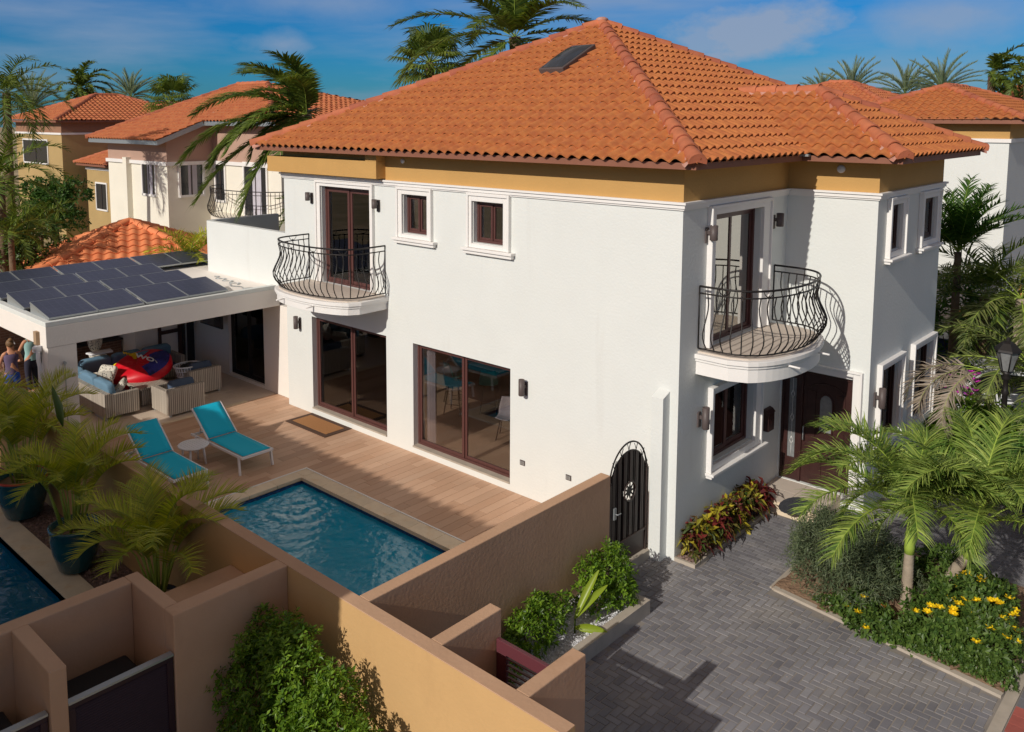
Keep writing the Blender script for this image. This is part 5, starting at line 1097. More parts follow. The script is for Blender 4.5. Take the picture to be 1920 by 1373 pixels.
def woman(name_label, loc, face, armpose, top, bottom, hairm, short, bun=True):
    """face: heading angle the person looks along"""
    P_ = thing('person', name_label, 'person', loc, 'women at the outdoor kitchen')
    f = Vector((cos(face), sin(face), 0)); r = Vector((sin(face), -cos(face), 0)); B = Vector(loc)
    def J(fw, rt, z, rad, r2=None):
        p = B+f*fw+r*rt+Vector((0, 0, z)); return (p.x, p.y, p.z, rad, r2 or rad)
    j = {'pelvis': J(0, 0, .92, .125, .10), 'waist': J(.0, 0, 1.06, .11, .085), 'chest': J(.01, 0, 1.25, .13, .095), 'neckb': J(0, 0, 1.40, .06, .06), 'neck': J(.01, 0, 1.46, .047), 'headb': J(.03, 0, 1.53, .075, .07), 'head': J(.025, 0, 1.60, .088, .08), 'headt': J(.015, 0, 1.67, .06),
         'nose': J(.125, 0, 1.575, .012)}
    bones = [('pelvis', 'waist'), ('waist', 'chest'), ('chest', 'neckb'), ('neckb', 'neck'), ('neck', 'headb'), ('headb', 'head'), ('head', 'headt'), ('headb', 'nose')]
    for s, n in ((-1, 'l'), (1, 'r')):
        j.update({'hip'+n: J(0, s*.09, .84, .095), 'knee'+n: J(.02+.03*s, s*.10, .47, .058), 'ankle'+n: J(-.02+.05*s, s*.10, .09, .036), 'toe'+n: J(.13+.05*s, s*.11, .03, .03), 'sho'+n: J(0, s*.155, 1.37, .052)})
        bones += [('pelvis', 'hip'+n), ('hip'+n, 'knee'+n), ('knee'+n, 'ankle'+n), ('ankle'+n, 'toe'+n), ('neckb', 'sho'+n)]
        el, wr = armpose[0 if s < 0 else 1]
        j['elb'+n] = J(el[0], s*el[1], el[2], .038); j['wri'+n] = J(wr[0], s*wr[1], wr[2], .026)
        dv = Vector((wr[0]-el[0], s*(wr[1]-el[1]), wr[2]-el[2])).normalized()
        pc = (wr[0]+dv.x*.06, s*wr[1]+dv.y*.06, wr[2]+dv.z*.06); j['palm'+n] = J(*pc, .028, .018)
        bones += [('sho'+n, 'elb'+n), ('elb'+n, 'wri'+n), ('wri'+n, 'palm'+n)]
        for q_ in range(4):
            o_ = (q_-1.5)*.018; ln = (.065, .08, .075, .055)[q_]
            a = (pc[0]+dv.x*.045+0, pc[1]+dv.y*.045+o_, pc[2]+dv.z*.045); b_ = (a[0]+dv.x*ln, a[1]+dv.y*ln, a[2]+dv.z*ln-.03)
            j['f%d%s' % (q_, n)] = J(*a, .0085); j['g%d%s' % (q_, n)] = J(*b_, .0075); bones += [('palm'+n, 'f%d%s' % (q_, n)), ('f%d%s' % (q_, n), 'g%d%s' % (q_, n))]
        a = (pc[0]+dv.x*.0, pc[1]-s*.03, pc[2]-.01); b_ = (a[0]+dv.x*.045, a[1]-s*.02, a[2]-.01+dv.z*.045); j['t'+n] = J(*a, .01); j['u'+n] = J(*b_, .009); bones += [('palm'+n, 't'+n), ('t'+n, 'u'+n)]
    body = skin_mesh('body', j, bones, 'skinp', P_)
    g_ = .016
    tp = MB(); o0 = 0; K_ = 20; rings = [(.885, .150, .128), (.95, .148, .122), (1.07, .132, .102), (1.16, .142, .108), (1.25, .158, .122), (1.33, .168, .112), (1.385, .13, .085)]; vs_ = []
    for z_, rw, rd in rings:
        for k_ in range(K_):
            a_ = 2*pi*k_/K_; q_ = 1+.025*sin(3*a_+z_*20); p_ = B+r*(rw*q_*cos(a_))+f*(rd*q_*sin(a_)+.005)+Vector((0, 0, z_+(.02*sin(a_) if z_ > 1.36 else 0))); vs_.append(tuple(p_))
    tp.add(vs_, [(i_*K_+k_, i_*K_+(k_+1) % K_, (i_+1)*K_+(k_+1) % K_, (i_+1)*K_+k_) for i_ in range(len(rings)-1) for k_ in range(K_)], 0, True)
    for s_q in (-1, 1): tp.tube([tuple(B+r*s_q*.10+f*.07+Vector((0, 0, 1.37))), tuple(B+r*s_q*.095+Vector((0, 0, 1.425))), tuple(B+r*s_q*.09-f*.07+Vector((0, 0, 1.37)))], .013, 5)
    tp.build('top', top, P_)
    if short:
        sj = {'a': J(0, 0, .99, .125, .10), 'b': J(0, 0, .88, .15, .125), 'l': J(.0, -.09, .80, .105), 'r': J(.0, .09, .80, .105), 'l2': J(.005, -.10, .60, .098), 'r2': J(.005, .10, .60, .098)}
        skin_mesh('shorts', sj, [('a', 'b'), ('b', 'l'), ('b', 'r'), ('l', 'l2'), ('r', 'r2')], bottom, P_)
    else:
        sj = {'a': J(0, 0, .99, .125, .10), 'b': J(0, 0, .88, .15, .125), 'l': J(.0, -.09, .80, .105), 'r': J(.0, .09, .80, .105), 'l2': J(-.01, -.10, .47, .07), 'r2': J(.05, .10, .47, .07), 'l3': J(-.07, -.10, .12, .05), 'r3': J(.03, .10, .12, .05)}
        skin_mesh('trousers', sj, [('a', 'b'), ('b', 'l'), ('b', 'r'), ('l', 'l2'), ('r', 'r2'), ('l2', 'l3'), ('r2', 'r3')], bottom, P_)
    h = MB(); c = B+f*.0+Vector((0, 0, 1.62)); h.ball(tuple(c), (.10, .10, .105), 14, 10)
    if bun: c2 = B-f*.08+Vector((0, 0, 1.72)); h.ball(tuple(c2), (.055, .055, .05), 10, 7)
    h.build('hair', hairm, P_)
    e_ = MB()
    for s in (-1, 1): c = B+f*.098+r*s*.032+Vector((0, 0, 1.595)); e_.ball(tuple(c), .009, 6, 4)
    e_.build('eyes', 'potd', body)
    if bun:
        c_ = MB(); c = B-f*.06+r*.06+Vector((0, 0, 1.68)); c_.tube([c, c-f*.05+r*.03-Vector((0, 0, .07))], .012, 6); c_.build('hair_clip', 'whitep', P_)
    return P_
pA = at(20, 660, t=20.6); pB = at(57, 655, t=21.8)
woman('woman seen from behind in a purple-grey top and blue shorts, hair in a bun', (pA.x, pA.y, 0), pi*.93, (((.12, .23, 1.12), (.33, .20, 1.0)), ((.16, .24, 1.14), (.40, .17, 1.06))), 'topp', 'shorts', 'hairb', True)
woman('woman in a pale top and dark trousers, head hidden by the terrace roof', (pB.x, pB.y, 0), pi*1.05, (((.14, .23, 1.10), (.36, .16, 1.0)), ((.10, .25, 1.10), (.30, .22, .96))), 'topt', 'pants', 'hair', False, False)

# ================================================================== HOUSES ROUND ABOUT
def hiproof_rect(parent, x0, x1, y0, y1, ze, slope_, **k):
    w, d_ = x1-x0, y1-y0; h = min(w, d_)/2; zt = ze+h*slope_
    a, b_, c, e_ = (x0, y0, ze), (x1, y0, ze), (x1, y1, ze), (x0, y1, ze)
    if w >= d_: r0, r1 = (x0+h, (y0+y1)/2, zt), (x1-h, (y0+y1)/2, zt); fac = [[a, b_, r1, r0], [b_, c, r1], [c, e_, r0, r1], [e_, a, r0]]; hp = [(a, r0), (e_, r0), (b_, r1), (c, r1)]
    else: r0, r1 = ((x0+x1)/2, y0+h, zt), ((x0+x1)/2, y1-h, zt); fac = [[a, b_, r0], [b_, c, r1, r0], [c, e_, r1], [e_, a, r0, r1]]; hp = [(a, r0), (b_, r0), (c, r1), (e_, r1)]
    if (Vector(r1)-Vector(r0)).length > .3: hp.append((r0, r1))
    R_ = roof(parent, fac, hp, **k)
    m = MB(); m.box(x0+.04, x1-.04, y0+.04, y1-.04, ze-.14, ze-.02); m.build('fascia', 'fascia', parent); return R_
# the villa across the pools to the south; it stands outside the frame and shades the terrace
B = thing('villa', 'neighbouring villa south of the pools whose roof shades the deck', 'house', (-6, -18, 0))
m = MB(); m.box(-10.9, -.55, -23.5, -13.45, -.4, 6.15); m.build('wall', 'whiteb', B)
hiproof_rect(B, -11.3, -.35, -24, -12.98, 6.28, .40, P=.27, seg=5, mort=False)
m = MB()
for x in (-9, -6, -3): m.box(x-.5, x+.5, -13.449, -13.40, 4.6, 5.6)
m.build('window', 'brown', B)

M['h2'] = mat('cream_house_wall', srgb(232, 227, 212), .85, nsc=1, namt=.04); M['h2b'] = mat('dusky_pink_band', srgb(180, 148, 130), .85, nsc=1, namt=.05)
M['hy'] = mat('yellow_house_wall', srgb(214, 186, 78), .85); M['ho'] = mat('ochre_house_wall', srgb(176, 150, 102), .85, nsc=1, namt=.08); M['hbr'] = mat('brown_house_band', srgb(150, 112, 88), .85)
M['wdark'] = mat('dark_house_window', (.02, .022, .026), .15, spec=.6)
def simple_window(parent, ax, c, out, a0, a1, z0, z1, fr=.09, curtain=False):
    m = MB(); e0, e1 = sorted((c+out*.002, c+out*.06)); q_ = sorted((c-out*.0, c+out*.015))
    def bx(A0, A1, Z0, Z1, D):
        if ax == 'x': m.box(D[0], D[1], A0, A1, Z0, Z1)
        else: m.box(A0, A1, D[0], D[1], Z0, Z1)
    bx(a0-fr, a0, z0-fr, z1+fr, (e0, e1)); bx(a1, a1+fr, z0-fr, z1+fr, (e0, e1)); bx(a0, a1, z1, z1+fr, (e0, e1)); bx(a0-.05, a1+.05, z0-fr, z0, (e0, e1+.03 if out > 0 else e1)); o = m.build('window', 'trim', parent)
    m = MB(); bx(a0, a1, z0, z1, (q_[0]+.0025, q_[1]+.0025)); m.build('pane', 'wdark', o)
    m = MB(); qq = (q_[0]+out*.02, q_[1]+out*.02); md = (a0+a1)/2; bx(md-.025, md+.025, z0, z1, qq); m.build('mullion', 'gatemetal', o)
    if curtain: m = MB(); qq = (q_[0]+out*.006, q_[1]+out*.006); bx(a0+(a1-a0)*.35, a0+(a1-a0)*.75, z0, z1, qq); m.build('curtain', 'curtain', o)
# cream house beyond the terrace
k2 = 33/27; C0 = Vector((CX, CY, CZ))
def H2(x, y, z): return C0+(Vector((x, y, z))-C0)*k2
hc = H2(-18.83, 1.24, 5.55); hx0 = H2(-23.03, 1.24, 5.55).x; hy2 = H2(-18.83, 2.83, 5.6).y; hx2 = H2(-14.95, 2.83, 5.6).x; hzc = hc.z
print('H2', hc, hx0, hy2, hx2)
HH = thing('villa', 'cream house with a dusky pink band and a curved iron balcony behind the terrace', 'house', (hc.x, hc.y+3, -.4))
m = MB(); m.box(hx0, hc.x, hc.y, hy2+8, -.4, hzc); m.box(hc.x-.001, hx2, hy2, hy2+8, -.4, hzc-.001); m.build('wall', 'h2', HH)
eh = hzc+.85; sl2 = (8.27-6.24)/ (6.2-.74)*1.0
m = MB(); m.box(hx0-.003, hc.x+.003, hc.y-.003, hy2+7.9, hzc, eh-.1); m.box(hc.x-.1, hx2+.003, hy2-.003, hy2+7.9, hzc, eh+.55); m.build('upper_band', 'h2b', HH)
m = MB(); m.box(hx0-.08, hc.x+.08, hc.y-.08, hc.y, hzc-.12, hzc+.02); m.box(hc.x, hc.x+.08, hc.y, hy2, hzc-.12, hzc+.02); m.box(hc.x+.081, hx2+.08, hy2-.08, hy2, hzc-.12, hzc+.02); m.build('cornice', 'trim', HH)
m = MB(); px_ = H2(-21.45, 1.24, 5); m.box(px_.x-.13, px_.x+.2, hc.y-.22, hc.y-.002, -.4, hzc+.12); m.build('pier', 'h2', HH)
a, b_ = H2(-20.45, 1.24, 5.58), H2(-19.6, 1.24, 4.5); simple_window(HH, 'y', hc.y, -1, a.x, b_.x, b_.z, a.z-.12, curtain=True)
a, b_ = H2(-18.83, 1.67, 5.58), H2(-18.83, 2.43, 4.5); simple_window(HH, 'x', hc.x, 1, a.y, b_.y, b_.z, a.z-.12, curtain=True)
a, b_ = H2(-17.9, 2.83, 5.58), H2(-17.25, 2.83, 4.3); simple_window(HH, 'y', hy2, -1, hc.x+.25, hc.x+.9, b_.z, a.z-.12)
a, b_ = H2(-16.75, 2.83, 5.6), H2(-15.95, 2.83, 3.9); simple_window(HH, 'y', hy2, -1, a.x-.2, b_.x+.3, b_.z, a.z-.1, curtain=True)
# its roof: one long south slope that steps up to the right
sy = hc.y-.6; sy2 = hy2-.6; rx0 = hx0-.6; rs = .37
def RZ(y): return eh+(y-sy)*rs
ry_ = sy+6.3; rt = RZ(ry_)
A_, B_, C_, D_ = (rx0, sy, eh), (hc.x+.45, sy, eh), (hc.x+.45, sy2, RZ(sy2)), (hx2+.5, sy2, RZ(sy2)); E_ = (-26.2, ry_, rt); F_ = (-28.6, ry_, rt)
R2 = roof(HH, [[A_, B_, (hc.x+.45, sy2, RZ(sy2)), E_, F_], [(hc.x+.45, sy2, RZ(sy2)), D_, E_], [D_, (hx2+.5, sy2+9, RZ(sy2)), E_], [(hx2+.5, sy2+9.5, RZ(sy2)), (rx0, sy2+9.5, RZ(sy2)), F_, E_], [(rx0, sy+12.6, eh), A_, F_]], [(A_, F_), (F_, E_), (D_, E_)], matn='roof_b', P=.25, seg=6, mort=False, capmat='cap')
m = MB(); m.box(rx0+.05, hc.x+.42, sy+.03, sy+.06, eh-.16, eh-.0); m.beam((hc.x+.42, sy+.03, eh-.08), (hc.x+.42, sy2, RZ(sy2)-.08), .04, .18); m.box(hc.x+.42, hx2+.5, sy2+.03, sy2+.06, RZ(sy2)-.16, RZ(sy2)); m.build('fascia', 'greym', HH)
m = MB(); m.add([(hc.x, hc.y, eh-.1), (hc.x, hy2+.2, eh-.1), (hc.x, hy2+.2, RZ(hy2)+.15), (hc.x, hc.y, RZ(hc.y)-.1), (hc.x-.2, hc.y, eh-.1), (hc.x-.2, hy2+.2, eh-.1), (hc.x-.2, hy2+.2, RZ(hy2)+.15), (hc.x-.2, hc.y, RZ(hc.y)-.1)], [(0, 1, 2, 3), (7, 6, 5, 4), (0, 4, 5, 1), (1, 5, 6, 2), (2, 6, 7, 3), (3, 7, 4, 0)]); m.box(hx0, hc.x-.201, hc.y+.02, hc.y+.2, eh-.099, eh+.1); m.build('gable_band', 'h2b', HH)
# its curved balcony
bx0, bx1 = at(377, 400, y=hy2-.9).x, at(505, 400, y=hy2-.9).x; bzt = at(377, 402, y=hy2-1.0).z
def houses_balcony(parent, x0, x1, y, z, dep):
    n = 26; m = MB(); out_ = [(x0+(x1-x0)*i/n, y-dep*(1-(2*i/n-1)**2)**.5) for i in range(n+1)]
    m.prism(out_, z-.35, z); o = m.build('balcony_slab', 'h2', parent)
    m = MB(); cx_ = (x0+x1)/2
    def q_(t, h, off): a = pi*(1-t); return (cx_+cos(a)*((x1-x0)/2+off), y-sin(a)*(dep+off)-.0, z+h)
    for h, r in ((.05, .012), (.95, .012), (1.08, .018)): m.tube([q_(i/40, h, 0) for i in range(41)], r, 5)
    for i in range(31): m.tube([q_(i/30, h, off) for h, off in ((.05, 0), (.2, .1), (.35, .12), (.6, .03), (.8, -.02), (1.05, 0))], .011, 4)
    m.build('railing', 'black', o)
houses_balcony(HH, bx0, bx1, hy2, bzt, 1.25)

def far_house(lab, cu, cv, t, zc_off, w, d_, mats, wins=(), pitch=.4, P=.27, base=-.4, eave=.5, rot=0, roofm='roof_b', wing=None, hgt=None, band=.7):
    """corner (near, +x/-y) seen at (cu, cv) = bottom of the upper band"""
    p = at(cu, cv, t=t); b_ = thing('villa', lab, 'house', (p.x, p.y, base))
    x0, x1, y0, y1 = p.x-w, p.x, p.y, p.y+d_; zc = p.z
    m = MB(); m.box(x0, x1, y0, y1, base, zc); m.build('wall', mats[0], b_); m = MB(); m.box(x0-.003, x1+.003, y0-.003, y1, zc, zc+band-.02); m.build('upper_band', mats[1], b_)
    m = MB(); m.box(x0-.06, x1+.06, y0-.06, y0, zc-.1, zc+.02); m.box(x1, x1+.06, y0, y1, zc-.1, zc+.02); m.build('cornice', 'trim', b_)
    hiproof_rect(b_, x0-eave, x1+eave, y0-eave, y1+eave, zc+band+.08, pitch, matn=roofm, P=P, seg=5, mort=False)
    for (ax, a0, a1, z0, z1) in wins:
        if ax == 'y': simple_window(b_, 'y', y0, -1, x1-a0, x1-a1, zc-z0, zc-z1)
        else: simple_window(b_, 'x', x1, 1, y0+a0, y0+a1, zc-z0, zc-z1)
    return b_
LH = far_house('ochre house with a wide dark upstairs window at the left edge', 115, 250, 52, 0, 7.5, 9, ['ho', 'hbr'], wins=[('y', 6.2, 2.2, 1.9, .5)], pitch=.38, P=.3)
WG = far_house('low ochre annexe with a lean tiled roof beside the cream house', 206, 318, 50, 0, 3.2, 5, ['ho', 'ho'], wins=[('y', 1.9, .5, 2.4, .9)], pitch=.45, P=.3, band=.2)
YH = far_house('yellow house with a red hipped roof far behind the annexe', 156, 248, 66, 0, 2.4, 9, ['hy', 'hy'], wins=[('y', 1.5, .6, 1.5, .2)], pitch=.3, P=.34, band=.4)
YH2 = far_house('ochre house under a big red hipped roof far beyond the cream house', 262, 252, 62, 0, 5.2, 10, ['ho', 'ho'], wins=[('y', 4.6, 2.6, 1.8, .4)], pitch=.55, P=.34, band=.5)
FH = far_house('distant house showing only its orange roof between the palms', 120, 226, 95, 0, 8, 9, ['ho', 'ho'], pitch=.38, P=.4, band=.4)
RH = far_house('white villa with an ochre band behind the right side of the main house', 1893, 262, 27, 0, 5.2, 8, ['white', 'ochre'], wins=[], pitch=.36, P=.27, band=.55, roofm='roof')
RH2 = far_house('villa with a long tiled roof behind the white neighbour on the right', 1700, 252, 38, 0, 9, 8, ['whiteb', 'ochre'], pitch=.42, P=.29, band=.5)
RH3 = far_house('villa at the right edge of which only a red tiled roof shows', 2100, 240, 44, 0, 8, 8, ['whiteb', 'ochre'], pitch=.5, P=.3, band=.5)
# orange garden pavilion behind the solar panels
GB = thing('garden_pavilion', 'square pavilion with a bright orange hipped tile roof behind the solar panels', 'pavilion', (0, 0, 0)); ga = at(243, 411, t=28); gr = radians(-25); gh = 3.3
def gp(x, y, z): return (ga.x+x*cos(gr)-y*sin(gr), ga.y+x*sin(gr)+y*cos(gr), z)
gz = ga.z-1.55; gc_ = [gp(-gh, -gh, gz), gp(gh, -gh, gz), gp(gh, gh, gz), gp(-gh, gh, gz)]; gt = (ga.x, ga.y, ga.z-.08)
M['roof_o'] = mat('bright_orange_tile', srgb(234, 146, 96), .7, nsc=2.5, namt=.1, col2=srgb(222, 128, 82))
roof(GB, [[gc_[0], gc_[1], gt], [gc_[1], gc_[2], gt], [gc_[2], gc_[3], gt], [gc_[3], gc_[0], gt]], [(c, gt) for c in gc_], matn='roof_o', capmat='roof_o', P=.34, A=.075, seg=6, mort=False)
m = MB(); m.add([Vector(gp(sx*(gh-.06), sy_*(gh-.06), z)) for z in (gz-.18, gz-.01) for sx, sy_ in ((-1, -1), (1, -1), (1, 1), (-1, 1))], [(3, 2, 1, 0), (4, 5, 6, 7), (0, 1, 5, 4), (1, 2, 6, 5), (2, 3, 7, 6), (3, 0, 4, 7)]); m.build('fascia', 'whiteb', GB)
for sx, sy_ in ((-1, -1), (1, -1), (1, 1), (-1, 1)): m = MB(); p = gp(sx*(gh-.4), sy_*(gh-.4), 0); m.box(p[0]-.15, p[0]+.15, p[1]-.15, p[1]+.15, -.4, gz-.18); m.build('post', 'whiteb', GB)

# ================================================================== PLANTS
def frond(mb, base, az, elev, L, droop, ll, n=34, w=.028, mi=0, hang=.5, r=.012, rmi=1, start=.18, fwd=.75, sweep=0, seg=12, lseg=2, lift=.35, rnd=random, mess=1):
    """feather palm frond: curved rachis and two rows of narrow leaflets"""
    p = Vector(base); e_ = elev; pts = [p.copy()]; dirs = []
    for i in range(seg):
        t = i/seg; a = az+sweep*t*t; ee = elev-droop*(t**1.4)
        d_ = Vector((cos(a)*cos(ee), sin(a)*cos(ee), sin(ee))); dirs.append(d_); p = p+d_*(L/seg); pts.append(p.copy())
    dirs.append(dirs[-1])
    mb.tube(pts, [r*(1-.8*i/seg) for i in range(seg+1)], 3, rmi, cap=False)
    for k in range(n):
        t = start+(1-start)*(k+.5)/n; f = t*seg; i = min(int(f), seg-1); c = pts[i].lerp(pts[i+1], f-i); d_ = dirs[i]
        side = d_.cross(Vector((0, 0, 1)))
        side = side.normalized() if side.length > .05 else Vector((-sin(az), cos(az), 0)); up = side.cross(d_)
        l = ll*(sin(pi*min(1, .12+.86*(1-abs(2*((t-start)/(1-start))-.9)**1.6*.55))))**.5 if False else ll*(.35+.65*sin(pi*(.12+.8*(t-start)/(1-start)))**.8)
        for s in (-1, 1):
            ln = l*rnd.uniform(.78, 1.15); q_ = fwd*(.7+.6*t)+rnd.uniform(-.2, .2)*mess
            dv = (side*s*cos(q_)+d_*sin(q_)+up*(lift+rnd.uniform(-.3, .3)*mess)).normalized(); wv = d_*w*.5
            pp = c.copy(); ring = []; dd = dv.copy()
            for j in range(lseg+1):
                u_ = j/lseg; ww = wv*(1-.35*u_) if j < lseg else None
                if ww is not None: ring.append((pp-ww, pp+ww))
                else: ring.append((pp,))
                dd = (dd+Vector((0, 0, -hang*(.35+u_)/lseg))).normalized(); pp = pp+dd*(ln/lseg)
            vs = []; fs = []
            for q2 in ring: vs += list(q2)
            for j in range(lseg-1): fs.append((2*j, 2*j+1, 2*j+3, 2*j+2))
            fs.append((2*lseg-2, 2*lseg-1, 2*lseg)); mb.add(vs, fs, mi)
    return pts[-1]
def crown(mb, c, n, L, ll, emin, emax, droop, az0=0, rnd=None, azr=(0, 2*pi), **k):
    rnd = rnd or random
    for i in range(n):
        t = (i+.5)/n; az = azr[0]+(azr[1]-azr[0])*((i*.618034) % 1)+rnd.uniform(-.15, .15); el = emin+(emax-emin)*(1-t)+rnd.uniform(-.1, .1)
        frond(mb, c, az, el, L*rnd.uniform(.85, 1.1), droop*rnd.uniform(.8, 1.2)*(1.15 if el > .8 else 1), ll, sweep=rnd.uniform(-.4, .4), rnd=rnd, **k)
def palm(name, lab, base, top, trunk_r, n, L, ll, leafmat, emin=-.5, emax=1.35, droop=1.6, group=None, trunkm='trunkd', seed=1, w=.035, nl=30, hang=.6, wind=None, shaft=None, lean=0, boots=False, **k):
    rnd = random.Random(seed); b_ = Vector(base); t_ = Vector(top); P_ = thing(name, lab, 'palm tree', base, group)
    m = MB(); N_ = 14 if trunkm == 'trunkd' else 40; pts = []; rs = []
    for i in range(N_+1):
        q_ = i/N_; p = b_.lerp(t_, q_)+Vector((sin(q_*pi)*lean, 0, 0)); pts.append(p); rs.append(trunk_r*(1.25-.35*q_)*(1+(.06 if i % 2 else -.03) if trunkm != 'trunkd' else 1)*(1.25 if i == 0 else 1))
    m.tube(pts, rs, 12); m.build('trunk', trunkm, P_)
    c = t_.copy()
    if shaft:
        m = MB(); dirv = (t_-b_).normalized(); m.tube([t_-dirv*.02, t_+dirv*shaft*.15, t_+dirv*shaft*.6, t_+dirv*shaft], [trunk_r*.95, trunk_r*1.02, trunk_r*.85, trunk_r*.5], 12); m.build('crownshaft', 'shaft', P_); c = t_+dirv*shaft*.9
    m = MB(); crown(m, c, n, L, ll, emin, emax, droop, rnd=rnd, n=nl, w=w, hang=hang, **k) if False else None
    for i in range(n):
        t = (i+.5)/n; az = 2*pi*((i*.618034) % 1)+rnd.uniform(-.15, .15); el = emin+(emax-emin)*(1-t)+rnd.uniform(-.12, .12); dr = droop*rnd.uniform(.75, 1.2); sw = rnd.uniform(-.35, .35)
        if wind: 
            da = (wind-az+pi) % (2*pi)-pi; az += da*.45; sw = da*.35
        frond(m, c, az, el, L*rnd.uniform(.8, 1.1), dr, ll, n=nl, w=w, hang=hang, sweep=sw, rnd=rnd, **k)
    m.build('crown', [leafmat, 'shaft'], P_); return P_
# two small Christmas palms in the planted island
p1 = Vector((3.17, .98, 0)); 
palm('christmas_palm', 'upright small palm with a green crownshaft in the planted island, left of the pair', (3.17, .98, -.08), (3.16, 1.03, .80), .07, 20, 2.0, .42, 'lf_adon', emin=.62, emax=1.5, droop=1.95, group='pair of small palms in the island', trunkm='trunk', seed=4, w=.024, nl=96, hang=.95, shaft=.55, r=.02, lseg=3, lift=.5, start=.2)
palm('christmas_palm', 'leaning small palm with a green crownshaft in the planted island, right of the pair', (3.58, 1.46, -.08), (3.80, 1.44, .82), .075, 18, 2.0, .42, 'lf_adon', emin=.62, emax=1.5, droop=1.95, group='pair of small palms in the island', trunkm='trunk', lean=-.1, seed=9, w=.024, nl=96, hang=.95, shaft=.55, r=.02, lseg=3, lift=.5, start=.2)
# potted areca palms on the neighbour's terrace
def areca(lab, base, r_, h, n, L, seed, pot=True, rim=None, dark=False, emin=.95):
    rnd = random.Random(seed); P_ = thing('potted_palm', lab, 'potted palm', base, 'potted areca palms along the wall'); x, y, z = base
    m = MB(); m.lathe([(0, .01), (r_*.62, .01), (r_*.70, .04), (r_*.92, h*.45), (r_*1.0, h*.75), (r_*.97, h*.9), (r_*1.03, h*.93), (r_*1.03, h), (r_*.92, h), (r_*.9, h*.85), (0, h*.85)], (x, y, z), 32); m.build('pot', 'potd' if dark else 'potg', P_)
    if rim: m = MB(); m.tube([(x+r_*1.0*cos(2*pi*i/32), y+r_*1.0*sin(2*pi*i/32), z+h) for i in range(33)], .022, 6); m.build('pot_rim', 'potr', P_)
    m = MB(); m.lathe([(0, 0), (r_*.9, 0)], (x, y, z+h*.87), 24); m.build('soil', 'soil', P_)
    m = MB(); f = MB()
    for i in range(n):
        az = 2*pi*((i*.618) % 1)+rnd.uniform(-.2, .2); q_ = rnd.uniform(.03, r_*.5); b_ = Vector((x+q_*cos(az), y+q_*sin(az), z+h*.86)); el = emin+(1.45-emin)*(i+.5)/n
        ln = L*(.8 if i < n*.4 else .9)*rnd.uniform(.7, 1.1); tp = b_+Vector((cos(az)*cos(el)*ln*.45, sin(az)*cos(el)*ln*.45, ln*.8)); m.tube([b_, b_.lerp(tp, .5)+Vector((0, 0, .02)), tp], [.02, .016, .011], 5)
        frond(f, tp, az, el, L*rnd.uniform(.75, 1.1), rnd.uniform(1.3, 2.0), .38*L/1.2, n=48, w=.021, mess=.25, hang=.4, sweep=rnd.uniform(-.4, .4), rnd=rnd, lseg=2, start=.08, lift=.45, r=.011)
    m.build('stems', 'shaft', P_); f.build('fronds', ['lf_areca', 'shaft'], P_); return P_
areca('areca palm in a big teal glazed pot at the corner of the neighbour pool', (-6.62, -6.72, -.05), .37, .72, 17, 1.1, 3)
areca('areca palm in a dark teal pot with a red rim at the left edge', (-9.15, -6.62, -.05), .42, .72, 19, 1.25, 5, rim=True)
areca('areca palm in a small black pot behind the stepped wall, fronds over the tan wall', (-4.3, -6.5, -.09), .24, .45, 19, 1.22, 8, dark=True, emin=.85)
areca('areca palm furthest back against the wall near the terrace column', (-11.3, -6.75, -.09), .3, .5, 16, 1.1, 12, dark=True)
# rolled new leaf
m = MB(); b_ = at(118, 800, t=12.6); t_ = at(97, 722, t=12.6); mid = b_.lerp(t_, .5)+Vector((.05, 0, 0)); m.tube([b_, b_.lerp(t_, .25), mid, b_.lerp(t_, .8), t_], [.01, .055, .06, .035, .003], 6)
o = m.build('young_leaf', 'lf_green'); tag(o, 'single upright unopened dark leaf rising from the potted palms', 'leaf')

def leafblob(mb, pts, n, size, asp=.4, mi=0, rnd=random, out=.5, mis=None, curl=.25):
    """pts: list of (centre, radii); sprigs of leaves over the shells of lumpy volumes"""
    tot = sum(r[0]*r[1] + r[1]*r[2] + r[0]*r[2] for c, r in pts)
    for c, r in pts:
        k = int(n*(r[0]*r[1] + r[1]*r[2] + r[0]*r[2])/tot/5)
        ph = [rnd.uniform(0, 6) for _ in range(4)]
        for _ in range(k):
            z = rnd.uniform(-.35, 1); a = rnd.uniform(0, 2*pi); q_ = sqrt(max(0, 1-z*z)); nrm = Vector((q_*cos(a), q_*sin(a), z))
            rr = rnd.uniform(.55, 1.0)**.5*(1+.14*sin(3*a+ph[0])*q_+.12*sin(5*a+ph[1]+z*4)+.1*sin(7*z+ph[2])); p = Vector((c[0]+nrm.x*r[0]*rr, c[1]+nrm.y*r[1]*rr, c[2]+nrm.z*r[2]*rr))
            g = (nrm*out+Vector((rnd.uniform(-1, 1), rnd.uniform(-1, 1), rnd.uniform(-.2, 1)))*.6).normalized()
            x_ = g.orthogonal().normalized(); y_ = g.cross(x_); m_ = mi if mis is None else rnd.choice(mis)
            for j in range(5):
                aa = j*2.4+rnd.uniform(-.3, .3); s = size*rnd.uniform(.7, 1.25); dv = ((x_*cos(aa)+y_*sin(aa))*.9+g*rnd.uniform(.2, .9)).normalized(); st = p+g*(j*.16*size); wv = dv.cross(g).normalized()*s*asp*.5
                t_ = st+dv*s-Vector((0, 0, curl*s*.4)); md = st+dv*s*.45+g*s*.06; mb.add([st, md-wv, t_, md+wv], [(0, 1, 2, 3)], m_)
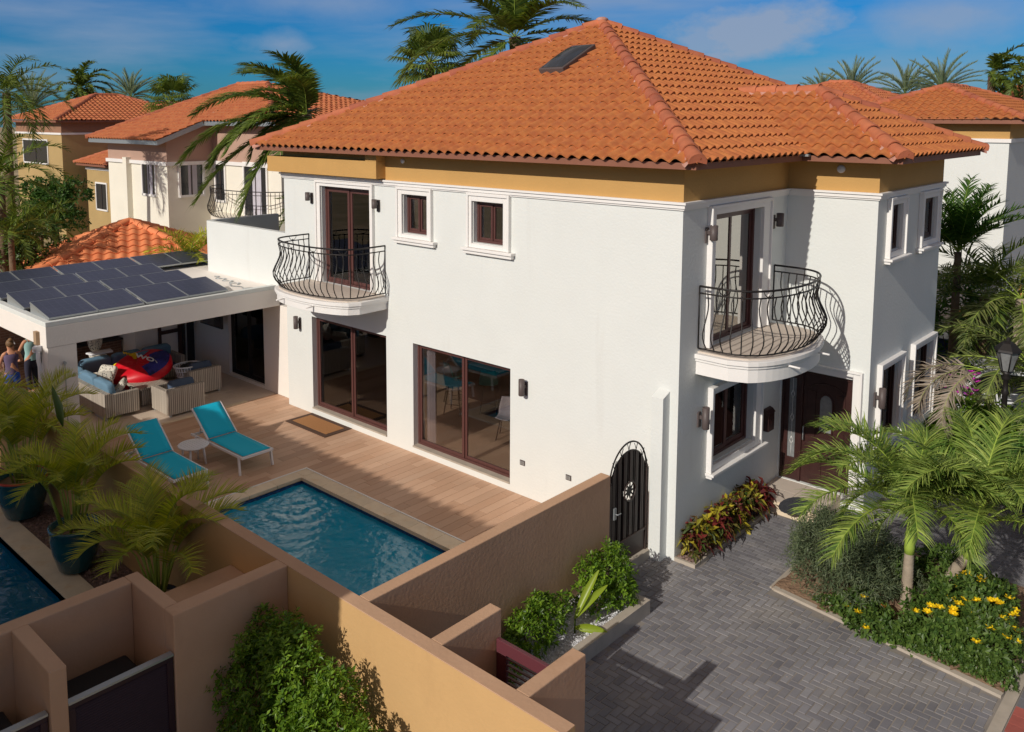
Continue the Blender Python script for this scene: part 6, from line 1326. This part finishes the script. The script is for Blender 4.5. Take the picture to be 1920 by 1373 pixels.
def shrub(name, lab, cat, base, blobs, n, size, leaf, asp=.4, group=None, seed=1, stems=8, mis=None, flowers=None, **k):
    rnd = random.Random(seed); P_ = thing(name, lab, cat, base, group); m = MB(); B_ = Vector(base)
    for i in range(stems):
        c, r = blobs[i % len(blobs)]; a = rnd.uniform(0, 6.28); e_ = Vector((c[0]+r[0]*.5*cos(a), c[1]+r[1]*.5*sin(a), c[2]+r[2]*.4)); s0 = Vector((c[0]+rnd.uniform(-.05, .05), c[1]+rnd.uniform(-.05, .05), base[2])); m.tube([s0, s0.lerp(e_, .5)+Vector((rnd.uniform(-.04, .04), rnd.uniform(-.04, .04), .02)), e_], [.018, .012, .006], 5)
    m.build('stems', 'stemw', P_); m = MB(); leafblob(m, blobs, n, size, asp, rnd=rnd, mis=mis, **k); m.build('foliage', leaf, P_)
    if flowers:
        for (mt, cnt, fs) in flowers:
            for i in range(cnt):
                c, r = rnd.choice(blobs); a = rnd.uniform(-2.6, 1.2); z = rnd.uniform(.35, .95); q_ = sqrt(1-z*z); p = Vector((c[0]+r[0]*q_*cos(a)*1.02, c[1]+r[1]*q_*sin(a)*1.02, c[2]+r[2]*z*1.05)); f = MB()
                for kk in range(9):
                    aa = kk*2*pi/9; dv = Vector((cos(aa), sin(aa), .35+rnd.uniform(-.15, .25))).normalized(); wv = dv.cross(Vector((0, 0, 1))).normalized()*fs*.28; f.add([p, p+dv*fs*.6-wv, p+dv*fs, p+dv*fs*.6+wv], [(0, 1, 2, 3)])
                f.ball(tuple(p+Vector((0, 0, .01))), fs*.25, 6, 4); f.build('flower', mt, P_)
    return P_
# hedge shrub in the foreground
shrub('hedge_shrub', 'large bright green shrub in front of the ochre garden wall at the bottom', 'shrub', (-1.0, -6.8, -.4),
      [((-1.75, -6.75, .2), (.55, .45, .75)), ((-1.2, -6.7, .55), (.45, .4, .8)), ((-.75, -6.72, .45), (.42, .38, .85)), ((-.2, -6.68, .35), (.42, .4, .75)), ((.3, -6.75, .15), (.45, .42, .65)), ((.8, -6.8, -.1), (.42, .42, .5)), ((-.6, -7.1, -.1), (.9, .4, .6)), ((-2.15, -6.8, -.15), (.45, .45, .6)), ((-1.55, -6.55, .9), (.16, .16, .4)), ((-1.05, -6.6, 1.15), (.14, .14, .32)), ((-.7, -6.6, 1.1), (.16, .14, .38)), ((-.15, -6.62, .95), (.15, .14, .32)), ((.35, -6.7, .65), (.16, .16, .3)), ((1.05, -6.75, .3), (.2, .2, .3)), ((-1.9, -6.7, .6), (.16, .16, .35))], 23000, .072, 'lf_hedge', .42, seed=2, stems=16, out=.8)
# planting bed by the gate
shrub('hedge_shrub', 'bright green shrub beside the arched gate in the white-gravel bed', 'shrub', (.02, -1.95, .03), [((.0, -1.8, .3), (.34, .3, .34)), ((.05, -2.2, .22), (.28, .3, .26)), ((-.1, -1.55, .42), (.22, .2, .3)), ((-.12, -2.1, .45), (.16, .2, .28)), ((.22, -1.85, .2), (.2, .25, .2))], 3900, .07, 'lf_hedge', .42, seed=5)
shrub('hedge_shrub', 'green shrub by the stub wall at the near end of the white-gravel bed', 'shrub', (.0, -3.3, .03), [((-.05, -3.1, .3), (.24, .28, .3)), ((-.02, -3.6, .25), (.3, .3, .32)), ((-.1, -3.35, .42), (.14, .16, .28)), ((-.05, -4.1, .15), (.28, .4, .28))], 3900, .07, 'lf_hedge', .42, seed=6)
P_ = thing('heliconia', 'young plant with two long folded bright leaves in the white-gravel bed', 'plant', (.16, -2.85, .03))
for (b0, d0, ln, w_0) in (((.16, -2.85, .25), Vector((.10, .45, .75)), 0.8, .05), ((.16, -2.85, .25), Vector((.25, .6, .62)), .7, .045), ((.16, -2.85, .12), Vector((.6, .35, .2)), .45, .06)):
    m = MB(); b_ = Vector(b0); d0.normalize(); sd = d0.cross(Vector((.3, -1, .2))).normalized(); up = sd.cross(d0); m.tube([(.16, -2.85, .03), b_], .012, 6); vs = []
    for i in range(11):
        t = i/10; c = b_+d0*ln*t-Vector((0, 0, .12*t*t)); ww = w_0*sin(pi*(.05+.93*t))**.7; vs += [c-sd*ww+up*ww*.7, c, c+sd*ww+up*ww*.7]
    m.add(vs, [(3*i+j, 3*i+j+1, 3*i+4+j, 3*i+3+j) for i in range(10) for j in range(2)], 0, True); m.build('leaf', 'lf_big', P_)
# crotons
for i, (y, lab) in enumerate([(.40, 'yellow and green croton at the corner end of the bed'), (1.0, 'red croton second from the house corner'), (1.5, 'yellow-red croton in the middle of the bed'), (2.0, 'green-leaved croton second from the porch'), (2.45, 'dark red croton next to the porch step')]):
    rnd = random.Random(20+i); shrub('croton', lab, 'croton', (.17, y, GZ+.05), [((.17, y, .12), (.18, .26, .24)), ((.2, y+.05, .23+.05*(i%2)), (.13, .15, .17))], 420, .165, ['cr1', 'cr2', 'cr3'], .32, 'crotons along the house wall', seed=30+i, stems=3, mis=[[1, 2, 0, 1, 2], [0, 0, 2, 2, 1], [1, 0, 2, 1, 2], [2, 2, 1, 0], [0, 0, 2, 0, 1]][i], out=.5, curl=.6)
# island planting
shrub('grey_shrub', 'broad grey-green feathery bush at the driveway end of the island', 'shrub', (2.25, 1.1, -.05), [((2.1, 1.05, .35), (.68, .72, .62)), ((2.55, .75, .3), (.55, .5, .52)), ((1.95, 1.6, .25), (.5, .6, .5)), ((2.7, 1.3, .25), (.5, .5, .5))], 22000, .085, 'lf_grey', .16, seed=7, stems=14, out=.35)
shrub('flowering_shrub', 'low green shrub at the foot of the two small palms', 'shrub', (3.1, .7, -.05), [((2.75, .45, .0), (.35, .26, .26)), ((2.85, 1.35, .2), (.3, .3, .36)), ((3.4, 2.0, .15), (.45, .4, .36)), ((3.45, .32, -.02), (.38, .26, .24)), ((3.0, .15, -.04), (.3, .2, .18))], 5500, .085, 'lf_green', .5, seed=8, stems=8, flowers=[('flower', 7, .07), ('floworange', 2, .05)])
shrub('flowering_shrub', 'green shrub covered in yellow flowers at the right end of the island', 'shrub', (4.05, .75, -.05), [((3.75, .6, .15), (.45, .42, .38)), ((4.1, .95, .28), (.42, .45, .45)), ((4.35, .5, .15), (.35, .35, .38)), ((3.9, 1.5, .2), (.45, .4, .4))], 8500, .09, 'lf_green', .5, seed=9, stems=9, flowers=[('flower', 46, .075)])
gc = MB(); rnd = random.Random(3)
leafblob(gc, [((x, island_edge(x)+.14+rnd.uniform(-.03, .12), -.04), (.2, .13, .12)) for x in [2.3+.17*i for i in range(14)]]+[((4.45, .25, .0), (.22, .25, .2)), ((4.2, .12, .0), (.25, .16, .2))], 7000, .042, .6, rnd=rnd); o = gc.build('ground_cover', 'lf_green'); o['kind'] = 'stuff'; o['label'] = 'low creeping green ground cover along the island kerb'; o['category'] = 'ground cover'
# greenery on the far side of the path at the right
for i, (x, y, r, h, lf, lab) in enumerate([(3.3, 6.6, .8, .9, 'lf_dark', 'dark green bush behind the path, left of the lamp post'), (4.6, 5.6, .9, 1.2, 'lf_green', 'tall green bush at the right edge behind the path'), (2.4, 7.6, .9, 1.1, 'lf_hedge', 'bright green bush by the corner of the house'), (5.2, 4.2, .8, .9, 'lf_dark', 'dark bush at the right edge next to the grey path'), (4.3, 7.6, 1.0, 1.5, 'lf_green', 'tall bush behind the street lamp')]):
    shrub('garden_bush', lab, 'shrub', (x, y, -.1), [((x, y, h*.45), (r, r*.8, h*.6)), ((x+.4, y+.3, h*.5), (r*.7, r*.7, h*.5)), ((x-.4, y-.1, h*.35), (r*.6, r*.6, h*.45))], 5000, .13, lf, .4, 'bushes behind the path', seed=40+i, stems=8)
P_ = shrub('bougainvillea', 'straggling bougainvillea with magenta flowers behind the small palms', 'shrub', (1.95, 8.4, -.1), [((1.95, 8.4, .9), (.4, .4, .8))], 900, .09, 'lf_green', .5, seed=50, stems=8, flowers=[('flowpink', 16, .10)])
# palms and fan palms round about
fx_c = at(1940, 690, t=18)
palm('foxtail_palm', 'big palm with drooping bushy fronds at the right edge', (fx_c.x+.3, fx_c.y, -.1), (fx_c.x, fx_c.y, fx_c.z-.1), .13, 15, 2.9, .5, 'lf_fox', emin=-.3, emax=1.2, droop=1.9, group=None, trunkm='trunk', seed=14, w=.04, nl=60, hang=.6, lift=.2, r=.022, start=.12, lseg=3)
dc = at(1838, 780, t=15.5); rnd = random.Random(77)
f2_ = at(1915, 560, t=20)
palm('foxtail_palm', 'palm with greyish dry frond tips behind the street lamp', (f2_.x, f2_.y, -.1), (f2_.x, f2_.y, f2_.z), .12, 13, 2.6, .5, 'lf_fox', emin=-.7, emax=1.1, droop=1.7, trunkm='trunk', seed=15, w=.04, nl=55, hang=.7, lift=.2, r=.02, start=.1, lseg=3)
dp = thing('dry_frond', 'drooping grey-tipped dry frond hanging in front of the street lamp', 'palm frond', tuple(dc)); m = MB()
for i in range(3): frond(m, dc+Vector((0, 0, .85)), radians(200+25*i), .2-.1*i, 1.6, 1.9, .45, n=60, w=.03, hang=.6, lift=.25, rnd=rnd, seg=14)
m.build('leaflets', ['lf_dry', 'shaft'], dp)
b_ = at(1800, 420, t=21)
palm('areca_clump', 'tall dark leafy palm clump behind the right corner of the villa', (b_.x, b_.y, -.1), (b_.x, b_.y, 3.7), .09, 26, 1.9, .42, 'lf_dark', emin=.5, emax=1.5, droop=.8, seed=16, w=.05, nl=36, hang=.5)
b2 = at(1850, 520, t=21); palm('areca_clump', 'lower green palm clump between the villa and the white neighbour', (b2.x, b2.y, -.1), (b2.x, b2.y, 2.6), .14, 20, 2.4, .6, 'lf_coco', emin=-.1, emax=1.4, droop=1.5, seed=17, w=.05, nl=36, hang=.5)
b3 = at(1790, 640, t=23); shrub('garden_bush', 'dark shaded foliage under the rear balcony beside the villa', 'shrub', (b3.x, b3.y, -.1), [((b3.x, b3.y, 1.2), (.9, .9, 1.6)), ((b3.x+.8, b3.y+.6, .9), (1, 1, 1.3))], 3500, .2, 'lf_dark', .35, seed=60)
# coconut palm leaning between the cream house and the villa
c1 = at(575, 215, t=23.5); cp = palm('coconut_palm', 'coconut palm drooping over the terrace parapet between the cream house and the main villa', (c1.x+.6, c1.y+.4, -.4), tuple(c1), .15, 15, 2.5, .62, 'lf_coco', emin=-.3, emax=1.4, droop=1.3, seed=21, w=.065, nl=66, hang=.9, mess=.5, wind=pi+.9, start=.1)
rnd = random.Random(5); m = MB(); 
for (du, el, L_, dr, sw) in ((3.75, .05, 4.0, 1.05, .1), (3.95, -.4, 3.9, .7, .1), (3.6, .45, 3.6, 1.2, .2), (4.15, 0, 3.0, 1.3, 0), (3.2, .9, 2.9, 1.2, .3), (4.35, -.7, 3.2, .7, 0), (3.85, -.1, 3.2, 1.0, -.1)): frond(m, c1, du, el, L_, dr, .85, n=110, w=.06, mess=.4, hang=1.1, sweep=sw, rnd=rnd, start=.12, r=.022)
m.build('long_fronds', ['lf_coco', 'shaft'], cp)
c1 = at(965, 70, t=24); palm('coconut_palm', 'tall coconut palm rising behind the roof ridge', (c1.x+.5, c1.y+.5, -.4), tuple(c1), .18, 20, 3.6, .75, 'lf_coco', emin=-.5, emax=1.5, droop=1.15, seed=22, w=.07, nl=74, hang=.9, mess=.5, wind=None, start=.1)
def fanpalm(lab, c, base, n, R__, seed, leafm_='lf_fan', petiole=.9):
    rnd = random.Random(seed); P_ = thing('fan_palm', lab, 'palm tree', base); m = MB(); m.tube([base, Vector(base).lerp(Vector(c), .5), c], [.2, .16, .17], 10); m.build('trunk', 'trunkd', P_); m = MB()
    for i in range(n):
        az = 2*pi*((i*.618) % 1); el = 1.3-1.9*(i+.5)/n+rnd.uniform(-.1, .1); d_ = Vector((cos(az)*cos(el), sin(az)*cos(el), sin(el))); e_ = Vector(c)+d_*petiole*rnd.uniform(.8, 1.2); m.tube([c, e_], [.02, .012], 4, 1, cap=False)
        sd = d_.cross(Vector((0, 0, 1))).normalized(); up = sd.cross(d_)
        for k in range(22):
            a = -2.0+4.0*k/21; dv = (d_*cos(a)+sd*sin(a)+up*.15).normalized(); ln = R__*rnd.uniform(.85, 1.1)*(1-.15*abs(a)/2); wv = dv.cross(up).normalized()*.045; md = e_+dv*ln*.6; tp = md+(dv+Vector((0, 0, -.9))).normalized()*ln*.42
            m.add([e_, md-wv, tp, md+wv], [(0, 1, 2, 3)], 0)
    m.build('crown', [leafm_, 'shaft'], P_)
c1 = at(806, 118, t=34); fanpalm('fan palm with drooping leaf tips behind the left roof hip', tuple(c1), (c1.x, c1.y, -.4), 34, 1.0, 31)
c1 = at(322, 190, t=48); fanpalm('bright green fan palm behind the roof of the cream house', tuple(c1), (c1.x, c1.y, -.4), 26, 1.1, 32)
c1 = at(12, 175, t=30); palm('coconut_palm', 'wind-blown palm cut off by the left picture edge', (c1.x-.5, c1.y, -.4), tuple(c1), .15, 14, 2.2, .6, 'lf_coco', emin=-.6, emax=1.2, droop=1.5, seed=23, w=.05, nl=36, hang=.8, wind=.4, start=.1)
c1 = at(0, 335, t=26); palm('coconut_palm', 'young coconut palm with arching yellow-green fronds at the left edge', (c1.x-.3, c1.y, -.4), tuple(c1), .14, 14, 2.3, .6, 'lf_coco', emin=-.3, emax=1.2, droop=1.5, seed=24, w=.05, nl=40, hang=.7, start=.1)
c1 = at(152, 165, t=60); palm('coconut_palm', 'wind-blown palm standing alone on the skyline at the left', (c1.x+.5, c1.y, -.4), tuple(c1), .18, 20, 2.6, .6, 'lf_coco', emin=-.7, emax=1.4, droop=1.6, seed=25, w=.12, nl=36, hang=.8, wind=.3, start=.1)
def datepalm(u, v, t, lab, seed, sc=1.0):
    c = at(u, v, t=t); palm('date_palm', lab, (c.x, c.y, -.4), tuple(c), .25, 40, 2.6*sc, .42, 'lf_date', emin=-.2, emax=1.5, droop=.7, group='date palms on the skyline', seed=seed, w=.10, nl=30, hang=.12, mess=.4, lift=.5, start=.15, lseg=1, fwd=1.05)
for i, (u, v, t, sc, lab) in enumerate([(1597, 175, 60, 1.0, 'grey-green date palm rising just right of the bay roof'), (1697, 176, 64, 1.0, 'grey-green date palm in the middle of the three behind the long roof'), (1765, 170, 62, 1.15, 'grey-green date palm left of the ragged palm on the right skyline'), (245, 182, 75, 1.0, 'grey-green date palm above the red roof on the left'), (60, 205, 60, 1.2, 'grey-green date palm behind the house at the left edge'), (1540, 180, 70, .8, 'small date palm tip peeping over the bay ridge')]): datepalm(u, v, t, lab, 60+i, sc)
c1 = at(1860, 140, t=46); palm('royal_palm', 'ragged palm with an upright spear leaf on the right skyline', (c1.x, c1.y, -.4), tuple(c1), .2, 20, 2.4, .55, 'lf_coco', emin=-.6, emax=1.3, droop=1.5, seed=70, w=.11, nl=36, hang=.9, wind=.2)
c1 = at(1925, 140, t=44); palm('royal_palm', 'palm frond tips entering at the top right edge', (c1.x+1, c1.y, -.4), tuple(c1), .2, 16, 2.0, .5, 'lf_coco', emin=-.6, emax=1.3, droop=1.5, seed=71, w=.08, nl=24, hang=.8)
c1 = at(355, 455, t=25.5); palm('areca_clump', 'feathery palm clump between the pavilion and the terrace parapet', (c1.x, c1.y, -.2), (c1.x, c1.y, c1.z-.6), .08, 14, 1.5, .4, 'lf_areca', emin=.2, emax=1.4, droop=1.3, seed=72, w=.04, nl=26, hang=.5)
# dense dark tree and left garden
def tree(lab, u, v, t, r, n, size, leaf, seed, base=-.4, h=None):
    c = at(u, v, t=t); rnd = random.Random(seed); P_ = thing('garden_tree', lab, 'tree', (c.x, c.y, base)); m = MB(); m.tube([(c.x, c.y, base), (c.x+.1, c.y, c.z*.5), (c.x, c.y, c.z)], [.14, .1, .05], 8)
    for i in range(6): a = i*1.05; m.tube([(c.x+.05, c.y, c.z*.5), (c.x+r*.6*cos(a), c.y+r*.6*sin(a), c.z+r*.3)], [.06, .02], 5)
    m.build('trunk', 'stemw', P_); m = MB(); bl = [((c.x+rnd.uniform(-.5, .5)*r, c.y+rnd.uniform(-.5, .5)*r, c.z+rnd.uniform(-.9, .6)*r), (r*.62, r*.62, r*.6)) for _ in range(8)]; leafblob(m, bl, n, size, .45, rnd=rnd); m.build('crown', leaf, P_)
tree('dense dark green tree in front of the ochre house', 104, 392, 46, 1.5, 6000, .22, 'lf_dark', 80)
tree('bushy tree at the lower left garden beside the solar panels', 30, 470, 27, 1.1, 5000, .14, 'lf_green', 81)
for i, (u, v, t, lab) in enumerate([(20, 440, 25, 'feathery garden palm at the left edge behind the solar panels'), (75, 425, 29, 'feathery garden palm between the pavilion and the left edge'), (590, 400, 29, 'low palm between the parapet and the cream house')]):
    c1 = at(u, v, t=t); palm('areca_clump', lab, (c1.x, c1.y, -.4), tuple(c1), .09, 16, 1.4, .36, 'lf_coco', emin=-.1, emax=1.3, droop=1.5, seed=82+i, w=.045, nl=30, hang=.5)
c1 = at(440, 250, t=31)

# ================================================================== STREET LAMP, CAR, BIN
t_ = thing('street_lamp', 'ornate black lantern street lamp at the right edge behind the small palms', 'street lamp', (3.02, 7.0, -.1)); x, y = 3.02, 7.0
m = MB(); m.lathe([(.0, 0), (.19, 0), (.19, .08), (.13, .12), (.12, .45), (.15, .5), (.09, .56), (.07, .7), (.085, .9), (.055, 1.0), (.05, 1.75), (.075, 1.8), (.05, 1.86), (.045, 2.05), (.09, 2.1), (.05, 2.16), (.11, 2.22), (0, 2.22)], (x, y, -.1), 16); m.build('post', 'black', t_)
m = MB(); m.lathe([(.10, 2.24), (.19, 2.62)], (x, y, -.1), 6, smooth=False); m.build('lantern_glass', M['frost'], t_)
m = MB(); m.lathe([(.24, 2.62), (.23, 2.66), (.12, 2.78), (.04, 2.82), (.04, 2.86), (0, 2.9)], (x, y, -.1), 6, smooth=False)
for k in range(6): a = 2*pi*k/6; m.tube([(x+.10*cos(a), y+.10*sin(a), 2.14), (x+.195*cos(a), y+.195*sin(a), 2.52)], .012, 4)
m.build('lantern_cap', 'black', t_)
M['carw'] = mat('white_car_paint', (.75, .76, .78), .25, coat=1); M['carg'] = mat('black_car_glass', (.012, .013, .015), .08, spec=.8); M['tyre'] = mat('tyre_rubber', (.02, .02, .02), .8)
cc = at(1868, 688, z=1.25); cr_ = radians(35)
t_ = thing('parked_car', 'white car parked behind the palms at the right edge', 'car', (cc.x, cc.y, -.1), rz=cr_)
m = MB(); prof = [(-2.1, .35), (-2.12, .7), (-1.95, .92), (-1.2, 1.0), (-.55, 1.42), (.9, 1.46), (1.7, 1.0), (2.1, .92), (2.15, .4)]
vs = []; 
for sgn, yy, top in ((-1, .88, 0), (-1, .80, 1), (1, .80, 1), (1, .88, 0)):
    for x_, z_ in prof: vs.append((x_, sgn*(yy if z_ < 1.05 else yy*.78), z_ if top or z_ < 1.05 else z_*.99))
n = len(prof); m.add(vs, [(k*n+i, k*n+i+1, (k+1)*n+i+1, (k+1)*n+i) for k in range(3) for i in range(n-1)]+[tuple(range(n))[::-1], tuple(3*n+i for i in range(n))], 0, True); m.build('body', 'carw', t_, local=True, bevel=.03)
m = MB(); m.add([(-1.17, -.7, 1.03), (-1.17, .7, 1.03), (-.58, .6, 1.42), (-.58, -.6, 1.42)], [(0, 1, 2, 3)]); m.add([(1.63, -.7, 1.06), (1.63, .7, 1.06), (.98, .6, 1.45), (.98, -.6, 1.45)], [(3, 2, 1, 0)])
for s in (-1, 1): m.add([(-1.0, s*.895, 1.0), (1.4, s*.895, 1.0), (.9, s*.70, 1.40), (-.55, s*.70, 1.38)], [(0, 1, 2, 3)])
m.build('windows', 'carg', t_, local=True, solid=.01)
for x_ in (-1.3, 1.35):
    for s in (-1, 1):
        m = MB(); m.lathe([(0, -.1), (.3, -.1), (.33, -.07), (.33, .07), (.3, .1), (0, .1)], (0, 0, 0), 20); w_o = m.build('wheel', 'tyre', t_, local=True); w_o.location = (x_, s*.82, .33); w_o.rotation_euler = (pi/2, 0, 0)
t_ = thing('wheelie_bin', 'dark blue wheelie bin standing behind the right corner of the villa', 'bin', (0, 0, 0)); c1 = at(1768, 660, z=.6); x, y = c1.x, c1.y; m = MB(); M['binb'] = mat('dark_blue_plastic', (.02, .04, .12), .4)
m.add([(x-.25, y-.3, 0), (x+.25, y-.3, 0), (x+.25, y+.3, 0), (x-.25, y+.3, 0), (x-.32, y-.38, 1.0), (x+.32, y-.38, 1.0), (x+.32, y+.38, 1.0), (x-.32, y+.38, 1.0)], [(3, 2, 1, 0), (4, 5, 6, 7), (0, 1, 5, 4), (1, 2, 6, 5), (2, 3, 7, 6), (3, 0, 4, 7)]); m.build('body', 'binb', t_, bevel=.02); m = MB(); m.box(x-.34, x+.34, y-.4, y+.4, 1.002, 1.06); m.build('lid', 'binb', t_, bevel=.02)
m = MB(); c1 = at(1870, 560, t=30); m.box(c1.x-3, c1.x+4, c1.y, c1.y+.25, -.4, c1.z+.55); m.box(c1.x-.2, c1.x, c1.y-4, c1.y, -.4, c1.z+.2); o = m.build('garden_wall', 'ochre'); tag(o, 'sunlit ochre garden wall glimpsed between palms at the right', 'wall')
b = MB(); b.quad((1.62, 5.9, GZ+.006), (9, 5.9, GZ+.006), (9, 24, GZ+.006), (-.5, 24, GZ+.006), (-.5, 7.5, GZ+.006), (1.62, 7.5, GZ+.006)); struct(b.build('parking_court', 'asphalt'))

fl = MB(); rnd = random.Random(8)
for i in range(90):
    x, y = (rnd.uniform(.6, 4.5), rnd.uniform(-4.5, .0)) if i < 45 else ((rnd.uniform(.45, 1.6), rnd.uniform(-1, 2.6)) if i < 70 else (rnd.uniform(1.5, 4.5), rnd.uniform(-.35, .1)))
    a = rnd.uniform(0, 6.3); l = rnd.uniform(.012, .035); c = Vector((x, y, GZ+.016)); d_ = Vector((cos(a), sin(a), rnd.uniform(-.1, .35))); w_v = Vector((-sin(a), cos(a), .1))*l*.35
    fl.add([c, c+d_*l*.5-w_v, c+d_*l, c+d_*l*.5+w_v], [(0, 1, 2, 3)])
o = fl.build('leaf_litter', 'lf_dry'); o['kind'] = 'stuff'; o['label'] = 'scattered small dry leaves on the driveway pavers'; o['category'] = 'leaf litter'
